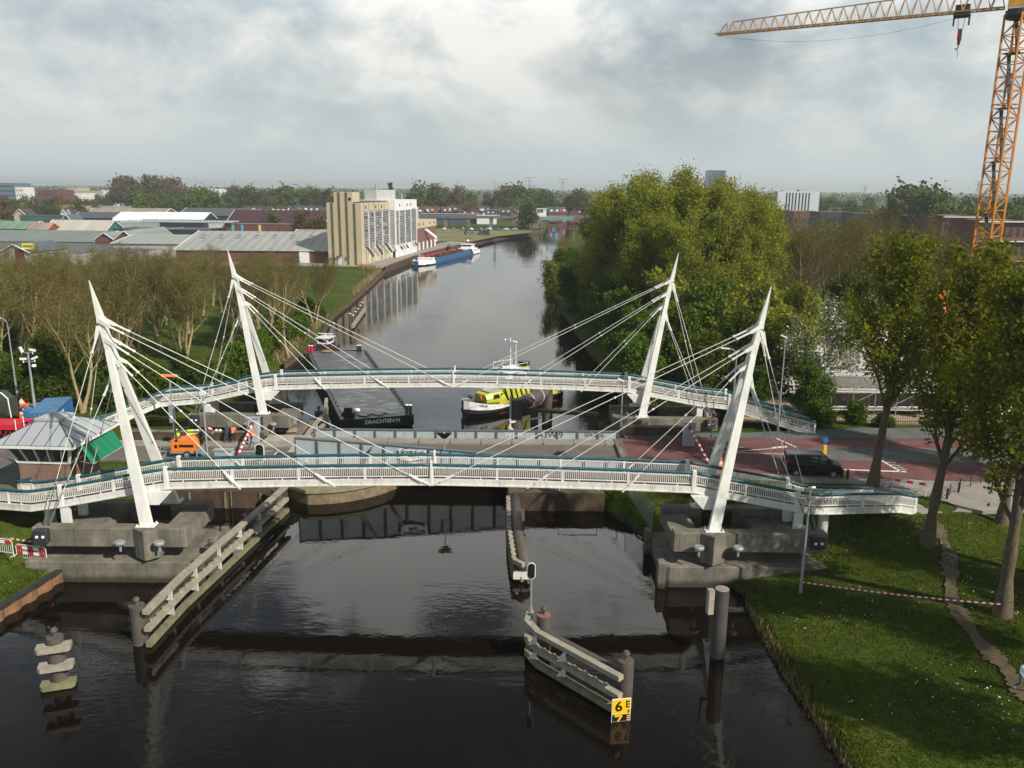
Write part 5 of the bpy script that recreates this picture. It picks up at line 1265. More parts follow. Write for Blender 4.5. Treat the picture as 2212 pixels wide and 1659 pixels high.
def red_crane_truck():
    x, y = -47.5, 75.2; p = aty(40, 932, 76); root = thing('crane_truck', 'red lattice boom truck crane standing behind the control cabin', 'truck crane', (p.x, 74, 3.05))
    x0, x1 = p.x-9, aty(112, 905, 75.5).x; m = MB()
    for yy in (73.2, 75.2):
        for z in (3.1, 4.5): m.tube((x0, yy, z), (x1, yy, z+.2), .13, n=8)
    n = 14
    for i in range(n):
        a, b = x0 + (x1-x0)*i/n, x0 + (x1-x0)*(i+1)/n
        for yy in (73.2, 75.2): m.tube((a, yy, 3.1), (b, yy, 4.6), .055, n=6); m.tube((b, yy, 3.1), (b, yy, 4.6), .055, n=6)
        m.tube((a, 73.2, 4.55), (b, 75.2, 4.65), .05, n=6); m.tube((a, 73.2, 3.1), (b, 75.2, 3.1), .05, n=6)
    m.b2(x0, x1-.5, 73.0, 73.1, 4.3, 4.8); m.b2(x0, x1-2, 73.05, 75.3, 4.62, 4.68); m.build('lattice_boom', RED, root)
    m = MB(); m.b2(x0, x1-3.5, 72.9, 75.4, 3.3, 3.9); m.b2(x0, x1-5.5, 72.7, 75.5, 3.9, 4.3); m.build('chassis', BLACK, root)
    for k in range(4):
        m = MB(); xx = x1-6.4-k*2.1; m.tube((xx, 72.6, 3.45), (xx, 73.2, 3.45), .72, n=22); t = m.build('wheel', RUBBER, root); m = MB(); m.tube((xx, 72.55, 3.45), (xx, 72.62, 3.45), .4, n=16); m.build('rim', STEEL, t)
    m = MB(); m.tube((x1-1.2, 73.0, 3.2), (x1-1.2, 73.0, 5.6), .04, n=6); m.tube((x1-2, 73.0, 3.2), (x1-2, 73.0, 5.3), .04, n=6); m.build('stake', WHT, root)
    q = aty(14, 912, 82); m = MB(); r = thing('site_vehicle', 'dark vehicle with a curved white rail beside the red crane truck', 'vehicle', (q.x, 82, 3)); m.b2(q.x-2.5, q.x+1, 81, 83, 3.3, 5.0); m.prism([(q.x-2.4, 81.1), (q.x+.6, 81.1), (q.x+.6, 82.9), (q.x-2.4, 82.9)], 5.0, 5.7, [(q.x-2.2, 81.3), (q.x, 81.3), (q.x, 82.7), (q.x-2.2, 82.7)]); m.build('body', M('dark_green_body', (.05, .06, .04), .5), r)
    m = MB(); m.path([(q.x+1.2, 81, 3.2), (q.x+1.1, 81, 5.2), (q.x+.5, 81, 5.8), (q.x-1, 81, 5.4)], .07, 8); m.build('rail', WHT, r)
    for s in (-2, .4): m = MB(); m.tube((q.x+s, 80.9, 3.4), (q.x+s, 81.3, 3.4), .42, n=16); m.build('wheel', RUBBER, r)
red_crane_truck()

# ================================================================ boats
def hull(mb, st):
    """stations (x, half beam at deck, half beam at bottom, z deck); bottom at -1"""
    rings = [[(x, -wd, zd), (x, -(wd*.96), zd*.45), (x, -wb, -.9), (x, wb, -.9), (x, wd*.96, zd*.45), (x, wd, zd)] for x, wd, wb, zd in st]
    n = 6; vs = [v for r in rings for v in r]; fs = []
    for i in range(len(rings)-1):
        for k in range(n): fs.append((i*n+k, i*n+(k+1) % n, (i+1)*n+(k+1) % n, (i+1)*n+k))
    fs += [tuple(range(n-1, -1, -1)), tuple(range((len(rings)-1)*n, len(rings)*n))]
    mb.add(vs, fs)
def barge():
    A, B, C, D = [Vector((a, b, 0)) for a, b in ((-18.75, 86.9), (-11.1, 89.4), (-23.1, 127), (-32.3, 126.4))]
    root = thing('barge', 'long black flat deck barge lettered DRACHTEN-N beside the left bank', 'barge', (-21, 106, 0)); zt = 1.45
    ins = lambda P, Q, k: P.lerp(Q, k)
    top = [A, B, C, D]; bot = [A.lerp(D, .06).lerp(B, .02), B.lerp(C, .06).lerp(A, .02), C.lerp(B, .05), D.lerp(A, .05)]
    m = MB(); m.add([(p.x, p.y, -.6) for p in bot] + [(p.x, p.y, .35) for p in top] + [(p.x, p.y, zt) for p in top], [(3, 2, 1, 0), (0, 1, 5, 4), (1, 2, 6, 5), (2, 3, 7, 6), (3, 0, 4, 7), (4, 5, 9, 8), (5, 6, 10, 9), (6, 7, 11, 10), (7, 4, 8, 11)]); h = m.build('hull', M('black_hull', (.014, .014, .015), .45, 0, .4, .8, dirt=.12, dirtc=(.08, .06, .05)), root)
    dm, t, b = nt('barge_deck'); v = coordnode(t); n1 = noise(t, v, .35, 6, .7); n2 = noise(t, coordnode(t, (1, 2.0, 1)), .55, 4, .55)
    c = ramp(t, n1, [(.3, (.05, .056, .062)), (.7, (.085, .093, .10))]); c = mix(t, ramp(t, n2, [(.60, 0.), (.68, .75)]), c, (.03, .034, .036)); t.links.new(c, b.inputs['Base Color'])
    t.links.new(ramp(t, n2, [(.5, .5), (.66, .16)]), b.inputs['Roughness'])
    m = MB(); m.face(*[(p.x, p.y, zt+.004) for p in top]); m.build('deck', dm, root)
    r = MB()
    for P, Q in ((A, B), (B, C), (C, D), (D, A)): r.bar(P + UPV*(zt+.05), Q + UPV*(zt+.05), .16, .1); r.bar(P + UPV*.75, Q + UPV*.75, .12, .1)
    r.build('rubbing_strake', BLACK, h)
    r = MB()
    for P, Q, off in ((B, C, (-.35, 0, 0)), (A, D, (.35, 0, 0))):
        for i in range(22): p = P.lerp(Q, .06 + .9*i/21) + Vector(off); r.box(p + UPV*(zt+.16), (.12, .3, .28), .3)
        if P is B: r.bar(P.lerp(Q, .06) + Vector(off) + UPV*(zt+.2), P.lerp(Q, .96) + Vector(off) + UPV*(zt+.2), .1, .1)
    r.build('deck_fitting', BLACK, root)
    for P, wc in ((B.lerp(A, .05).lerp(C, .025), 1), (C.lerp(D, .13).lerp(B, .02), 1), (D.lerp(C, .06).lerp(A, .02), 0)):
        m = MB(); k = MB()
        for dx in (-.2, .2): m.tube(P + Vector((dx, 0, zt)), P + Vector((dx, 0, zt+.95)), .18, n=12); k.tube(P + Vector((dx, 0, zt+.95)), P + Vector((dx, 0, zt+1.05)), .21, n=12)
        o = m.build('bollard', BLACK if wc else REDW, root); k.build('bollard_cap', WHT, o)
    P = A.lerp(B, .12).lerp(D, .03); m = MB(); m.tube(P + Vector((-.2, -.3, zt+.4)), P + Vector((-.2, .4, zt+.4)), .45, n=14); m.tube(P + Vector((.35, -.2, zt+.3)), P + Vector((.35, .4, zt+.3)), .35, n=14); m.box(P + Vector((0, 0, zt+.6)), (.9, .5, 1.1)); m.build('winch', BLACK, root)
    P = A.lerp(B, .3).lerp(D, .08); m = MB(); m.ball(P + UPV*(zt+.2), .32, 10, (1.1, .9, .7)); m.build('white_fitting', WHT, root)
    m = MB(); pts = [A.lerp(B, .2 + .055*i).lerp(D, .035 + .012*math.sin(i*1.7)) + UPV*(zt+.04) for i in range(10)]; m.path(pts, .045, 6); m.path([p + Vector((.2, -.35, 0)) for p in pts[1:]], .04, 6); m.build('mooring_rope', BLACK, root)
    P = D.lerp(C, .32).lerp(A, .03); m = MB(); m.ball(P + UPV*(zt+.15), .7, 10, (1.2, .8, .3)); m.build('rope_coil', M('hemp', (.3, .17, .06), .9), root)
    xd = (B-A).normalized(); n = Vector((xd.y, -xd.x, 0)); c = A.lerp(B, .56) + n*.03 + UPV*1.06
    t = text('DRACHTEN·N', .62, c, xd, UPV, 'lettering', WHT, h, .01, bold=.02)
barge()
def tug():
    p = atz(702, 775, 0); root = thing('tugboat', 'small tug with white roofed wheelhouse pushing behind the black barge', 'tugboat', (-31.0, 133, 0), R(-103)); root.scale = (.68, .68, .72)
    m = MB(); hull(m, [(-6, 1.3, 1.1, 1.1), (-3, 1.9, 1.5, 1.0), (2, 2.0, 1.5, 1.1), (5, 1.6, 1., 1.4), (6.2, .9, .4, 1.6)]); m.build('hull', M('dark_brown_hull', (.05, .03, .025), .5), root, local=True)
    m = MB(); m.b2(-3.5, 1.6, -1.3, 1.3, 1.0, 2.0); m.build('deckhouse', M('brown_deckhouse', (.06, .03, .022), .5), root, local=True)
    m = MB(); m.b2(-2.2, 1.0, -1.35, 1.35, 2.0, 3.3); wv = m.build('wheelhouse', WHT, root, local=True)
    m = MB(); m.b2(-2.21, 1.01, -1.1, 1.1, 2.35, 3.05); m.b2(-1.9, .7, -1.36, 1.36, 2.35, 3.05); m.build('window', GLASS, wv, local=True)
    m = MB(); m.b2(-2.6, 1.4, -1.75, 1.75, 3.3, 3.45); m.b2(-1., -.6, -1.9, 1.9, 4.05, 4.2); m.b2(-.9, -.7, -.2, .2, 3.45, 4.1); m.build('roof', WHT, wv, local=True)
    m = MB(); m.tube((-.8, -.9, 3.4), (-.8, -.9, 5), .03, n=6)
    m.build('aerial', BLACK, root, local=True)
    for s in (-1, 1): m = MB(); m.bar((5.9, s*1.0, 1.2), (5.9, s*1.0, 2.3), .3, .3); m.build('push_post', BLACK, root, local=True)
    m = MB()
    m.path([(1.5, 1.5, 2.0), (4.5, 1.45, 2.1), (5.5, 1., 2.3)], .03, 6); m.path([(1.5, -1.5, 2.0), (4.5, -1.45, 2.1), (5.5, -1., 2.3)], .03, 6); m.build('hand_rail', BLACK, root, local=True)
    m = MB()
    for s in (-1, 1): m.lathe((4.4, s*1.9, .6), [(.3, 0), (.42, .15), (.3, .3)], 12)
    m.build('tyre_fender', RUBBER, root, local=True)
tug()
def patrol_boat():
    root = thing('patrol_boat', 'yellow black and white patrol boat lettered RWS 59 behind the tube fender', 'patrol boat', (-.1, 99.3, 0), math.atan2(-11.6, -12.6))
    root.scale = (.85, .9, .95)
    st = [(-9, 1.9, 1.6, 1.0), (-8, 2.1, 1.7, .95), (-2, 2.3, 1.8, .95), (3, 2.3, 1.6, 1.15), (6, 2.1, 1.1, 1.5), (7.8, 1.5, .5, 1.85), (8.7, .8, .2, 2.05), (9.1, .15, .05, 2.1)]
    m = MB(); hull(m, st); h = m.build('hull', M('patrol_black_hull', (.015, .015, .016), .35, 0, .2, 1.), root, local=True)
    def band(k0, k1, z0f, z1f, out, mat, nm, i0, i1):
        b = MB(); S = st[i0:i1]
        for s in (-1, 1):
            for (xa, wa, _, za), (xb, wb, _, zb) in zip(S[:-1], S[1:]):
                b.add([(xa, s*(wa+out), za*z0f), (xb, s*(wb+out), zb*z0f), (xb, s*(wb+out), zb*z1f), (xa, s*(wa+out), za*z1f)], [(0, 1, 2, 3)])
        return b.build(nm, mat, h, local=True)
    b = MB()
    for s in (-1, 1):
        S = [(2.2, 2.32, 1.06, .9), (4.5, 2.24, 1.32, .75), (6, 2.12, 1.5, .8), (7.8, 1.53, 1.85, .95), (8.7, .84, 2.05, 1.05), (9.13, .14, 2.1, 1.05)]
        for (xa, wa, za, ya), (xb, wb, zb, yb) in zip(S[:-1], S[1:]):
            b.add([(xa, s*(wa+.02), ya), (xb, s*(wb+.02), yb), (xb, s*(wb+.02), zb+.04), (xa, s*(wa+.02), za+.04)], [(0, 1, 2, 3)])
    wb_ = b.build('white_bow', WHT, h, local=True)
    for s in (-1, 1):
        b = MB()
        S = [(3.6, 2.33, .55, .8), (6, 2.14, .5, .84), (7.8, 1.56, .5, .95), (8.7, .88, .5, 1.02), (9.18, .12, .5, 1.05)]
        for (xa, wa, ya, za), (xb, wb, yb, zb) in zip(S[:-1], S[1:]):
            for k in range(6):
                u0, u1 = k/6, (k+.8)/6; L = lambda p, q, u: p + (q-p)*u
                b.add([(L(xa, xb, u0), s*(L(wa, wb, u0)+.06), L(ya, yb, u0)), (L(xa, xb, u1), s*(L(wa, wb, u1)+.06), L(ya, yb, u1)), (L(xa, xb, u1), s*(L(wa, wb, u1)+.06), L(za, zb, u1)), (L(xa, xb, u0), s*(L(wa, wb, u0)+.06), L(za, zb, u0))], [(0, 1, 2, 3)])
        b.build('bow_fender', RUBBER, h, local=True)
    b = MB()
    for s in (-1, 1): b.b2(-8, 5.5, s*1.72 if s > 0 else -1.8, s*1.8 if s > 0 else -1.72, .02, .1)
    m = MB(); S = [(-9, 1.95), (-2, 2.20), (3, 2.05), (6, 1.6), (7.6, 1.0)]
    for s in (-1, 1):
        for (xa, wa), (xb, wb) in zip(S[:-1], S[1:]): m.add([(xa, s*wa, -.05), (xb, s*wb, -.05), (xb, s*(wb+.03), .10), (xa, s*(wa+.03), .10)], [(0, 1, 2, 3)])
    m.build('red_waterline', M('antifouling_red', (.25, .02, .02), .6), h, local=True)
    # yellow bulwark and cabins
    m = MB()
    for s in (-1, 1):
        S = [(-8.8, 1.85, 1.0, 1.35), (-2, 2.25, .96, 1.4), (3, 2.25, 1.15, 1.6), (4.4, 2.2, 1.3, 1.45)]
        for (xa, wa, ya, za), (xb, wb, yb, zb) in zip(S[:-1], S[1:]): m.bar((xa, s*wa, (ya+za)/2), (xb, s*wb, (yb+zb)/2), .06, za-ya)
    m.build('bulwark', LIME, root, local=True)
    m = MB(); loft(m, [(2.2, 1.0, 1.9, 2.75, 1.75, 1.5), (3.2, 1.1, 2.0, 2.75, 1.75, 1.45), (5.0, 1.3, 2.1, 2.7, 1.55, 1.2), (5.9, 1.4, 2.0, 2.5, 1.3, 1.0)]); fc = m.build('fore_cabin', LIME, root, local=True)
    m = MB(); m.b2(2.4, 5.2, -1.1, 1.1, 2.755, 2.8); m.b2(2.6, 5.0, -.9, -.75, 2.8, 2.95); m.b2(2.6, 5.0, -.5, -.35, 2.8, 2.95); m.build('cabin_roof', M('grey_deck', (.4, .4, .38), .7), fc, local=True)
    for s in (-1, 1):
        w = MB()
        for k in range(2): x = 2.4+k*1.3; w.add([(x, s*1.71, 2.0), (x+1.2, s*1.71, 2.0), (x+1.05, s*1.56, 2.5), (x+.15, s*1.56, 2.5)], [(0, 1, 2, 3)])
        w.build('cabin_window', GLASS, fc, local=True)
    m = MB(); k = 12
    for i in range(k): t0, t1 = 2*math.pi*i/k, 2*math.pi*(i+1)/k; m.tube((5.98+.05, .35*math.cos(t0), 1.95+.32*math.sin(t0)), (6.03, .35*math.cos(t1), 1.95+.32*math.sin(t1)), .08, n=6)
    m.build('life_ring', ORG, root, local=True)
    off0 = len(bpy.data.objects); PB = set(bpy.data.objects)
    # striped block and wheelhouse
    m = MB(); loft(m, [(-5.2, 1.0, 2.4, 3.3, 1.8, 1.7), (-1.2, 1.0, 2.4, 3.3, 1.8, 1.7), (-.6, 1.1, 2.2, 3.0, 1.75, 1.6)]); blk = m.build('deckhouse', LIME, root, local=True)
    for s in (-1, 1):
        st_ = MB()
        for k in range(5): x = -4.9 + k*.95; st_.add([(x, s*1.815, 1.5), (x+.33, s*1.815, 1.5), (x+.78, s*1.80, 2.5), (x+.45, s*1.80, 2.5)], [(0, 1, 2, 3)]); st_.add([(x+.4, s*1.82, 2.5), (x+.73, s*1.82, 2.5), (x+1.0, s*1.735, 3.15), (x+.67, s*1.735, 3.15)], [(0, 1, 2, 3)])
        st_.build('stripe', BLACK, blk, local=True)
    m = MB(); loft(m, [(-4.8, 3.3, 4.1, 4.9, 1.6, 1.45), (-1.8, 3.3, 4.1, 4.9, 1.6, 1.45), (-1.0, 3.3, 3.9, 4.8, 1.3, 1.2)]); wh = m.build('wheelhouse', WHT, root, local=True)
    m = MB()
    for s in (-1, 1): m.b2(-4.4, -2.0, s*1.57, s*1.6, 3.95, 4.55)
    m.b2(-1.2, -.93, -1., 1., 3.95, 4.5); m.build('window', GLASS, wh, local=True)
    m = MB(); m.b2(-5.2, -.7, -1.8, 1.8, 4.92, 5.05); m.build('roof', WHT, wh, local=True)
    m = MB(); m.tube((-3, 0, 5), (-3, 0, 9.2), .1, .07, n=8); m.tube((-3.7, .4, 5), (-3.7, .4, 8.3), .05, n=6); m.bar((-3, -1.1, 8.6), (-3, 1.1, 8.6), .07, .07); m.bar((-3, -.8, 7.3), (-3, .8, 7.3), .06, .06)
    for y in (-1.1, -.5, .6, 1.1): m.ball((-3, y, 8.75), .16, 8)
    for x in (-4.9, -3, -1.2):
        for s in (-1, 1): m.tube((x, s*1.6, 5.05), (x, s*1.6, 5.9), .03, n=6)
    for s in (-1, 1): m.tube((-4.9, s*1.6, 5.9), (-1.2, s*1.6, 5.9), .03, n=6)
    m.bar((-1.4, -.9, 5.1), (-1.4, .3, 5.6), .2, .2); m.build('mast', WHT, root, local=True)
    m = MB(); m.b2(-6.2, -5.2, -.5, .6, 1.0, 5.6); fu = m.build('funnel', LIME, root, local=True); m = MB(); m.b2(-6.25, -5.15, -.55, .65, 5.2, 5.75); m.b2(-6.0, -5.4, -.56, .66, 3.9, 4.9); m.build('funnel_top', BLACK, fu, local=True)
    for o_ in set(bpy.data.objects) - PB: o_.data.transform(Matrix.Translation((3.2, 0, 0)))
    m = MB(); m.b2(-7.8, -5.8, -1.2, 1.2, 1.0, 2.2); m.build('aft_casing', YEL, root, local=True)
    m = MB(); m.b2(-8.85, 9.0, -.02, .02, .9, .95); m.tube((8.2, 0, 2.1), (8.2, 0, 3.3), .03, n=6); m.ball((7.7, .0, 2.4), .28, 8); m.path([(6.2, 1.7, 1.9), (7.8, 1.35, 2.6), (8.9, .3, 2.7), (8.9, -.3, 2.7), (7.8, -1.35, 2.6), (6.2, -1.7, 1.9)], .03, 6); m.tube((-8.8, 0, 1), (-8.9, 0, 3.4), .03, n=6); m.build('rail', DKSTEEL, root, local=True)
    # name on the bow
    a = root.matrix_basis if False else None
    rm = Matrix.Rotation(root.rotation_euler.z, 4, 'Z'); 
    t = text('RWS 59', .42, (0, 0, 0), (1, 0, 0), (0, 0, 1), 'lettering', BLACK, None, .004, bold=.008)
    xd = (Vector((8.2, 1.25, 1.6)) - Vector((6.4, 2.02, 1.4))).normalized(); yd = UPV; zd = xd.cross(yd).normalized(); 
    c = Vector((7.1, 1.80, 1.42)); xd = -xd; zd = xd.cross(yd).normalized(); yd = zd.cross(xd)
    mx = Matrix((xd, yd, zd)).transposed().to_4x4()
    R1 = Matrix(((1, 0, 0), (0, 0, -1), (0, 1, 0))).to_4x4()
    t.data.transform(Matrix.Rotation(-math.pi/2, 4, 'X')); mx.translation = c + zd*.03; t.data.transform(mx); t.parent = h
patrol_boat()
def cargo_ship():
    root = thing('cargo_ship', 'long blue cargo barge loaded with coal moored at the silo quay', 'cargo ship', (-25.4, 320, -.45), math.atan2(-69, -17.5))
    root.scale = (.98, .95, .8)
    HB = M('ship_blue', (.028, .105, .24), .45, 0, .12, .15, dirt=.1); 
    m = MB(); hull(m, [(-35, 2.5, 2, 1.8), (-32, 3.9, 3.5, 1.7), (22, 4.1, 3.8, 1.6), (28, 3.9, 3, 1.9), (32, 2.8, 1.6, 2.3), (35, .9, .4, 2.8)]); h = m.build('hull', HB, root, local=True)
    def bandw(S, nm, mat, z0):
        for s in (-1, 1):
            m = MB()
            for (xa, wa, za), (xb, wb, zb) in zip(S[:-1], S[1:]): m.bar((xa, s*wa, (z0+za)/2), (xb, s*wb, (z0+zb)/2), .1, za-z0)
            m.build(nm, mat, h, local=True)
    bandw([(25, 4.05, 2.4), (28, 3.95, 2.6), (32, 2.85, 3.0), (34.9, 1.0, 3.4)], 'white_bow', WHT, 1.0); bandw([(25, 4.1, .95), (28, 4., 1.), (32, 2.9, 1.), (34.9, 1., 1.)], 'dark_waterline', BLACK, -.1)
    bandw([(-35, 2.6, 2.6), (-32, 4.0, 2.5), (-22, 4.15, 2.4)], 'white_stern', WHT, .9)
    m = MB(); m.b2(-20, 22, -3.5, -3.35, 1.5, 3.0); m.b2(-20, 22, 3.35, 3.5, 1.5, 3.0); m.b2(-20.1, -20, -3.5, 3.5, 1.5, 3.0); m.b2(22, 22.1, -3.5, 3.5, 1.5, 3.0); m.build('coaming', HB, root, local=True)
    m = MB(); m.b2(-20, 21.8, -3.36, -3.25, 1.6, 3.5); m.build('red_lining', RED, root, local=True)
    rng = random.Random(2); m = MB(); nx, ny = 34, 7; G = []
    for i in range(nx+1):
        for j in range(ny+1):
            x = -19.8 + 41*i/nx; y = -3.3 + 6.6*j/ny; G.append((x, y, 2.0 + (1.7*(1-(y/3.6)**2)*(.75 + .35*math.sin(x*.7)) + .15*rng.random() - .25*(y < -1.5))))
    m.add(G, [(i*(ny+1)+j, (i+1)*(ny+1)+j, (i+1)*(ny+1)+j+1, i*(ny+1)+j+1) for i in range(nx) for j in range(ny)]); m.build('coal_cargo', M('coal', (.03, .02, .02), .9, 0, .4, 2.), root, local=True)
    m = MB(); loft(m, [(-31, 1.7, 2.6, 3.5, 3.4, 3.2), (-23, 1.7, 2.6, 3.5, 3.4, 3.2)]); m.build('deckhouse', WHT, root, local=True)
    m = MB()
    for x in (-30, -28, -26): m.b2(x, x+1, -3.45, 3.45, 2.4, 3.0)
    m.build('cabin_window', GLASS, root, local=True)
    m = MB(); loft(m, [(-29, 3.5, 4.3, 5.4, 2.4, 2.2), (-24.5, 3.5, 4.3, 5.4, 2.4, 2.2)]); w = m.build('wheelhouse', WHT, root, local=True); m = MB(); m.b2(-28.6, -24.45, -2.3, 2.3, 4.5, 5.1); m.build('window', GLASS, w, local=True)
    m = MB(); m.b2(-29.5, -24, -2.8, 2.8, 5.4, 5.55); m.tube((-27, 0, 5.5), (-27, 0, 8), .08, n=6); m.ball((-27, 0, 7.2), .6, 8); m.bar((-28, -2, 7), (-28, 2, 7), .1, .1); m.build('roof', WHT, w, local=True)
    m = MB(); m.prism([(23, -3), (25.5, -3), (25.5, 3), (23, 3)], 1.9, 3.4); m.b2(26, 31, -1.5, 1.5, 1.9, 2.6); m.tube((31, 0, 2), (31, 0, 5.6), .1, n=6); m.bar((31, -1.5, 5), (31, 1.5, 5), .12, .12); m.tube((27, 2, 2), (27, 2, 4.5), .1, n=6); m.build('fore_deck', WHT, root, local=True)
    m = MB(); m.b2(-22, -20.5, 2.2, 3.6, 1.6, 3.4); m.build('dark_car_on_deck', BLACK, root, local=True)
cargo_ship()

# ================================================================ tower crane
def tower_crane():
    bx, by = 57, 100; root = thing('tower_crane', 'tall orange tower crane with long lattice jib at the right', 'tower crane', (bx, by, 2))
    CO = M('crane_orange', (.52, .19, .022), .45, 0, .12, .8); zt = 46.2; w = 1.0; ro = R(28)
    def corner(k, z): a = ro + math.pi/4 + k*math.pi/2; return Vector((bx + w*1.414*math.cos(a), by + w*1.414*math.sin(a), z))
    m = MB()
    for k in range(4): m.bar(corner(k, 2), corner(k, zt), .2, .2)
    z = 2.; i = 0
    while z < zt - 1.3:
        for k in range(4):
            m.bar(corner(k, z), corner((k+1) % 4, z), .09, .09)
            m.bar(corner(k if (i+k) % 2 else (k+1) % 4, z), corner((k+1) % 4 if (i+k) % 2 else k, z+1.5), .09, .09)
        z += 1.5; i += 1
    ms = m.build('mast', CO, root)
    m = MB(); z = 6.
    while z < zt-3: m.prism([(corner(k, 0).x*.9 + bx*.1, corner(k, 0).y*.9+by*.1) for k in range(4)], z, z+.08); m.bar((bx+.4, by, z), (bx-.3, by+.4, z+6), .4, .06); z += 6
    m.build('ladder_platform', DKSTEEL, ms)
    tip = Vector((27.2, 118.7, 46.9)); o = Vector((bx, by, 47.0)); d = (tip-o); d.z = 0; L = d.length; d.normalize(); n = Vector((-d.y, d.x, 0))
    m = MB()
    def hgt(s): return 2.6 - 1.3*s/L
    ns = 24
    cr = lambda s, sg: o + d*s + n*sg*.65; tp = lambda s: o + d*s + UPV*hgt(s)
    for i in range(ns):
        s0, s1 = 1.5 + (L-1.5)*i/ns, 1.5 + (L-1.5)*(i+1)/ns; sm_ = (s0+s1)/2
        for sg in (-1, 1):
            m.bar(cr(s0, sg), cr(s1, sg), .15, .17); m.bar(cr(s0, sg), tp(sm_) if i < ns-1 else tp(s0), .075, .075); m.bar(cr(s1, sg), tp(sm_) if i < ns-1 else tp(s0), .075, .075)
        m.bar(cr(s0, -1), cr(s0, 1), .06, .06); m.bar(cr(s0, -1), cr(s1, 1), .05, .05)
        if i < ns-1: m.bar(tp(max(1.5, sm_-(L-1.5)/ns)), tp(sm_), .13, .13)
    m.build('jib', M('crane_jib_ochre', (.45, .24, .06), .5, 0, .15, .6), root)
    m = MB(); back = -10; m.bar(o + n*.6, o + d*back + n*.6, .2, .3); m.bar(o - n*.6, o + d*back - n*.6, .2, .3); m.build('counter_jib', CO, root)
    m = MB(); m.box(o + d*(back+1.5) + UPV*-.6, (2, 1.6, 2.6), math.atan2(d.y, d.x)); m.build('counterweight', CONCL, root)
    m = MB(); rz = math.atan2(d.y, d.x)+math.pi/2; m.box(o + UPV*.9, (2.3, 2.3, 2.4), rz); hd = m.build('slewing_head', WHT, root)
    m = MB(); m.box(o + UPV*.25, (2.34, 2.34, .75), rz); m.build('yellow_band', M('crane_yellow', (.8, .42, .03), .5), hd)
    m = MB(); m.lathe((bx, by, 45.7), [(1.2, 0), (1.4, .3), (1.4, .9)], 20); m.build('slewing_ring', DKSTEEL, hd)
    fn = Vector((0, -1, 0)); fx = Vector((1, 0, 0)); q = Matrix.Rotation(rz, 3, 'Z'); best = min([q @ Vector(v) for v in ((1, 0, 0), (-1, 0, 0), (0, 1, 0), (0, -1, 0))], key=lambda v: v.y)
    text('EC-B', .95, o + UPV*1.4 + best*1.17, UPV.cross(best)*-1 if (UPV.cross(best)*-1).x > 0 else UPV.cross(best), UPV, 'lettering', DKSTEEL, hd, .006, bold=.015)
    s = 9.2
    for k in range(3):
        pass
    cpt = o + d*s; rr = aty(2062, 28, cpt.y); s = (rr.x-o.x)/d.x; c = o + d*s
    m = MB(); m.box(c - UPV*.35, (1.9, 1.7, .35), rz); m.box(c + UPV*.3, (.9, 1.5, .9), rz)
    for a in (-.8, .8): m.bar(c + d*a - UPV*.4, c + d*a - UPV*1.5, .14, .14)
    tr = m.build('trolley', DKSTEEL, root)
    m = MB()
    for a in (-.35, .35): m.tube(c + d*a - UPV*.4, c + d*a*.7 - UPV*1.9, .03, n=5)
    m.build('hoist_rope', BLACK, root)
    m = MB(); m.box(c - UPV*2.5, (.95, .4, 1.2), rz); m.box(c - UPV*3.3, (.5, .3, .5), rz); hb = m.build('hook_block', M('hook_red', (.35, .03, .04), .5), root); m = MB(); m.path([c - UPV*3.5, c - UPV*3.9, c + d*.2 - UPV*4.15, c + d*.3 - UPV*3.95], .07, 8); m.tube(c - UPV*4.1, c - UPV*5.0, .03, n=5); m.build('hook', BLACK, hb)
    m = MB(); a, b = c - UPV*.5, tip; m.path([a.lerp(b, i/16) - UPV*1.6*4*(i/16)*(1-i/16) for i in range(17)], .013, 4); m.build('slack_rope', BLACK, root)
tower_crane()
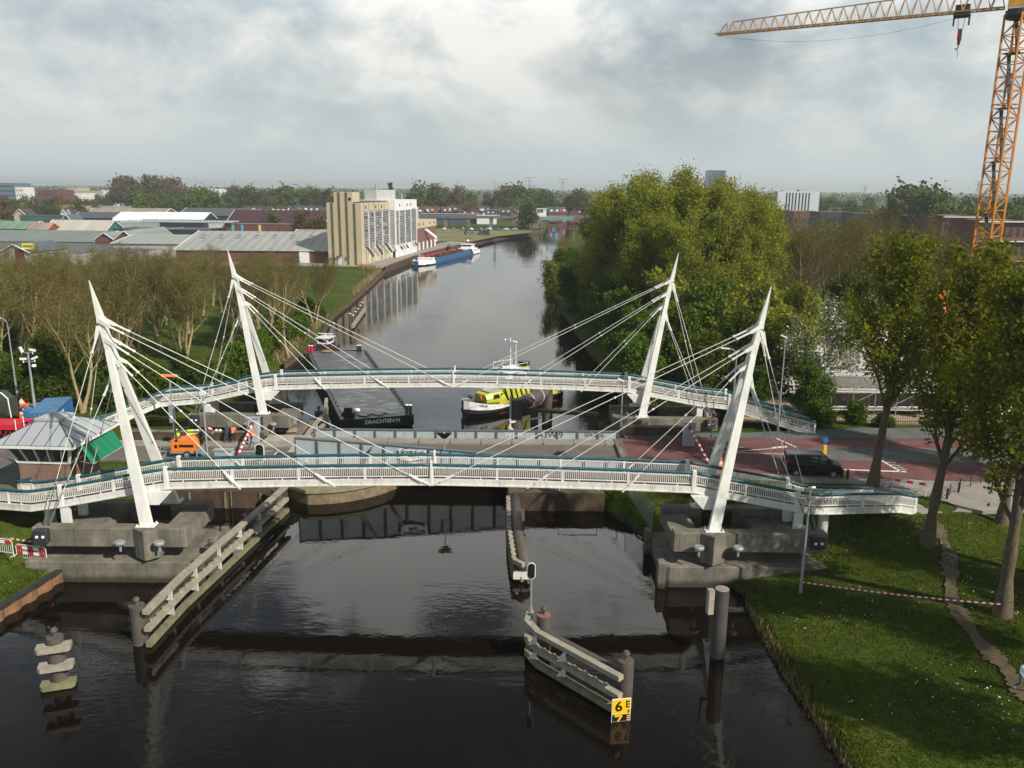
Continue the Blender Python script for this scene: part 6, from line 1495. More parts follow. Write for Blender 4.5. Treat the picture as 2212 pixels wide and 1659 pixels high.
# ================================================================ silo
def silo():
    FL = Vector((-60, 268.5, 0)); u = Vector((11.4, -2.2, 0)).normalized(); v = Vector((.1455, .9894, 0)); z0 = 2.0
    root = thing('grain_silo', 'tall cream grain silo with dark vertical strips and louvred canal side', 'silo', FL + UPV*2)
    def q(a, b, z): return FL + u*a + v*b + UPV*z
    def blk(mb, a0, a1, b0, b1, z0, z1): mb.extr([q(a0, b0, z0), q(a1, b0, z0), q(a1, b1, z0), q(a0, b1, z0)], (0, 0, z1-z0))
    Wd = 11.6; H = 21.7; HT = 25.0
    m = MB(); blk(m, 0, Wd, 0, 32, z0, H); blk(m, 2.6, 8.9, 0, 7, H, HT); bd = m.build('cream_block', CREAM, root)
    m = MB()
    for a, zt in ((1.35, H), (3.85, HT), (6.35, HT), (8.95, H-.1)): blk(m, a, a+.85, -.08, 0, z0, zt-.1)
    m.build('dark_strip', SILOD, bd)
    m = MB(); blk(m, .8, 10.8, .5, 31.5, H+.01, H+.3); m.build('flat_roof', M('roof_felt', (.08, .07, .06), .95, 0, .3, .3), bd)
    LV = M('louvre_grey', (.33, .335, .33), .6, .2, .25, .18, dirt=.3, dirtc=(.15, .15, .14)); LVD = M('louvre_gap', (.10, .10, .10), .8)
    WP = M('silo_white', (.72, .72, .72), .6, 0, .06, .2, dirt=.15, dirtc=(.45, .45, .44), streak=.2)
    def louvre(b0, b1, za, zb, a, par, posts, gap):
        w = MB(); blk(w, a, a+.12, b0, b1, za, zb); w.build('louvre_gap', LVD, par)
        rng = random.Random(int(b0)); s = MB(); z = za+.1
        while z < zb:
            b = b0
            while b < b1:
                e = min(b1, b + 3.1)
                if rng.random() > gap*.25: blk(s, a+.12, a+.3, b, e-.05, z, z + (.42 if rng.random() > gap else .8))
                b = e
            z += .82
        s.build('louvre', LV, par)
        p = MB()
        for b in posts: blk(p, a+.1, a+.5, b-.18, b+.18, za-5, zb)
        p.build('louvre_post', WP, par)
    louvre(3.0, 31, 7.6, 19.0, Wd, bd, (6.5, 13, 21.5, 29.5), .25)
    m = MB()
    for b in (3, 8, 13.5, 19, 25): blk(m, Wd, Wd+.06, b-.12, b+.12, 19, H)
    m.build('dark_strip', SILOD, bd)
    m = MB()
    for b in (5, 15.5, 22): m.tube(q(Wd-.1, b, 20.2), q(Wd+.1, b, 20.2), .5, n=14)
    m.tube(q(8.0, -.1, 22.9), q(8.0, .1, 22.9), .5, n=14); m.build('round_window', BLACK, bd)
    # white section, a step forward
    m = MB(); blk(m, .5, Wd+1.8, 32, 62, z0, H+.5); wb = m.build('white_block', WP, root)
    louvre(33.5, 61, 6.6, 18.6, Wd+1.8, wb, (36, 44, 52, 60), .05)
    m = MB()
    z = 6.8
    while z < 18.4: blk(m, Wd, Wd+1.7, 31.86, 32, z, z+.5); z += .82
    m.build('louvre', LV, wb)
    m = MB()
    for b in (38, 48, 53): m.tube(q(Wd+1.7, b, 20.4), q(Wd+1.9, b, 20.4), .5, n=12)
    blk(m, Wd+.8, Wd+1.6, 31.9, 32, 2, 4.4); m.build('round_window', BLACK, wb)
    m = MB(); blk(m, 1.5, 6, 34, 58, H+.5, H+4.0); m.build('roof_house', M('roof_house_grey', (.42, .42, .41), .7, 0, .1, .3, dirt=.3, dirtc=(.25, .2, .18)), wb)
    m = MB(); m.tube(q(4, 40, H+4), q(4, 40, H+6), .3, n=8); m.tube(q(8, 60, H), q(8, 60, H+2.6), .3, n=8); m.build('vent_pipe', STEEL, wb)
    # low brick end
    BRK = brick('silo_brick', (.17, .06, .045), (.21, .08, .06), (.2, .15, .12), .5)
    m = MB(); blk(m, 1.5, Wd+1.2, 64, 96, z0, 10.8); lb = m.build('brick_block', BRK, root)
    m = MB(); blk(m, 1.4, Wd+1.3, 63.9, 96.1, 10.8, 13.6); blk(m, 3, Wd-.5, 64, 73, 13.6, 19.2); m.build('cream_band', CREAM, lb)
    m = MB()
    for b in (67, 74, 84, 92): m.tube(q(Wd+1.2, b, 12.3), q(Wd+1.4, b, 12.3), .55, n=12)
    m.build('round_window', BLACK, lb)
    for b in (66, 72.5, 79, 85.5, 92): m = MB(); blk(m, Wd+1.2, Wd+1.3, b, b+2.2, 2, 5.2); m.build('pale_door', WP, lb)
    m = MB(); m.bar(q(Wd+1.6, 76, 10), q(Wd+4.5, 82, 6.5), .9, .9); m.bar(q(Wd+4.5, 82, 6.6), q(Wd+4.7, 82, 4.8), .6, .6); m.build('loading_chute', WP, lb)
    # loading chutes along the canal side
    for i, b in enumerate((4, 9.5, 14, 20, 24.5, 30, 38, 42, 46, 56, 59)):
        m = MB(); m.bar(q(Wd+.3, b, 7.6), q(Wd+3.0, b-1.4, 4.7), .5, .35); m.bar(q(Wd+.3, b+1.2, 7.6), q(Wd+2.8, b-.2, 4.9), .08, .08); m.bar(q(Wd+1.8, b, 5.9), q(Wd+.3, b, 5.2), .1, .1)
        m.build('loading_chute', STEEL if i % 2 else DKSTEEL, bd if b < 32 else wb)
    m = MB(); blk(m, 3.2, 4.6, -.1, 0, 2, 4.8); m.build('door', WP, bd)
    m = MB(); blk(m, 3.0, 4.8, -.9, 0, 4.8, 4.95); m.build('door_canopy', CONC, bd)
    m = MB(); blk(m, 5.6, 6.4, -.1, -.09, 3.4, 4.6); m.build('wall_stain', RUST, bd)
    m = MB(); m.box(q(1.4, 3, H+1), (.6, .6, 2)); m.box(q(1.1, 3, H+2.4), (1., .5, 1.)); m.build('roof_fan', RUST, bd)
silo()

# ================================================================ sheds, houses and towers
RF = lambda n, c, per=3.2, ax=0, dk=.85: corrug(n, c, per, ax, dk)
ROOF_GREENGREY = RF('roof_green_grey', (.19, .23, .205)); ROOF_PALE = RF('roof_pale_grey', (.33, .34, .315)); ROOF_CREAM = RF('roof_cream', (.48, .45, .38), 9, 0, .9)
ROOF_WHITE = RF('roof_white', (.80, .82, .84), 8, 0, .95); ROOF_BEIGE = RF('roof_beige', (.32, .265, .22), 9); ROOF_DARK = RF('roof_dark', (.07, .085, .10), 4); ROOF_RED = RF('roof_dark_red', (.065, .026, .03), 4)
ROOF_MINT = RF('roof_mint', (.18, .28, .2), 6); TILE = M('dark_roof_tiles', (.05, .048, .052), .8, 0, .3, .5); TILER = M('red_roof_tiles', (.16, .06, .04), .8, 0, .3, .5)
WRED = brick('red_brick', (.13, .042, .035), (.16, .05, .042), (.13, .09, .08), .5); WGREY = M('grey_wall', (.33, .33, .32), .8, 0, .12, .3); WDARK = M('dark_cladding', (.022, .026, .034), .6, 0, .3, .3)
WGREEN = M('dark_green_cladding', (.04, .10, .075), .6, 0, .2, .3); WTEAL = M('teal_cladding', (.02, .12, .13), .6, 0, .2, .3); WTAN = M('tan_wall', (.42, .35, .25), .8, 0, .15, .3); WWHITE = M('white_render', (.68, .68, .66), .7, 0, .08, .3)
WIN = M('far_window', (.035, .045, .055), .15, 0, .2, .5)
def xs(px, Y): return aty(px, 450, Y).x
def zt_(px, py, Y): return aty(px, py, Y).z
def windows(root, par, x0, x1, y, z0, z1, cols, rows, w=.5, h=.5, mat=WIN, each=True, name='window'):
    dx, dz = (x1-x0)/cols, (z1-z0)/rows; mm = None
    for r in range(rows):
        for c in range(cols):
            if mm is None or not each:
                m = MB() if (each or mm is None) else mm
            xa = x0 + dx*(c+.5-w/2); za = z0 + dz*(r+.5-h/2)
            m.b2(xa, xa+dx*w, y-.09, y-.02, za, za+dz*h)
            if each: m.build(name, mat, par)
            else: mm = m
    if not each: mm.build(name, mat, par)
def flat(label, px0, px1, ytop, Y, depth, wall, roof, cat='building', win=None, z0=2, par=1.):
    x0, x1 = xs(px0, Y), xs(px1, Y); z1 = zt_((px0+px1)/2, ytop, Y)
    root = thing(cat.replace(' ', '_'), label, cat, ((x0+x1)/2, Y, z0)); m = MB(); m.b2(x0, x1, Y, Y+depth, z0-1, z1); w = m.build('wall', wall, root)
    m = MB(); m.b2(x0+.3, x1-.3, Y+.3, Y+depth-.3, z1+.01, z1+.12); m.build('roof', roof, root)
    m = MB(); m.b2(x0-.1, x1+.1, Y-.1, Y+.3, z1-.3, z1+.35); m.b2(x0-.1, x0+.3, Y+.3, Y+depth, z1-.3, z1+.35); m.b2(x1-.3, x1+.1, Y+.3, Y+depth, z1-.3, z1+.35); m.build('parapet', wall, root)
    if win: windows(root, w, x0+.5, x1-.5, Y, z0+.6, z1-.6, win[0], win[1], *(win[2:4] if len(win) > 3 else (.55, .45)))
    return root, x0, x1, z1
def gable(label, px0, px1, yeave, yridge, Y, depth, wall, roof, axis='x', cat='shed', win=None, z0=2, trim=WWHITE):
    """axis x: ridge runs across the view; axis y: gable end faces the camera"""
    x0, x1 = xs(px0, Y), xs(px1, Y); c = (px0+px1)/2; ze = zt_(c, yeave, Y); zr = zt_(c, yridge, Y + (depth/2 if axis == 'x' else 0))
    root = thing(cat.replace(' ', '_'), label, cat, ((x0+x1)/2, Y, z0)); y1 = Y+depth; m = MB()
    if axis == 'x':
        ym = Y+depth/2
        m.add([(x0, Y, z0-1), (x1, Y, z0-1), (x1, y1, z0-1), (x0, y1, z0-1), (x0, Y, ze), (x1, Y, ze), (x1, y1, ze), (x0, y1, ze), (x0, ym, zr), (x1, ym, zr)], [(0, 1, 5, 4), (1, 2, 6, 9, 5), (2, 3, 7, 6), (3, 0, 4, 8, 7)])
        w = m.build('wall', wall, root); r = MB(); t = .18
        r.extr([(x0-.5, Y-.6, ze-.1), (x1+.5, Y-.6, ze-.1), (x1+.5, ym, zr+.1), (x0-.5, ym, zr+.1)], (0, 0, t)); r.extr([(x0-.5, ym, zr+.1), (x1+.5, ym, zr+.1), (x1+.5, y1+.6, ze-.1), (x0-.5, y1+.6, ze-.1)], (0, 0, t)); r.build('roof', roof, root)
        for xx, s in ((x0-.55, -1), (x1+.5, 1)):
            t_ = MB(); t_.bar((xx, Y-.6, ze), (xx, ym, zr+.2), .2, .45); t_.bar((xx, ym, zr+.2), (xx, y1+.6, ze), .2, .45); t_.build('verge_board', trim, root)
    else:
        xm = (x0+x1)/2
        m.add([(x0, Y, z0-1), (x1, Y, z0-1), (x1, y1, z0-1), (x0, y1, z0-1), (x0, Y, ze), (x1, Y, ze), (x1, y1, ze), (x0, y1, ze), (xm, Y, zr), (xm, y1, zr)], [(0, 1, 5, 8, 4), (1, 2, 6, 5), (2, 3, 7, 9, 6), (3, 0, 4, 7)])
        w = m.build('wall', wall, root); r = MB(); t = .18
        r.extr([(x0-.4, Y-.5, ze-.1), (xm, Y-.5, zr+.1), (xm, y1, zr+.1), (x0-.4, y1, ze-.1)], (0, 0, t)); r.extr([(xm, Y-.5, zr+.1), (x1+.4, Y-.5, ze-.1), (x1+.4, y1, ze-.1), (xm, y1, zr+.1)], (0, 0, t)); r.build('roof', roof, root)
        t_ = MB(); t_.bar((x0-.4, Y-.6, ze), (xm, Y-.6, zr+.2), .2, .55, up=(0, 1, 0)); t_.bar((xm, Y-.6, zr+.2), (x1+.4, Y-.6, ze), .2, .55, up=(0, 1, 0)); t_.build('verge_board', trim, root)
    if win: windows(root, w, x0+.8, x1-.8, Y, z0+.3, ze-.2, win[0], win[1], *(win[2:4] if len(win) > 3 else (.5, .5)))
    return root, x0, x1, ze
# warehouse beside the silo
r, x0, x1, ze = gable('long pale roofed brick warehouse left of the silo with white and red doors', 372, 704, 541, 501, 274, 46, WRED, ROOF_PALE, win=None, cat='warehouse')
m = MB(); m.b2(x1-9.5, x1-6.2, 273.7, 274, 2, 6.2); m.build('white_door', WWHITE, r)
m = MB(); m.b2(x1-4.8, x1-1., 273.7, 274, 2, 5.6); m.build('red_door', M('door_red', (.16, .035, .03), .6), r)
m = MB()
for k in range(7): m.b2(x0+4+k*6.2, x0+5.2+k*6.2, 287, 288.2, 9.9, 10.12)
m.build('roof_light', ROOF_DARK, r)
gable('broad pale grey roof of the front warehouse below the red gabled sheds', 235, 545, 527, 508, 330, 40, WGREY, ROOF_PALE, cat='warehouse')
r, *_ = gable('long green grey roofed shed with a row of white pillars at the left', -140, 205, 521, 498, 360, 34, WGREY, ROOF_GREENGREY, cat='shed', win=(42, 1, .45, .8))
for i, (a, b, e, g, Y, l) in enumerate(((198, 241, 519, 504, 352, 'first red gable from the left on the green grey sheds'), (241, 286, 519, 500, 351, 'tallest red gable in the row of green grey sheds'), (281, 305, 517, 503, 370, 'small red gable half hidden in the row of sheds'), (304, 331, 512, 500, 380, 'rightmost red gable of the row of sheds'))):
    gable(l, a, b, e, g, Y, 40, WRED, ROOF_GREENGREY, 'y', 'gabled shed', (3, 1, .6, .35))
r, x0, x1, ze = gable('grey gabled garage with dark red door and yellow sign at the left edge', -14, 53, 546, 529, 262, 22, WGREY, ROOF_DARK, 'y', 'garage')
m = MB(); m.b2(x0+5.0, x0+7.8, 261.8, 262, 2, 6.4); m.build('door', M('garage_red', (.12, .015, .02), .6), r)
m = MB(); m.b2(x0+7.6, x0+11.4, 261.6, 261.75, 6.6, 8.5); sg = m.build('yellow_sign', YEL, r); m = MB(); m.b2(x0+7.9, x0+11, 261.55, 261.6, 7.2, 7.9); m.build('lettering', M('faded_blue', (.1, .2, .25), .6), sg)
r, *_ = flat('low dark roofed shed with a pale graffiti wall behind the bare trees', 53, 165, 552, 258, 10, M('graffiti_wall', (.42, .40, .37), .9, 0, .3, .5, dirt=.6, dirtc=(.12, .12, .13)), ROOF_DARK, 'shed')
gable('cream roofed hall with teal gable front left of the black offices', 82, 216, 506, 476, 410, 26, WTEAL, ROOF_CREAM, cat='hall')
gable('mint green roofed hall at the far left edge', -40, 58, 494, 478, 430, 20, WGREEN, ROOF_MINT, cat='hall')
gable('brown roofed shed with orange verge beside the mint hall', 58, 96, 496, 482, 405, 12, WRED, ROOF_BEIGE, cat='shed', trim=ORG)
r, *_ = flat('dark green two storey office with a row of white windows', 40, 130, 466, 470, 12, WGREEN, ROOF_DARK, 'office', (12, 1, .6, .4))
gable('dark green pointed gable beside the green office', 128, 154, 482, 464, 470, 14, WGREEN, ROOF_DARK, 'y', 'gabled house')
gable('white pointed gable house left of its twin among the sheds', 130, 143, 466, 453, 540, 10, WWHITE, TILE, 'y', 'gabled house', (2, 1, .4, .3)); gable('white pointed gable house right of its twin among the sheds', 141, 153, 466, 453, 541, 10, WWHITE, TILE, 'y', 'gabled house', (2, 1, .4, .3))
gable('dark roofed shed with white gable behind the cream hall', 152, 240, 471, 459, 500, 22, WDARK, ROOF_DARK, cat='shed')
gable('long beige roofed hall behind the white roofs', 172, 350, 463, 450, 560, 26, WGREEN, ROOF_BEIGE, cat='hall')
gable('bright white roofed hall left part behind the black offices', 242, 380, 477, 459, 455, 24, WDARK, ROOF_WHITE, cat='hall'); gable('bright white roofed hall right part with lower ridge', 305, 437, 474, 459, 448, 20, WDARK, ROOF_WHITE, cat='hall')
flat('long grey wall hall below the white roofs', 190, 345, 482, 440, 14, WGREY, ROOF_PALE, 'hall')
r, *_ = flat('low black office block with solar panels on its flat roof', 240, 445, 497, 395, 26, WDARK, ROOF_DARK, 'office', (9, 1, .5, .35))
m = MB()
for k in range(34): x = xs(255, 398) + k*1.6; m.add([(x, 398, 9.6), (x+1.3, 398, 9.6), (x+1.3, 400, 10.2), (x, 400, 10.2)], [(0, 1, 2, 3)]); m.add([(x, 406, 9.6), (x+1.3, 406, 9.6), (x+1.3, 408, 10.2), (x, 408, 10.2)], [(0, 1, 2, 3)])
m.build('solar_panel', GIRD, r)
flat('taller black office block at the right of the black offices', 342, 437, 482, 425, 18, WDARK, ROOF_DARK, 'office', (6, 2, .6, .3))
flat('white painted mural wall between the black offices and red hall', 436, 484, 484, 432, 8, M('mural_wall', (.55, .57, .55), .8, 0, .2, .3, dirt=.5, dirtc=(.25, .3, .27)), ROOF_PALE, 'hall')
gable('big slate blue hall with ribbed roof', 384, 530, 466, 450, 520, 30, WDARK, ROOF_DARK, cat='hall')
gable('dark red roofed hall with red brick wall and white ridge', 488, 700, 482, 455, 430, 30, WRED, ROOF_RED, cat='hall')
flat('low red brick hall front with a blue panel', 486, 640, 485, 400, 10, WRED, ROOF_PALE, 'hall', (6, 1, .15, .5))
gable('small brown sawtooth roof house left of the silo', 632, 712, 509, 497, 330, 14, WWHITE, ROOF_BEIGE, cat='shed')
for px, c, l in ((498, (.02, .35, .45), 'turquoise flag pole before the red hall'), (518, (.03, .3, .5), 'blue flag pole before the red hall'), (556, (.6, .45, .05), 'yellow flag pole before the red hall')):
    x = xs(px, 372); t = thing('flag_pole', l, 'flag pole', (x, 372, 2)); m = MB(); m.tube((x, 372, 2), (x, 372, 10), .08, n=6); m.build('pole', STEEL, t); m = MB(); m.b2(x+.1, x+1.1, 371.95, 372, 6, 9.8); m.build('flag', M('flag_cloth', c, .7), t)
# far left offices
r, *_ = flat('blue glass office block at the far left', 2, 38, 396, 900, 30, M('blue_glass_wall', (.10, .17, .21), .2, 0, .2, .05), ROOF_PALE, 'office', (1, 5, .95, .3))
flat('white tower block right of the blue glass office', 38, 56, 405, 900, 20, WWHITE, ROOF_PALE, 'office', (3, 4, .35, .4))
flat('red brick office with flat white roof among trees', 84, 128, 411, 800, 30, WRED, ROOF_WHITE, 'office', (7, 3)); flat('lower red brick wing with pale glass corner', 117, 140, 420, 770, 20, WRED, ROOF_PALE, 'office', (3, 4))
flat('tan square office block far left', 152, 170, 406, 950, 30, WTAN, ROOF_PALE, 'office', (2, 2, .4, .3)); flat('grey office wing right of the tan block', 170, 203, 413, 950, 25, WGREY, ROOF_PALE, 'office', (7, 2)); flat('white flat hall before the tan block', 134, 180, 418, 850, 30, WWHITE, ROOF_WHITE, 'hall')
flat('white far building beside the reddish grove', 222, 250, 411, 1000, 30, WWHITE, ROOF_WHITE, 'hall', (5, 1)); flat('long white distant building on the horizon', 385, 475, 408, 1500, 40, WWHITE, ROOF_PALE, 'hall', (12, 1, .5, .5))
flat('orange and ochre low building among trees', 120, 155, 444, 640, 20, M('ochre', (.35, .2, .06), .7), ROOF_DARK, 'hall'); flat('long grey flat building behind the beige hall', 182, 280, 446, 640, 14, WGREY, ROOF_PALE, 'hall', (14, 1, .5, .5))
gable('dark house with lit gable at the left among trees', 28, 55, 466, 452, 520, 12, WTAN, TILE, 'y', 'house')
# viaduct with movable span
def viaduct():
    Y = 534; root = thing('viaduct', 'long grey road viaduct with green steel span crossing the canal far away', 'viaduct', (0, Y, 2)); z = 9.3
    xa, xb, xc = xs(908, Y), xs(1152, Y), xs(1240, Y)
    m = MB(); m.b2(xa-30, xb, Y, Y+10, z-1.5, z); m.b2(xc, xc+90, Y, Y+10, z-1.5, z); m.build('deck', M('viaduct_deck_grey', (.10, .11, .12), .8, 0, .2, .2), root)
    m = MB(); m.b2(xb, xc, Y, Y+10, z-2.2, z-.1); m.build('steel_span', M('green_girder', (.13, .25, .22), .5, 0, .15, .2), root)
    m = MB(); m.b2(xa-30, xc+90, Y-.1, Y, z+1.0, z+1.1)
    for k in range(90): x = xa-30 + k*2.3; m.b2(x, x+.12, Y-.1, Y, z, z+1.1)
    m.build('railing', STEEL, root)
    for k in range(7): x = xa-14 + k*14.5; m = MB(); m.b2(x, x+2.2, Y+.6, Y+9.4, 0, z-1.3); m.build('pier', CONC, root)
    m = MB(); m.b2(xb-4, xb+5, Y-8, Y+10, -1, z-1.0) ; m.build('abutment', CONC, root); m = MB(); m.b2(xc-4, xc+3, Y-14, Y+10, -1, 2.2); m.build('abutment', CONC, root)
    m = MB()
    for zz in (.6, 2.6, 4.6): m.b2(xb+4.9, xb+5.3, Y-9, Y+8, zz, zz+1.2)
    m.build('timber_beam', TIMB, root)
    t = thing('control_cabin', 'small white control house on the far viaduct beside the canal', 'cabin', (xs(1168, Y), Y+6, z)); x0, x1 = xs(1160, Y), xs(1181, Y)
    m = MB(); m.b2(x0, x1, Y+4, Y+9, z, z+4.8); w = m.build('wall', WWHITE, t); windows(t, w, x0+.2, x1-2, Y+4, z+2.2, z+4.4, 3, 1, .8, .8); m = MB(); m.b2(x0-.4, x1+.4, Y+3.5, Y+9.5, z+4.8, z+5.1); m.build('roof', WWHITE, t)
    b = thing('notice_board', 'blue and white notice board on the far right bank', 'sign', (xs(1200, 520), 519, 1)); x = xs(1201, 519)-2; m = MB(); m.b2(x, x+1.8, 519, 519.3, .5, 3.2); m.build('board', M('board_blue', (.05, .2, .45), .5), b)
viaduct()
flat('low slate blue flat building behind the viaduct', 905, 1036, 463, 600, 20, M('slate_wall', (.06, .08, .11), .5), ROOF_PALE, 'hall', (1, 1, .9, .3)); flat('white low shed behind the viaduct right of the slate building', 1030, 1072, 466, 590, 14, WWHITE, ROOF_PALE, 'shed')
t = thing('graffiti_block', 'dark low concrete block with white graffiti letters in the field', 'concrete block', (xs(1020, 452), 452, 2)); xg = xs(1003, 452); m = MB(); m.b2(xg, xg+9, 452, 456, 1, 4.6); m.b2(xg+9.5, xg+13.5, 453, 456, 1, 4.4); m.build('wall', WDARK, t); text('GOSP', 2.7, (xg+4.4, 451.9, 3.0), (1, 0, 0), UPV, 'graffiti', WGREY, t, .02, bold=.05)
# right hand side: slab block, tower, houses, flats
def slab():
    Y = 600; x0, x1 = xs(1678, Y), xs(1768, Y); root = thing('apartment_block', 'white slab apartment block with dark vertical window strips', 'apartment block', ((x0+x1)/2, Y, 2)); z = 26.4
    m = MB(); m.b2(x0, x1, Y, Y+11, 1, z); w = m.build('wall', M('slab_white', (.50, .53, .56), .7, 0, .05, .05), root)
    for k, f in enumerate((.20, .27, .345, .42, .505, .585, .66, .735)):
        x = x0 + (x1-x0)*f; m = MB(); m.b2(x, x+.95, Y-.1, Y, 4, z-.9); m.build('window_strip', WIN, w)
    m = MB(); m.b2(x0+4, x0+8, Y+3, Y+7, z, z+.9); m.b2(x0+16, x0+21, Y+3, Y+8, z, z+1.2); m.build('roof_house', WGREY, root); m = MB(); m.b2(x1, x1+.8, Y+.5, Y+11, 1, z-.4); m.build('dark_side', WDARK, root)
slab()
r, x0, x1, z1 = flat('tall dark blue office tower beyond the poplars', 1527, 1563, 368, 1500, 30, M('blue_tower_glass', (.07, .13, .19), .25, 0, .12, .03), ROOF_DARK, 'tower', (1, 14, .96, .4))
for a, b, y, Y, d, mt, rf, l in ((1676, 1702, 456, 560, 20, WRED, ROOF_RED, 'dark red building at the left foot of the white slab'), (1716, 1760, 457, 540, 20, WRED, ROOF_PALE, 'red building with pale roof before the white slab'), (1772, 1850, 459, 470, 16, WDARK, ROOF_PALE, 'long dark flat building right of the white slab'), (1846, 1932, 462, 440, 16, WDARK, ROOF_PALE, 'long dark building with grey roof edge among the trees'), (1941, 1965, 446, 520, 14, WDARK, ROOF_DARK, 'dark block with a pale tower behind the tall trees'), (1790, 1850, 448, 640, 14, WRED, TILER, 'red brick terrace right of the white slab')): flat(l, a, b, y, Y, d, mt, rf, 'building', (6, 1, .4, .4))
flat('pale grey stair tower of the dark block', 1943, 1952, 442, 515, 6, WGREY, ROOF_PALE, 'tower')
def apartments(label, px0, px1, ytop, Y, d):
    r, x0, x1, z1 = flat(label, px0, px1, ytop, Y, d, WRED, ROOF_PALE, 'apartment block', (7, 3, .5, .45)); m = MB()
    for k in (1, 2, 3): z = 2 + (z1-2)*k/3; m.b2(x0-.2, x1+.2, Y-1.2, Y-.1, z-.25, z)
    m.build('balcony_slab', WWHITE, r)
apartments('red brick flats with white balcony bands left of the crane mast', 2040, 2120, 468, 260, 16); apartments('red brick flats with white balcony bands right of the crane mast', 2116, 2235, 478, 240, 16)
# rows of small houses, copies of two patterns
def house_proto(wall, roof):
    r = empty('house', (0, 0, -60)); m = MB(); m.b2(-4, 4, -4, 4, -1, 5.2); m.add([(-4, -4, 5.2), (-4, 4, 5.2), (-4, 0, 9.2), (4, -4, 5.2), (4, 4, 5.2), (4, 0, 9.2)], [(0, 2, 1), (3, 4, 5)]); w = m.build('wall', wall, r, local=True)
    m = MB(); m.extr([(-4.4, -4.6, 4.9), (4.4, -4.6, 4.9), (4.4, 0, 9.3), (-4.4, 0, 9.3)], (0, 0, .2)); m.extr([(-4.4, 0, 9.3), (4.4, 0, 9.3), (4.4, 4.6, 4.9), (-4.4, 4.6, 4.9)], (0, 0, .2)); ro = m.build('roof', roof, r, local=True); m = MB(); m.b2(-2, -1.2, -.4, .4, 8.5, 10.3); m.build('chimney', WRED, ro, local=True)
    for x in (-2.4, 1.2): m = MB(); m.b2(x, x+1.4, -4.08, -4, 1, 2.6); m.build('window', WIN, w, local=True); m = MB(); m.b2(x, x+1.4, -3.6, -2.0, 6.4, 7.6); m.build('dormer', WWHITE, ro, local=True)
    return r
HP = [house_proto(WRED, TILE), house_proto(WWHITE, TILE), house_proto(WRED, TILER)]; used = [0, 0, 0]
def houses(px0, px1, Y0, Y1, n, kinds, label, seed, dz=0):
    rng = random.Random(seed)
    for i in range(n):
        k = rng.choice(kinds); o = HP[k] if not used[k] else copy_tree(HP[k]); used[k] = 1; Y = rng.uniform(Y0, Y1); px = px0 + (px1-px0)*(i+.5)/n
        o.location = (xs(px, Y), Y, 2); o.rotation_euler = (0, 0, R(rng.choice((0, 90, 20, -15)))); s = rng.uniform(.9, 1.25); o.scale = (s*1.1, s, s*.9)
        tag(o, label + (', dark tiled roof', ', white walls', ', red tiled roof')[k], 'house', 'small houses in the far town')
houses(520, 715, 600, 680, 14, (0, 0, 1), 'small house in the town behind the red hall left of the silo', 1)
houses(890, 1250, 640, 720, 22, (0, 0, 0, 1, 2), 'small house in the town behind the far viaduct', 2)
houses(1775, 1960, 640, 900, 24, (2, 2, 1, 0), 'small house in the town right of the white slab block', 3)
houses(40, 240, 700, 1000, 10, (0, 1, 2), 'small house in the town behind the left sheds', 4)
for i in range(9): car(xs(960 + i*19, 500), 500 + (i % 3)*3, 2.1, R(80+i*13), 'small car parked under the far viaduct', 'cars parked under the far viaduct')
# masts and power pylons
t = thing('radio_mast', 'thin dark lattice radio mast behind the viaduct', 'radio mast', (xs(1069, 620), 620, 2)); x = xs(1069, 620); m = MB()
for dx, dy in ((-.7, -.7), (.7, -.7), (.7, .7), (-.7, .7)): m.bar((x+dx, 620+dy, 2), (x+dx*.4, 620+dy*.4, 27), .16, .16)
for k in range(16): z = 2 + k*1.55; m.bar((x-.7, 619.3, z), (x+.7, 619.3, z+1.5), .1, .1); m.bar((x+.7, 619.3, z), (x-.7, 619.3, z+1.5), .1, .1)
m.tube((x, 620, 27), (x, 620, 32), .12, n=6); m.b2(x-1.2, x+1.2, 619, 621, 22, 24.5); m.build('lattice', DKSTEEL, t)
x = xs(500, 1100); m = MB(); m.tube((x, 1100, 2), (x, 1100, 33), .5, .3, n=8); tag(m.build('pale_mast', WHT), 'slim white mast on the left horizon', 'mast')
def power_pylon(px, ytop, Y, label):
    x = xs(px, Y); zt = zt_(px, ytop, Y); t = thing('power_pylon', label, 'power pylon', (x, Y, 2), group='power pylons on the horizon'); m = MB(); w = 4.
    for sx in (-1, 1):
        for sy in (-1, 1): m.bar((x+sx*w, Y+sy*w, 2), (x+sx*.6, Y+sy*.6, zt), .45, .45)
    for k in range(8):
        u0, u1 = k/8, (k+1)/8; a = w*(1-u0)+.6*u0; b = w*(1-u1)+.6*u1; z0, z1 = 2+(zt-2)*u0, 2+(zt-2)*u1; m.bar((x-a, Y, z0), (x+b, Y, z1), .3, .3); m.bar((x+a, Y, z0), (x-b, Y, z1), .3, .3)
    for k, l in ((1., 11), (.86, 9)): z = 2+(zt-2)*k; m.bar((x-l, Y, z), (x+l, Y, z), .5, .5); m.bar((x-l, Y, z), (x, Y, z+1.6), .3, .3); m.bar((x+l, Y, z), (x, Y, z+1.6), .3, .3)
    m.build('lattice', M('pylon_grey', (.22, .25, .26), .6), t)
for px, yt, Y, l in ((1143, 384, 1500, 'left power pylon of the pair above the far town'), (1214, 387, 1500, 'right power pylon of the pair above the far town'), (2107, 392, 1500, 'power pylon left of the crane mast on the horizon'), (953, 398, 2200, 'small power pylon above the silo trees'), (1864, 402, 2000, 'small power pylon on the right horizon')): power_pylon(px, yt, Y, l)

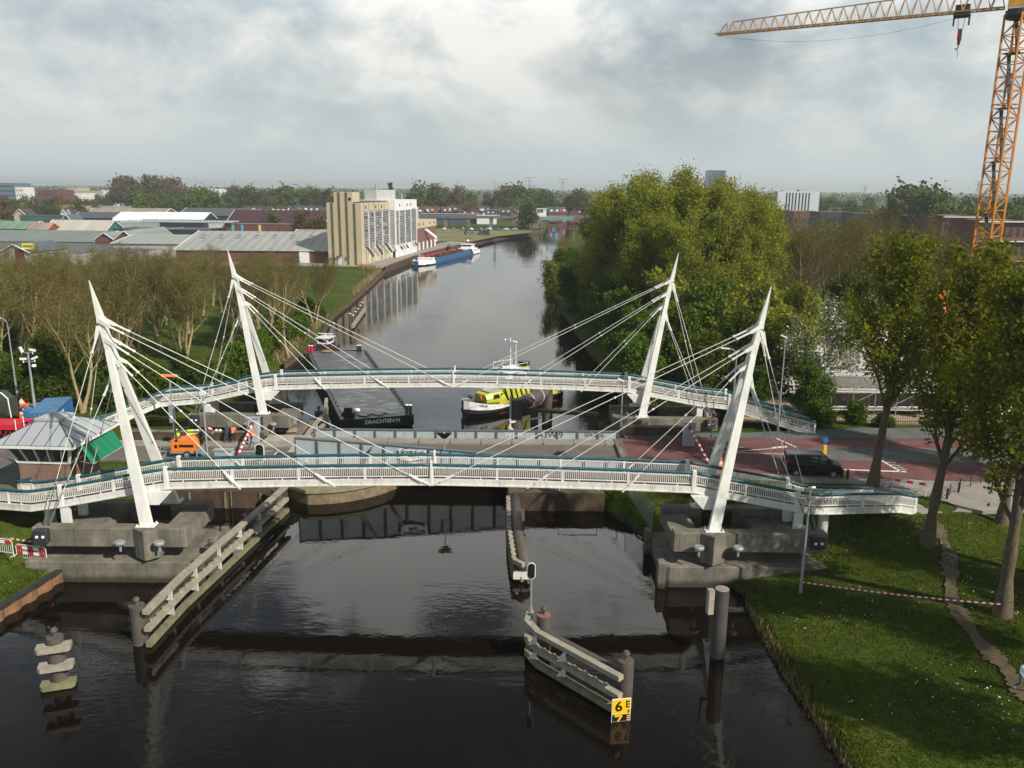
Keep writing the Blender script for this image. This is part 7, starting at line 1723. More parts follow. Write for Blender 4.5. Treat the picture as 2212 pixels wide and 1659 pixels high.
# building site behind the tree row
def site():
    CS = M('site_concrete', (.50, .48, .45), .8, 0, .15, .4, dirt=.3, dirtc=(.3, .24, .18))
    root = thing('building_shell', 'white unfinished building with open floors behind the tall trees', 'building site', (45, 105, 2)); m = MB()
    m.b2(33, 66, 96, 122, 1, 2.6); m.b2(34, 60, 104, 120, 2.6, 3.0); m.build('slab', CS, root)
    for i, (x0, x1, y0, y1, z0, z1) in enumerate(((36, 58, 110, 110.4, 3, 5.8), (40, 40.4, 104, 118, 3, 5.8), (48, 64, 102, 102.4, 2.6, 5), (36, 50, 117, 117.4, 3, 6), (55, 55.4, 100, 116, 3, 5.5), (44, 62, 120, 120.4, 3, 7))): m = MB(); m.b2(x0, x1, y0, y1, z0, z1); m.build('wall_panel', WWHITE if i % 2 else CS, root)
    m = MB()
    for k in range(16): m.bar((34 + k*1.6, 99.5, 2.6), (34.8 + k*1.6, 101, 2.75), .5, .12)
    m.build('timber_stack', SAND, root)
    sc = thing('scaffolding', 'grey scaffolding with boarded front behind the second tall tree', 'scaffolding', (42, 88, 3)); m = MB()
    for k in range(7):
        for y in (87, 88.4): m.tube((35 + k*2.4, y, 2.5), (35+k*2.4, y, 7.4), .05, n=6)
    for z in (3.2, 5.2, 7.2):
        for y in (87, 88.4): m.tube((35, y, z), (49.4, y, z), .05, n=6)
    for k in range(3): m.tube((35 + k*4.8, 87, 2.6), (39.8 + k*4.8, 87, 5.2), .04, n=6)
    m.build('tube_frame', STEEL, sc); m = MB(); m.b2(35, 49, 89, 94, 2.5, 5.4); m.build('site_hut', M('site_hut_wall', (.2, .19, .17), .8, 0, .3, .6, dirt=.3), sc); m = MB(); m.b2(35, 49, 87, 88.4, 3.15, 3.2); m.b2(35, 49, 87, 88.4, 5.15, 5.2); m.build('plank', SAND, sc)
    f = thing('iron_fence', 'dark iron bar fence along the building site', 'fence', (36, 83.5, 3)); m = MB()
    for k in range(130): x = 26 + k*.24; m.b2(x, x+.03, 83.5, 83.53, 2.6, 4.4)
    for z in (2.9, 4.2): m.b2(26, 57, 83.5, 83.55, z, z+.05)
    m.build('bar_panel', DKSTEEL, f)
    sheet('ground', [(24, 84), (70, 84), (80, 125), (30, 128)], 2.55, SAND, 'bare sand of the building site', .4)
    v = thing('tipper', 'white site lorry half hidden by the second tall tree', 'lorry', (48, 82, 3)); m = MB(); m.b2(46.3, 51.5, 80.9, 83, 3.6, 5.2); m.build('body', WHT, v); m = MB(); m.b2(46.2, 51.6, 80.8, 83.1, 3.2, 3.6); m.build('chassis', STEEL, v)
    for x in (47.2, 50.4): m = MB(); m.tube((x, 80.75, 3.4), (x, 81.1, 3.4), .4, n=14); m.build('wheel', RUBBER, v)
    o = thing('piling_rig', 'orange piling rig behind the tall trees', 'rig', (59, 112, 2.6)); m = MB(); m.b2(58.2, 59.4, 111.5, 112.6, 2.6, 13.5); m.build('tower', ORG, o); m = MB(); m.b2(57, 61.5, 110, 114, 2.6, 5.4); m.build('cab', ORG, o); m = MB(); m.b2(56.6, 61.8, 109.8, 111, 2.3, 3.2); m.b2(56.6, 61.8, 113, 114.2, 2.3, 3.2); m.build('track', BLACK, o)
site()
# ================================================================ trees
BARK = M('grey_brown_bark', (.12, .09, .055), .95, 0, .4, 4., dirt=.8, dirtc=(.05, .04, .03), streak=.25, bmp=.6, bs=9)
BARKY = M('ochre_bark', (.30, .235, .12), .95, 0, .3, 1.5, dirt=.3, dirtc=(.09, .075, .04), streak=.3, bmp=.4)
BARKD = M('dark_bark', (.055, .045, .032), .95, 0, .3, 1.5)
LF_ROW = leafmat('poplar_leaf', (.07, .105, .01), (.26, .265, .024), .08, .45)
LF_MID = leafmat('spring_leaf', (.15, .20, .022), (.38, .375, .05), .08, .45)
LF_GRN = leafmat('green_leaf', (.04, .085, .010), (.14, .19, .022), .3, .4)
LF_BUD = leafmat('brown_bud', (.095, .08, .03), (.225, .19, .065), .25, .3)
LF_WHT = leafmat('white_blossom', (.10, .13, .03), (.75, .72, .62), .05, .3)
LF_WIL = leafmat('willow_leaf', (.11, .13, .012), (.24, .23, .025), .1, .4)
LF_FAR = leafmat('town_leaf', (.04, .065, .014), (.12, .14, .035), .4, .2)
LF_FARB = leafmat('town_twig', (.08, .058, .028), (.16, .115, .05), .25, .2)
GOLD = 2.39996
class Lv:
    def __init__(s, n, L, ang, up, start=.2, wig=.12, taper=.35, shrink=.45): s.n, s.L, s.ang, s.up, s.start, s.wig, s.taper, s.shrink = n, L, ang, up, start, wig, taper, shrink
def skeleton(seed, H, r0, levels, trunk_up=.3, trunk_wig=.06, forks=1, fork_ang=12):
    rng = random.Random(seed); segs = []; tips = []
    def br(p, d, L, r, l):
        lv = levels[l] if l < len(levels) else None; wig = trunk_wig if l == 0 else levels[l-1].wig; up = trunk_up if l == 0 else levels[l-1].up; tp = .25 if l == 0 else levels[l-1].taper
        n = max(2, min(14, int(L/(1.2 if l == 0 else .8 if l < 2 else .5)))); pts = [p]; dd = d
        for i in range(n):
            dd = (dd + Vector((rng.gauss(0, wig), rng.gauss(0, wig), rng.gauss(0, wig)*.5)) + UPV*up/n).normalized(); pts.append(pts[-1] + dd*L/n)
        for i in range(n): segs.append((pts[i], pts[i+1], r*(1-(1-tp)*i/n), r*(1-(1-tp)*(i+1)/n), l))
        if lv is None: tips.extend([(q, l) for q in pts[1:]]); return
        tips.append((pts[-1], l)); az = rng.random()*6.28
        for k in range(lv.n):
            f = lv.start + (1-lv.start)*(k + rng.random()*.8)/lv.n; f = min(f, .99); i = min(n-1, int(f*n)); q = pts[i].lerp(pts[i+1], f*n-i); ax = (pts[i+1]-pts[i]).normalized()
            az += GOLD + rng.gauss(0, .3); o = ax.orthogonal().normalized(); o = Matrix.Rotation(az, 3, ax) @ o; a = R(lv.ang*rng.uniform(.75, 1.25)); cd_ = (ax*math.cos(a) + o*math.sin(a)).normalized()
            br(q, cd_, lv.L*(L if lv.L < 1.5 and l > 0 else 1)*(1 - lv.shrink*f)*rng.uniform(.75, 1.2), r*(1-(1-tp)*f)*rng.uniform(.45, .62), l+1)
    for k in range(forks):
        a = R(fork_ang)*(1 if forks > 1 else 0); az = k*6.28/forks + rng.random(); br(Vector((0, 0, -.3)), Vector((math.sin(a)*math.cos(az), math.sin(a)*math.sin(az), math.cos(a))), H, r0*(1 if forks == 1 else .75), 0)
    return segs, tips, rng
def tubes_mesh(name, segs, mat, minr, sides):
    V = []; Fq = []
    for p, q, r1, r2, l in segs:
        if r1 < minr: continue
        if l == 0: r1 *= 1 + .55*math.exp(-max(p.z, 0)/.7) + .10*math.sin(p.z*2.1+p.x); r2 *= 1 + .55*math.exp(-max(q.z, 0)/.7) + .10*math.sin(q.z*2.1+q.x)
        n = sides[min(l, len(sides)-1)]; d = (q-p).normalized(); a = d.orthogonal().normalized(); b = d.cross(a); k = len(V)
        for c, r in ((p, r1), (q, r2)):
            for i in range(n): t = 6.2832*i/n; v = c + a*r*math.cos(t) + b*r*math.sin(t); V.append((v.x, v.y, v.z))
        for i in range(n): Fq.append((k+i, k+(i+1) % n, k+n+(i+1) % n, k+n+i))
    me = npmesh(name, np.array(V), np.array(Fq), mat, 'mesh'); me.polygons.foreach_set('use_smooth', [True]*len(me.polygons)); return me
def leaves_arrays(cent, size, rs, flat=.0, asp=.65):
    N = len(cent); nrm = rs.normal(size=(N, 3)); nrm[:, 2] += flat; nrm /= np.linalg.norm(nrm, axis=1)[:, None]
    a = np.cross(nrm, rs.normal(size=(N, 3))); a /= np.linalg.norm(a, axis=1)[:, None]; b = np.cross(nrm, a); s = (size*rs.uniform(.5, 1.45, N))[:, None]
    V = np.stack([cent - a*s, cent + b*s*asp, cent + a*s, cent - b*s*asp], 1).reshape(-1, 3); return V, np.arange(4*N).reshape(-1, 4)
def crown_mesh(name, tips, per, spread, size, mat, seed, twigs=None, tint=(0, 1), lmin=1, drop=0., white=0.):
    rs = np.random.RandomState(seed); T = np.array([tuple(t) for t, l in tips if l >= lmin]); ct = rs.uniform(0, 1, len(T))
    C = np.repeat(T, per, 0) + rs.normal(size=(len(T)*per, 3))*spread; C[:, 2] -= np.abs(rs.normal(size=len(C)))*drop
    ti = np.clip(np.repeat(ct, per)*.65 + rs.uniform(0, .4, len(C)) - .03, 0, 1)
    if white: ti = np.where(rs.uniform(size=len(C)) < white, rs.uniform(.7, 1, len(C)), rs.uniform(0, .12, len(C)))
    V, Fq = leaves_arrays(C, size, rs)
    if twigs is not None:
        P = np.array([tuple(s[0]) for s in twigs]); Q = np.array([tuple(s[1]) for s in twigs]); r = np.array([max(s[2], .016) for s in twigs])[:, None]; d = Q-P; a = np.cross(d, rs.normal(size=d.shape)); a /= np.maximum(np.linalg.norm(a, axis=1), 1e-6)[:, None]
        V2 = np.stack([P-a*r, P+a*r, Q+a*r*.6, Q-a*r*.6], 1).reshape(-1, 3); F2 = np.arange(4*len(P)).reshape(-1, 4) + len(V); V = np.concatenate([V, V2]); Fq = np.concatenate([Fq, F2]); ti = np.concatenate([ti, rs.uniform(.2, .9, len(P))])
    return npmesh(name, V, Fq, mat, 'mesh', ti)
def proto(name, trunk, crown):
    r = empty(name, (0, 0, -300))
    for n, me in (('trunk', trunk), ('crown', crown)): o = bpy.data.objects.new(n, me); COL.objects.link(o); o.parent = r
    return r
class Kind:
    def __init__(s, name, protos): s.name, s.p, s.used = name, protos, [False]*len(protos)
    def put(s, i, x, y, rz, sc, label, cat='tree', group=None, sz=None, z=None):
        i %= len(s.p); o = s.p[i] if not s.used[i] else copy_tree(s.p[i]); s.used[i] = True
        o.location = (x, y, (hz(x, y) if z is None else z)); o.rotation_euler = (0, 0, rz); o.scale = (sc, sc, (sz or sc)); tag(o, label, cat, group); return o
def mk_row(seed):
    sg, tp, rng = skeleton(seed, 16.5, .36, [Lv(17, 8.6, 33, .9, .32, .10, .2, .60), Lv(8, .42, 42, .6, .15, .15, .3, .4)], .25, .018)
    return proto('poplar_tree', tubes_mesh('trunk', sg, BARK, .02, (10, 7, 4)), crown_mesh('crown', tp, 40, .32, .125, LF_ROW, seed))
ROW = Kind('poplar_tree', [mk_row(11), mk_row(12), mk_row(15)])
def mk_mid(seed):
    sg, tp, rng = skeleton(seed, 25, .5, [Lv(28, 12.0, 52, .5, .14, .08, .2, .60), Lv(10, .42, 46, .35, .15, .14, .3, .4)], .1, .05)
    return proto('poplar_tree', tubes_mesh('trunk', sg, BARKD, .03, (8, 6, 4)), crown_mesh('crown', tp, 34, .70, .19, LF_MID, seed))
MID = Kind('poplar_tree', [mk_mid(21), mk_mid(22), mk_mid(23)])
def mk_round(seed, mat, H=7.5, name='broadleaf_tree', size=.2, per=26, n1=16, ang=62, bark=BARKD, white=0.):
    sg, tp, rng = skeleton(seed, H, .2, [Lv(n1, H*.52, ang, .35, .12, .1, .25, .5), Lv(7, .5, 48, .2, .1, .16, .3, .4)], .1, .09)
    return proto(name, tubes_mesh('trunk', sg, bark, .015, (7, 5, 3)), crown_mesh('crown', tp, per, .34, size, mat, seed, white=white))
RND = Kind('broadleaf_tree', [mk_round(31, LF_GRN), mk_round(32, LF_GRN, 8.5), mk_round(33, LF_GRN, 7)])
RNDY = Kind('broadleaf_tree', [mk_round(36, LF_MID), mk_round(37, LF_MID, 8)])
BUSH = Kind('shrub', [mk_round(41, LF_GRN, 2.6, 'shrub', .16, 16, 12, 70), mk_round(42, LF_GRN, 3.2, 'shrub', .17, 16, 12, 66)])
BLOS = Kind('blossom_tree', [mk_round(51, LF_WHT, 12, 'blossom_tree', .14, 14, 18, 46, BARKD, .25)])
def mk_bare(seed, H=13.5, forks=1):
    sg, tp, rng = skeleton(seed, H, .30, [Lv(13, 7.4, 33, .45, .38, .09, .25, .55), Lv(9, .48, 38, .4, .2, .13, .3, .45), Lv(7, .52, 40, .3, .15, .15, .3, .4)], .15, .09, forks, 9)
    th = [s for s in sg if s[4] >= 2]
    return proto('bare_tree', tubes_mesh('trunk', [s for s in sg if s[4] < 2], BARKY, .02, (7, 5)), crown_mesh('crown', tp, 3, .34, .07, LF_BUD, seed, th, lmin=3))
BARE = Kind('bare_tree', [mk_bare(61), mk_bare(62, 12.5, 2), mk_bare(63, 14), mk_bare(64, 12, 3)])
def mk_willow(seed):
    sg, tp, rng = skeleton(seed, 5.5, .25, [Lv(14, 4.2, 58, .1, .3, .1, .25, .4), Lv(7, .6, 60, -.9, .15, .1, .3, .3)], .1, .08)
    return proto('willow_tree', tubes_mesh('trunk', sg, BARKD, .015, (7, 5, 3)), crown_mesh('crown', tp, 26, .3, .17, LF_WIL, seed, drop=.9))
WIL = Kind('willow_tree', [mk_willow(71)])
def mk_far(seed, mat, nm, H=11, wd=4.2, cone=0.):
    rs = np.random.RandomState(seed); K = 26; C = []
    for k in range(K):
        u = rs.uniform(.12, 1); a = rs.uniform(0, 6.28); prof = math.sin(math.pi*min(1, u*.92+.05))**.6 if not cone else (1.05-u); rr = wd*prof*math.sqrt(rs.uniform(.15, 1)); C.append((rr*math.cos(a), rr*math.sin(a), H*(.12 + .86*u)))
    C = np.repeat(np.array(C), 46, 0); ct = np.repeat(rs.uniform(0, .6, K), 46); C = C + rs.normal(size=C.shape)*(1.05 if not cone else .55)
    V, Fq = leaves_arrays(C, .5, rs, .4, .8); cr = npmesh('crown', V, Fq, mat, 'mesh', np.clip(ct + rs.uniform(0, .4, len(C)), 0, 1))
    m = MB(); m.tube((0, 0, -.5), (0, 0, H*.6), .3, .12, 6); o = m.build('trunk', BARKD, None, local=True); me = o.data; bpy.data.objects.remove(o)
    return proto(nm, me, cr)
FAR = Kind('town_tree', [mk_far(81, LF_FAR, 'town_tree'), mk_far(82, LF_FAR, 'town_tree', 12, 5), mk_far(83, LF_FAR, 'town_tree', 9, 4.4), mk_far(84, LF_FARB, 'town_tree', 11, 4.6), mk_far(85, LF_FARB, 'town_tree', 12, 5)])
CON = Kind('conifer_tree', [mk_far(86, LF_FAR, 'conifer_tree', 16, 3.4, 1.)])
TR = random.Random(99)
rz = lambda: TR.uniform(0, 6.28)
# --- the row of tall trees at the right
for i, (px, py, l, s) in enumerate(((1885, 1050, 'tall poplar with a clear trunk standing left in the right row by the van', 1.06), (2003, 1175, 'tall poplar with forked trunk at the end of the near foot bridge', 1.04), (2165, 1330, 'thick tall poplar holding the red and white tape at the right edge', 1.08))):
    p = on_ground(px, py); ROW.put(i, p.x, p.y, rz(), s, l, group='tall poplars in a row at the right')
for i, (x, y, s, l) in enumerate(((36.5, 57, .98, 'tall poplar behind the path between the two right trunks'), (42, 70.5, .9, 'tall poplar at the right behind the red road'), (35.5, 47.5, 1.0, 'poplar at the right picture edge behind the taped trunk'), (49, 60, 1., 'poplar beyond the right picture edge behind the lane'))): ROW.put(i+1, x, y, rz(), s, l, group='tall poplars in a row at the right')
for x, y, s in ((34, 36, .9), (31.5, 27, .9), (43, 38, 1.)): ROW.put(TR.randint(0, 2), x, y, rz(), s, 'unseen poplar further along the right row, added for its shade', group='tall poplars in a row at the right')  # poplars outside the view, put in to shade the lawn
# --- poplar clump in the middle
for i, (x, y, s) in enumerate(((18.5, 150, .89), (25, 143, .94), (31, 150, .97), (37, 146, .93), (38.5, 140, .85), (23, 163, .95), (34.5, 133, .8), (28, 131, .74), (40, 156, .86), (20, 176, .84), (28, 152, .93), (34, 156, .95), (22, 137, .72), (39, 134, .78), (26, 170, .92))): MID.put(i, x, y, rz(), s, 'tall yellow green poplar in the clump right of the canal', group='tall poplars clumped on the right bank')
for i, (x, y, s) in enumerate(((15.5, 97, .95), (17, 106, 1.05), (18, 116, 1.1), (17, 127, 1.15), (16.5, 138, 1.1), (15.2, 150, 1.1), (14.2, 163, 1.), (13.4, 177, 1.), (22, 108, 1.3), (24, 120, 1.35), (28, 112, 1.3), (22.5, 96, 1.), (27, 100, 1.1), (34, 113, 1.35), (37, 104, 1.2), (31, 97, 1.05), (40, 117, 1.3), (20, 136, 1.3), (13.5, 190, .9), (15, 222, 1.), (18, 240, 1.))): (RNDY if i in (9, 13, 14, 16) else RND).put(i, x, y, rz(), s, 'yellow green rounded tree below the tall poplars' if i in (9, 13, 14, 16) else 'dark green rounded tree on the right canal bank below the poplars', group='low trees on the right canal bank')
WIL.put(0, 10.8, 203, rz(), 1.25, 'yellow weeping willow hanging over the right bank of the canal', 'tree')
for i, (px, py, y, s) in enumerate(((1192, 585, 268, .62), (1205, 560, 300, .6), (1178, 610, 236, .5), (1213, 548, 330, .5), (1232, 520, 420, .5))): BARE.put(i, aty(px, py, y).x + 1.5, y, rz(), s, 'small bare bushy tree on the far right canal bank', group='bare bushes on the far right bank')
for x, y, s in ((10.6, 222, 1.3), (12, 250, 1.5), (13.5, 212, 1.4), (15.5, 285, 1.4)): BUSH.put(TR.randint(0, 1), x, y, rz(), s, 'green shrub at the water edge of the right bank', 'shrub', 'shrubs on the right bank')
p = aty(1735, 780, 92); BLOS.put(0, p.x, 92, rz(), 1.0, 'tree full of white blossom behind the near right mast', 'tree')
for i, (x, y, s) in enumerate(((50, 138, 1.25), (55, 131, 1.2), (60, 140, 1.3), (66, 133, 1.22), (71, 142, 1.25), (58, 150, 1.3), (78, 138, 1.15), (49, 150, 1.25), (64, 152, 1.3), (54, 144, 1.28), (47, 128, 1.1), (61, 126, 1.15), (69, 124, 1.1), (74, 150, 1.25), (67, 146, 1.3), (84, 130, 1.1), (90, 140, 1.15))): BARE.put(i, x, y, rz(), s, 'brown budding tree in the grove behind the blossom tree', group='brown budding trees behind the poplars')
for i, (x, y, s) in enumerate(((48, 118, 1.1), (53, 127, 1.2), (44, 128, 1.2), (33, 87, .7), (26, 86, .6), (62, 128, 1.2), (74, 120, 1.2), (82, 110, 1.2), (70, 134, 1.3))): RND.put(i, x, y, rz(), s, 'green rounded tree around the building site', group='green trees around the building site')
# --- bare thicket on the left
def grid_spots(x0, x1, y0, y1, sx, sy, seed):
    g = random.Random(seed); out = []
    y = y0
    while y < y1:
        x = x0
        while x < x1: out.append((x + g.uniform(-.42, .42)*sx, y + g.uniform(-.42, .42)*sy)); x += sx
        y += sy
    return out
k = 0
for x, y in grid_spots(-128, -36, 100, 186, 7.0, 8.2, 4):
    if x > -38.5 - max(0, (y-140)*.22) or abs(x) > y*.70 + 6 or (y < 112 and x > -46): continue
    BARE.put(k, x, y, rz(), TR.uniform(.84, 1.08)*(24.5 - y*.0636)/18.6, 'bare budding tree with ochre trunk in the thicket on the left bank', group='bare trees of the left thicket'); k += 1
p = aty(170, 907, 86); BARE.put(1, p.x, 87, rz(), .95, 'bare forked tree standing right behind the blue containers')
p = aty(628, 745, 122); BARE.put(2, p.x-1, 124, rz(), .92, 'broad bare tree at the bank right of the thicket'); BARE.put(0, p.x-6, 132, rz(), .9, 'bare tree behind the broad one at the bank'); BARE.put(3, p.x-3, 150, rz(), .9, 'bare tree with ivy near the grass strip at the bank')
for i, (x, y, s) in enumerate(((-62, 94, .8), (-56, 97, .75), (-50, 99, .7), (-68, 97, .9), (-74, 93, .9), (-80, 99, 1.), (-45, 96, .6), (-58, 105, .8), (-87, 106, 1.1), (-42.5, 103, .55), (-70, 110, .9), (-66, 88.5, .6))): RND.put(i, x, y, rz(), s, 'dark green leafy tree in front of the bare thicket', group='green trees before the left thicket')
for i, (x, y) in enumerate([(TR.uniform(-66, -39), TR.uniform(88, 100)) for _ in range(26)] + [(TR.uniform(-38.6, -36.0), TR.uniform(100, 138)) for _ in range(30)] + [(TR.uniform(-41, -37.5), TR.uniform(138, 165)) for _ in range(12)]): BUSH.put(i, x, y, rz(), TR.uniform(.7, 1.25), 'green shrub along the left canal bank', 'shrub', 'shrubs along the left bank')
for i, (x, y) in enumerate([(TR.uniform(26, 40), TR.uniform(80.5, 82.5)) for _ in range(10)] + [(TR.uniform(16, 24), TR.uniform(84, 92)) for _ in range(10)] + [(33, 81.8), (36, 82)]): BUSH.put(i, x, y, rz(), TR.uniform(.35, .7), 'low green shrub beside the pavement under the far ramp', 'shrub', 'low shrubs by the far ramp')
# --- trees of the town and the woods on the horizon
def grove(px0, px1, Y0, Y1, n, ids, s0, s1, label, seed):
    g = random.Random(seed)
    for i in range(n):
        Y = Y0 + (Y1-Y0)*g.random(); px = g.uniform(px0, px1); FAR.put(g.choice(ids), xs(px, Y), Y, g.uniform(0, 6.28), g.uniform(s0, s1)*1.3, label, group='trees of the far town', z=2)
grove(260, 390, 900, 1050, 16, (3, 4), 1.6, 2.1, 'reddish brown far tree in the grove behind the left sheds', 1); grove(290, 500, 600, 800, 30, (0, 1, 2), 1., 1.4, 'green far tree behind the beige hall on the left', 2)
grove(0, 240, 520, 900, 60, (0, 1, 2, 3), .65, .95, 'far tree among the offices at the left', 3); grove(500, 720, 700, 1100, 26, (0, 1, 3), 1.1, 1.6, 'far tree behind the red hall left of the silo', 4)
grove(890, 1260, 700, 1000, 40, (0, 1, 2, 3, 4), 1.1, 1.7, 'far tree behind the viaduct houses', 5); grove(1640, 1800, 700, 1200, 16, (0, 1, 2), 1., 1.4, 'far tree around the white slab block', 6)
grove(1780, 1900, 560, 900, 18, (0, 1, 2), .9, 1.3, 'far tree among the houses right of the slab block', 7); grove(1772, 1940, 370, 430, 12, (0, 1, 3), .5, .7, 'far tree before the long dark building on the right', 10); grove(1935, 2040, 400, 520, 20, (0, 1), 1.3, 1.7, 'far tree in the big dark clump left of the crane', 8); grove(2020, 2230, 330, 600, 26, (0, 1, 2), 1., 1.4, 'far tree behind the red brick flats', 9)
for px, Y, s, l, i in ((650, 372, 1.1, 'tall light green poplar before the dark red hall', 3), (690, 375, .95, 'dark green tree at the left edge of the silo', 0), (1142, 520, 1.35, 'dense green tree at the far viaduct abutment', 0), (585, 420, .9, 'green tree beside the mural wall', 1)): FAR.put(i, xs(px, Y), Y, 1., s, l, z=2)
CON.put(0, xs(845, 760), 760, 0, 1.75, 'dark pointed conifer rising behind the silo roof', z=2); CON.put(0, xs(938, 1000), 1000, 0, 1.6, 'slim dark conifer left of its twin on the horizon', z=2); CON.put(0, xs(946, 1010), 1010, 2, 1.6, 'slim dark conifer right of its twin on the horizon', z=2)
def woods():
    rs = np.random.RandomState(5); C = []; S = []
    for Y0, Y1, n, hh in ((1050, 1500, 12000, 25), (1500, 2300, 14000, 26), (2300, 3800, 13000, 27), (3800, 6500, 10000, 28)):
        Y = rs.uniform(Y0, Y1, n); px = rs.uniform(-150, 2360, n); X = (px - 1106)/1770*Y*1.0
        cl = np.sin(X*.011 + Y*.017) + np.sin(X*.037 - Y*.006) + np.sin(X*.09 + 2.)*.6
        keep = cl > (-.2 if Y0 > 1400 else .2); X, Y, cl = X[keep], Y[keep], cl[keep]
        Z = 2 + (hh*(.55 + .14*np.clip(cl, -1, 2.4))*rs.uniform(.15, 1., len(X))**.6); C.append(np.stack([X, Y, Z], 1)); S.append(np.full(len(X), 2.1*(Y0/1100)**.6))
    C = np.concatenate(C); S = np.concatenate(S); V, Fq = leaves_arrays(C, S, rs, .3, .8); g = np.clip(.35*(1 + np.sin(C[:, 0]*.05 + C[:, 1]*.02)) + rs.uniform(0, .35, len(C)), 0, 1)
    o = npmesh('woods', V, Fq, LF_FAR, None, g); tag(o, 'distant woods closing the horizon', kind='stuff')
woods()
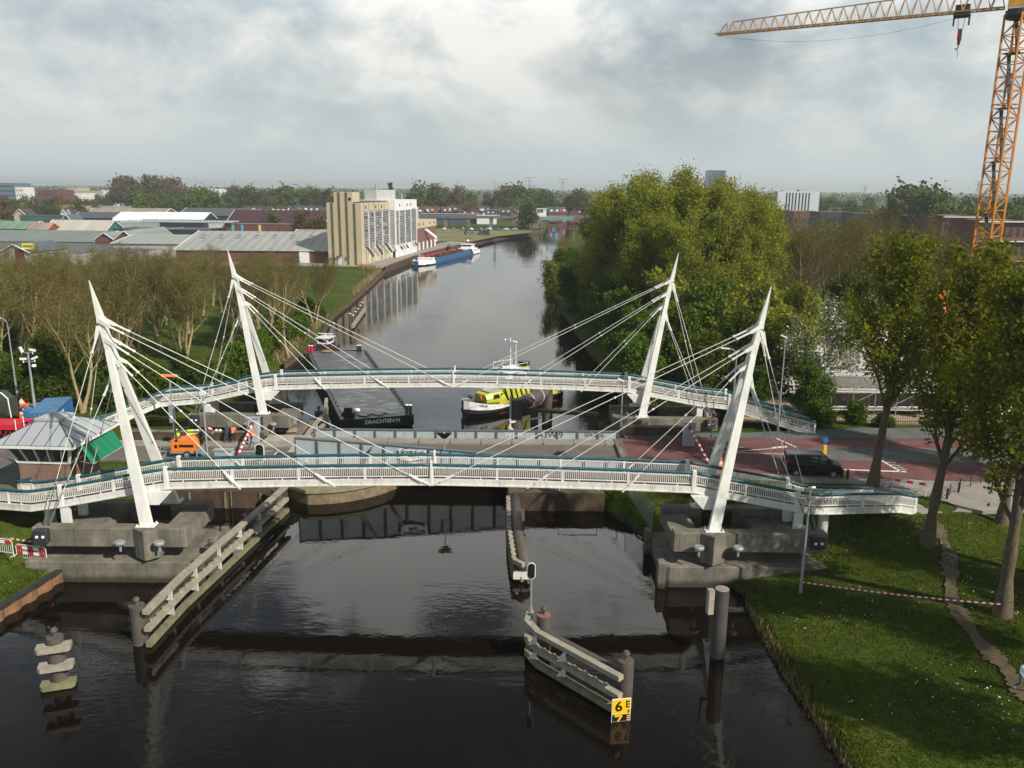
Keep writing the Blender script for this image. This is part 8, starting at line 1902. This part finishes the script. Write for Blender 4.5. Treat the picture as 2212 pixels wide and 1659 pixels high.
# --- grass, flowers and reeds
def tufts():
    rs = np.random.RandomState(8); XY = np.concatenate([np.stack([rs.uniform(14.5, 36, 95000), rs.uniform(28, 64, 95000)], 1), np.stack([rs.uniform(-45, -29, 16000), rs.uniform(40, 66, 16000)], 1), np.stack([rs.uniform(8, 16, 6000), rs.uniform(54, 68, 6000)], 1), np.stack([rs.uniform(10, 34, 9000), rs.uniform(77, 84, 9000)], 1), np.stack([rs.uniform(-60, -22, 9000), rs.uniform(76, 90, 9000)], 1)])
    Z = height(XY[:, 0], XY[:, 1]); sd = sdist(XY[:, 0], XY[:, 1], RIVER); rd = sdist(XY[:, 0], XY[:, 1], ROAD_R)
    pathp = [(25.2, 58.2), (28.6, 57.0), (34, 58), (60, 60), (60, 63.4), (34, 64.7), (20, 66.2), (11.2, 69), (11.2, 68)]
    ok = (Z > .25) & (sd > .1) & (rd > .9) & (sdist(XY[:, 0], XY[:, 1], pathp) > .2) & ~((XY[:, 0] < -19) & (XY[:, 1] > 68) & (XY[:, 1] < 76.8)) & ~((XY[:, 0] > 10) & (XY[:, 1] > 75.5) & (XY[:, 1] < 80)); XY, Z, sd = XY[ok], Z[ok], sd[ok]
    N = len(XY); a = rs.uniform(0, 6.28, N); h = rs.uniform(.04, .13, N)*np.where(sd < 1.3, 2.6, 1.); w = rs.uniform(.025, .07, N); dx, dy = np.cos(a)*w, np.sin(a)*w; lx, ly = rs.normal(0, .5, N)*h, rs.normal(0, .5, N)*h
    V = np.stack([np.stack([XY[:, 0]-dx, XY[:, 1]-dy, Z-.03], 1), np.stack([XY[:, 0]+dx, XY[:, 1]+dy, Z-.03], 1), np.stack([XY[:, 0]+lx, XY[:, 1]+ly, Z+h], 1)], 1).reshape(-1, 3)
    o = npmesh('grass', V, np.arange(3*N).reshape(-1, 3), leafmat('grass_blade', (.045, .07, .007), (.14, .165, .02), .05, .35), None, rs.uniform(0, 1, N)); tag(o, 'short grass tufts on the lawns beside the canal', kind='stuff')
    M_ = 1500; XY = np.stack([rs.uniform(17, 35, M_), rs.uniform(32, 62, M_)], 1); cl = np.sin(XY[:, 0]*.9) + np.sin(XY[:, 1]*.7 + 1) + rs.normal(0, .5, M_); XY = XY[(cl > .3) & (sdist(XY[:, 0], XY[:, 1], pathp) > .3)]; XY = np.concatenate([XY, np.stack([rs.uniform(-38, -32, 120), rs.uniform(42, 52, 120)], 1)]); ok = sdist(XY[:, 0], XY[:, 1], RIVER) > 1.; XY = XY[ok]
    C = np.stack([XY[:, 0], XY[:, 1], height(XY[:, 0], XY[:, 1]) + .13], 1); V, Fq = leaves_arrays(C, .035, rs, 3., 1.); o = npmesh('daisies', V, Fq, leafmat('daisy_petal', (.6, .6, .5), (.8, .8, .75), .02, .1), None, rs.uniform(0, 1, len(C))); tag(o, 'small white daisies scattered in the lawn', kind='stuff')
    # straw coloured reeds along the far left bank and the right bank edge
    pts = []
    for (ax, ay), (bx, by), n, off in (((-38, 200), (-41, 262), 800, -1.0), ((-34, 120), (-37, 167), 900, -1.2), ((15, 49), (15.6, 28), 1500, .35), ((-41, 255), (-43, 262), 700, -4)):
        u = rs.uniform(0, 1, n); pts.append(np.stack([ax + (bx-ax)*u + off*rs.uniform(.2, 1.6, n), ay + (by-ay)*u], 1))
    XY = np.concatenate(pts); N = len(XY); Z = height(XY[:, 0], XY[:, 1]); a = rs.uniform(0, 6.28, N); h = np.where(XY[:, 1] < 100, rs.uniform(.15, .45, N), rs.uniform(.6, 1.9, N)); w = np.where(XY[:, 1] < 100, .03, .10); dx, dy = np.cos(a)*w, np.sin(a)*w
    V = np.stack([np.stack([XY[:, 0]-dx, XY[:, 1]-dy, Z-.05], 1), np.stack([XY[:, 0]+dx, XY[:, 1]+dy, Z-.05], 1), np.stack([XY[:, 0]+rs.normal(0, .25, N)*h, XY[:, 1]+rs.normal(0, .25, N)*h, Z+h], 1)], 1).reshape(-1, 3)
    o = npmesh('reeds', V, np.arange(3*N).reshape(-1, 3), leafmat('dry_reed', (.22, .16, .07), (.42, .32, .17), .05, .3), None, rs.uniform(0, 1, N)); tag(o, 'straw coloured reeds along the water edge', kind='stuff')
tufts()
# prototypes that were never placed are dropped
for kd in (ROW, MID, RND, RNDY, BUSH, BLOS, BARE, WIL, FAR, CON):
    for u, o in zip(kd.used, kd.p):
        if not u:
            for c in list(o.children): bpy.data.objects.remove(c)
            bpy.data.objects.remove(o)
for u, o in zip(used, HP):
    if not u:
        for c in list(o.children_recursive): bpy.data.objects.remove(c)
        bpy.data.objects.remove(o)

# ================================================================ haze
def haze():
    m = bpy.data.materials.new('haze_air'); m.use_nodes = True; t = m.node_tree; t.nodes.remove(t.nodes['Principled BSDF'])
    v = t.nodes.new('ShaderNodeVolumePrincipled'); v.inputs['Color'].default_value = (.86, .93, .96, 1); v.inputs['Density'].default_value = HAZE_D; v.inputs['Anisotropy'].default_value = .2
    t.links.new(v.outputs[0], t.nodes['Material Output'].inputs['Volume'])
    mb = MB(); mb.b2(-24000, 24000, -400, 30000, -4, 72); o = mb.build('haze', m); tag(o, 'thin pale haze over the flat land', kind='stuff')
HAZE_D = 1.9e-4
haze()
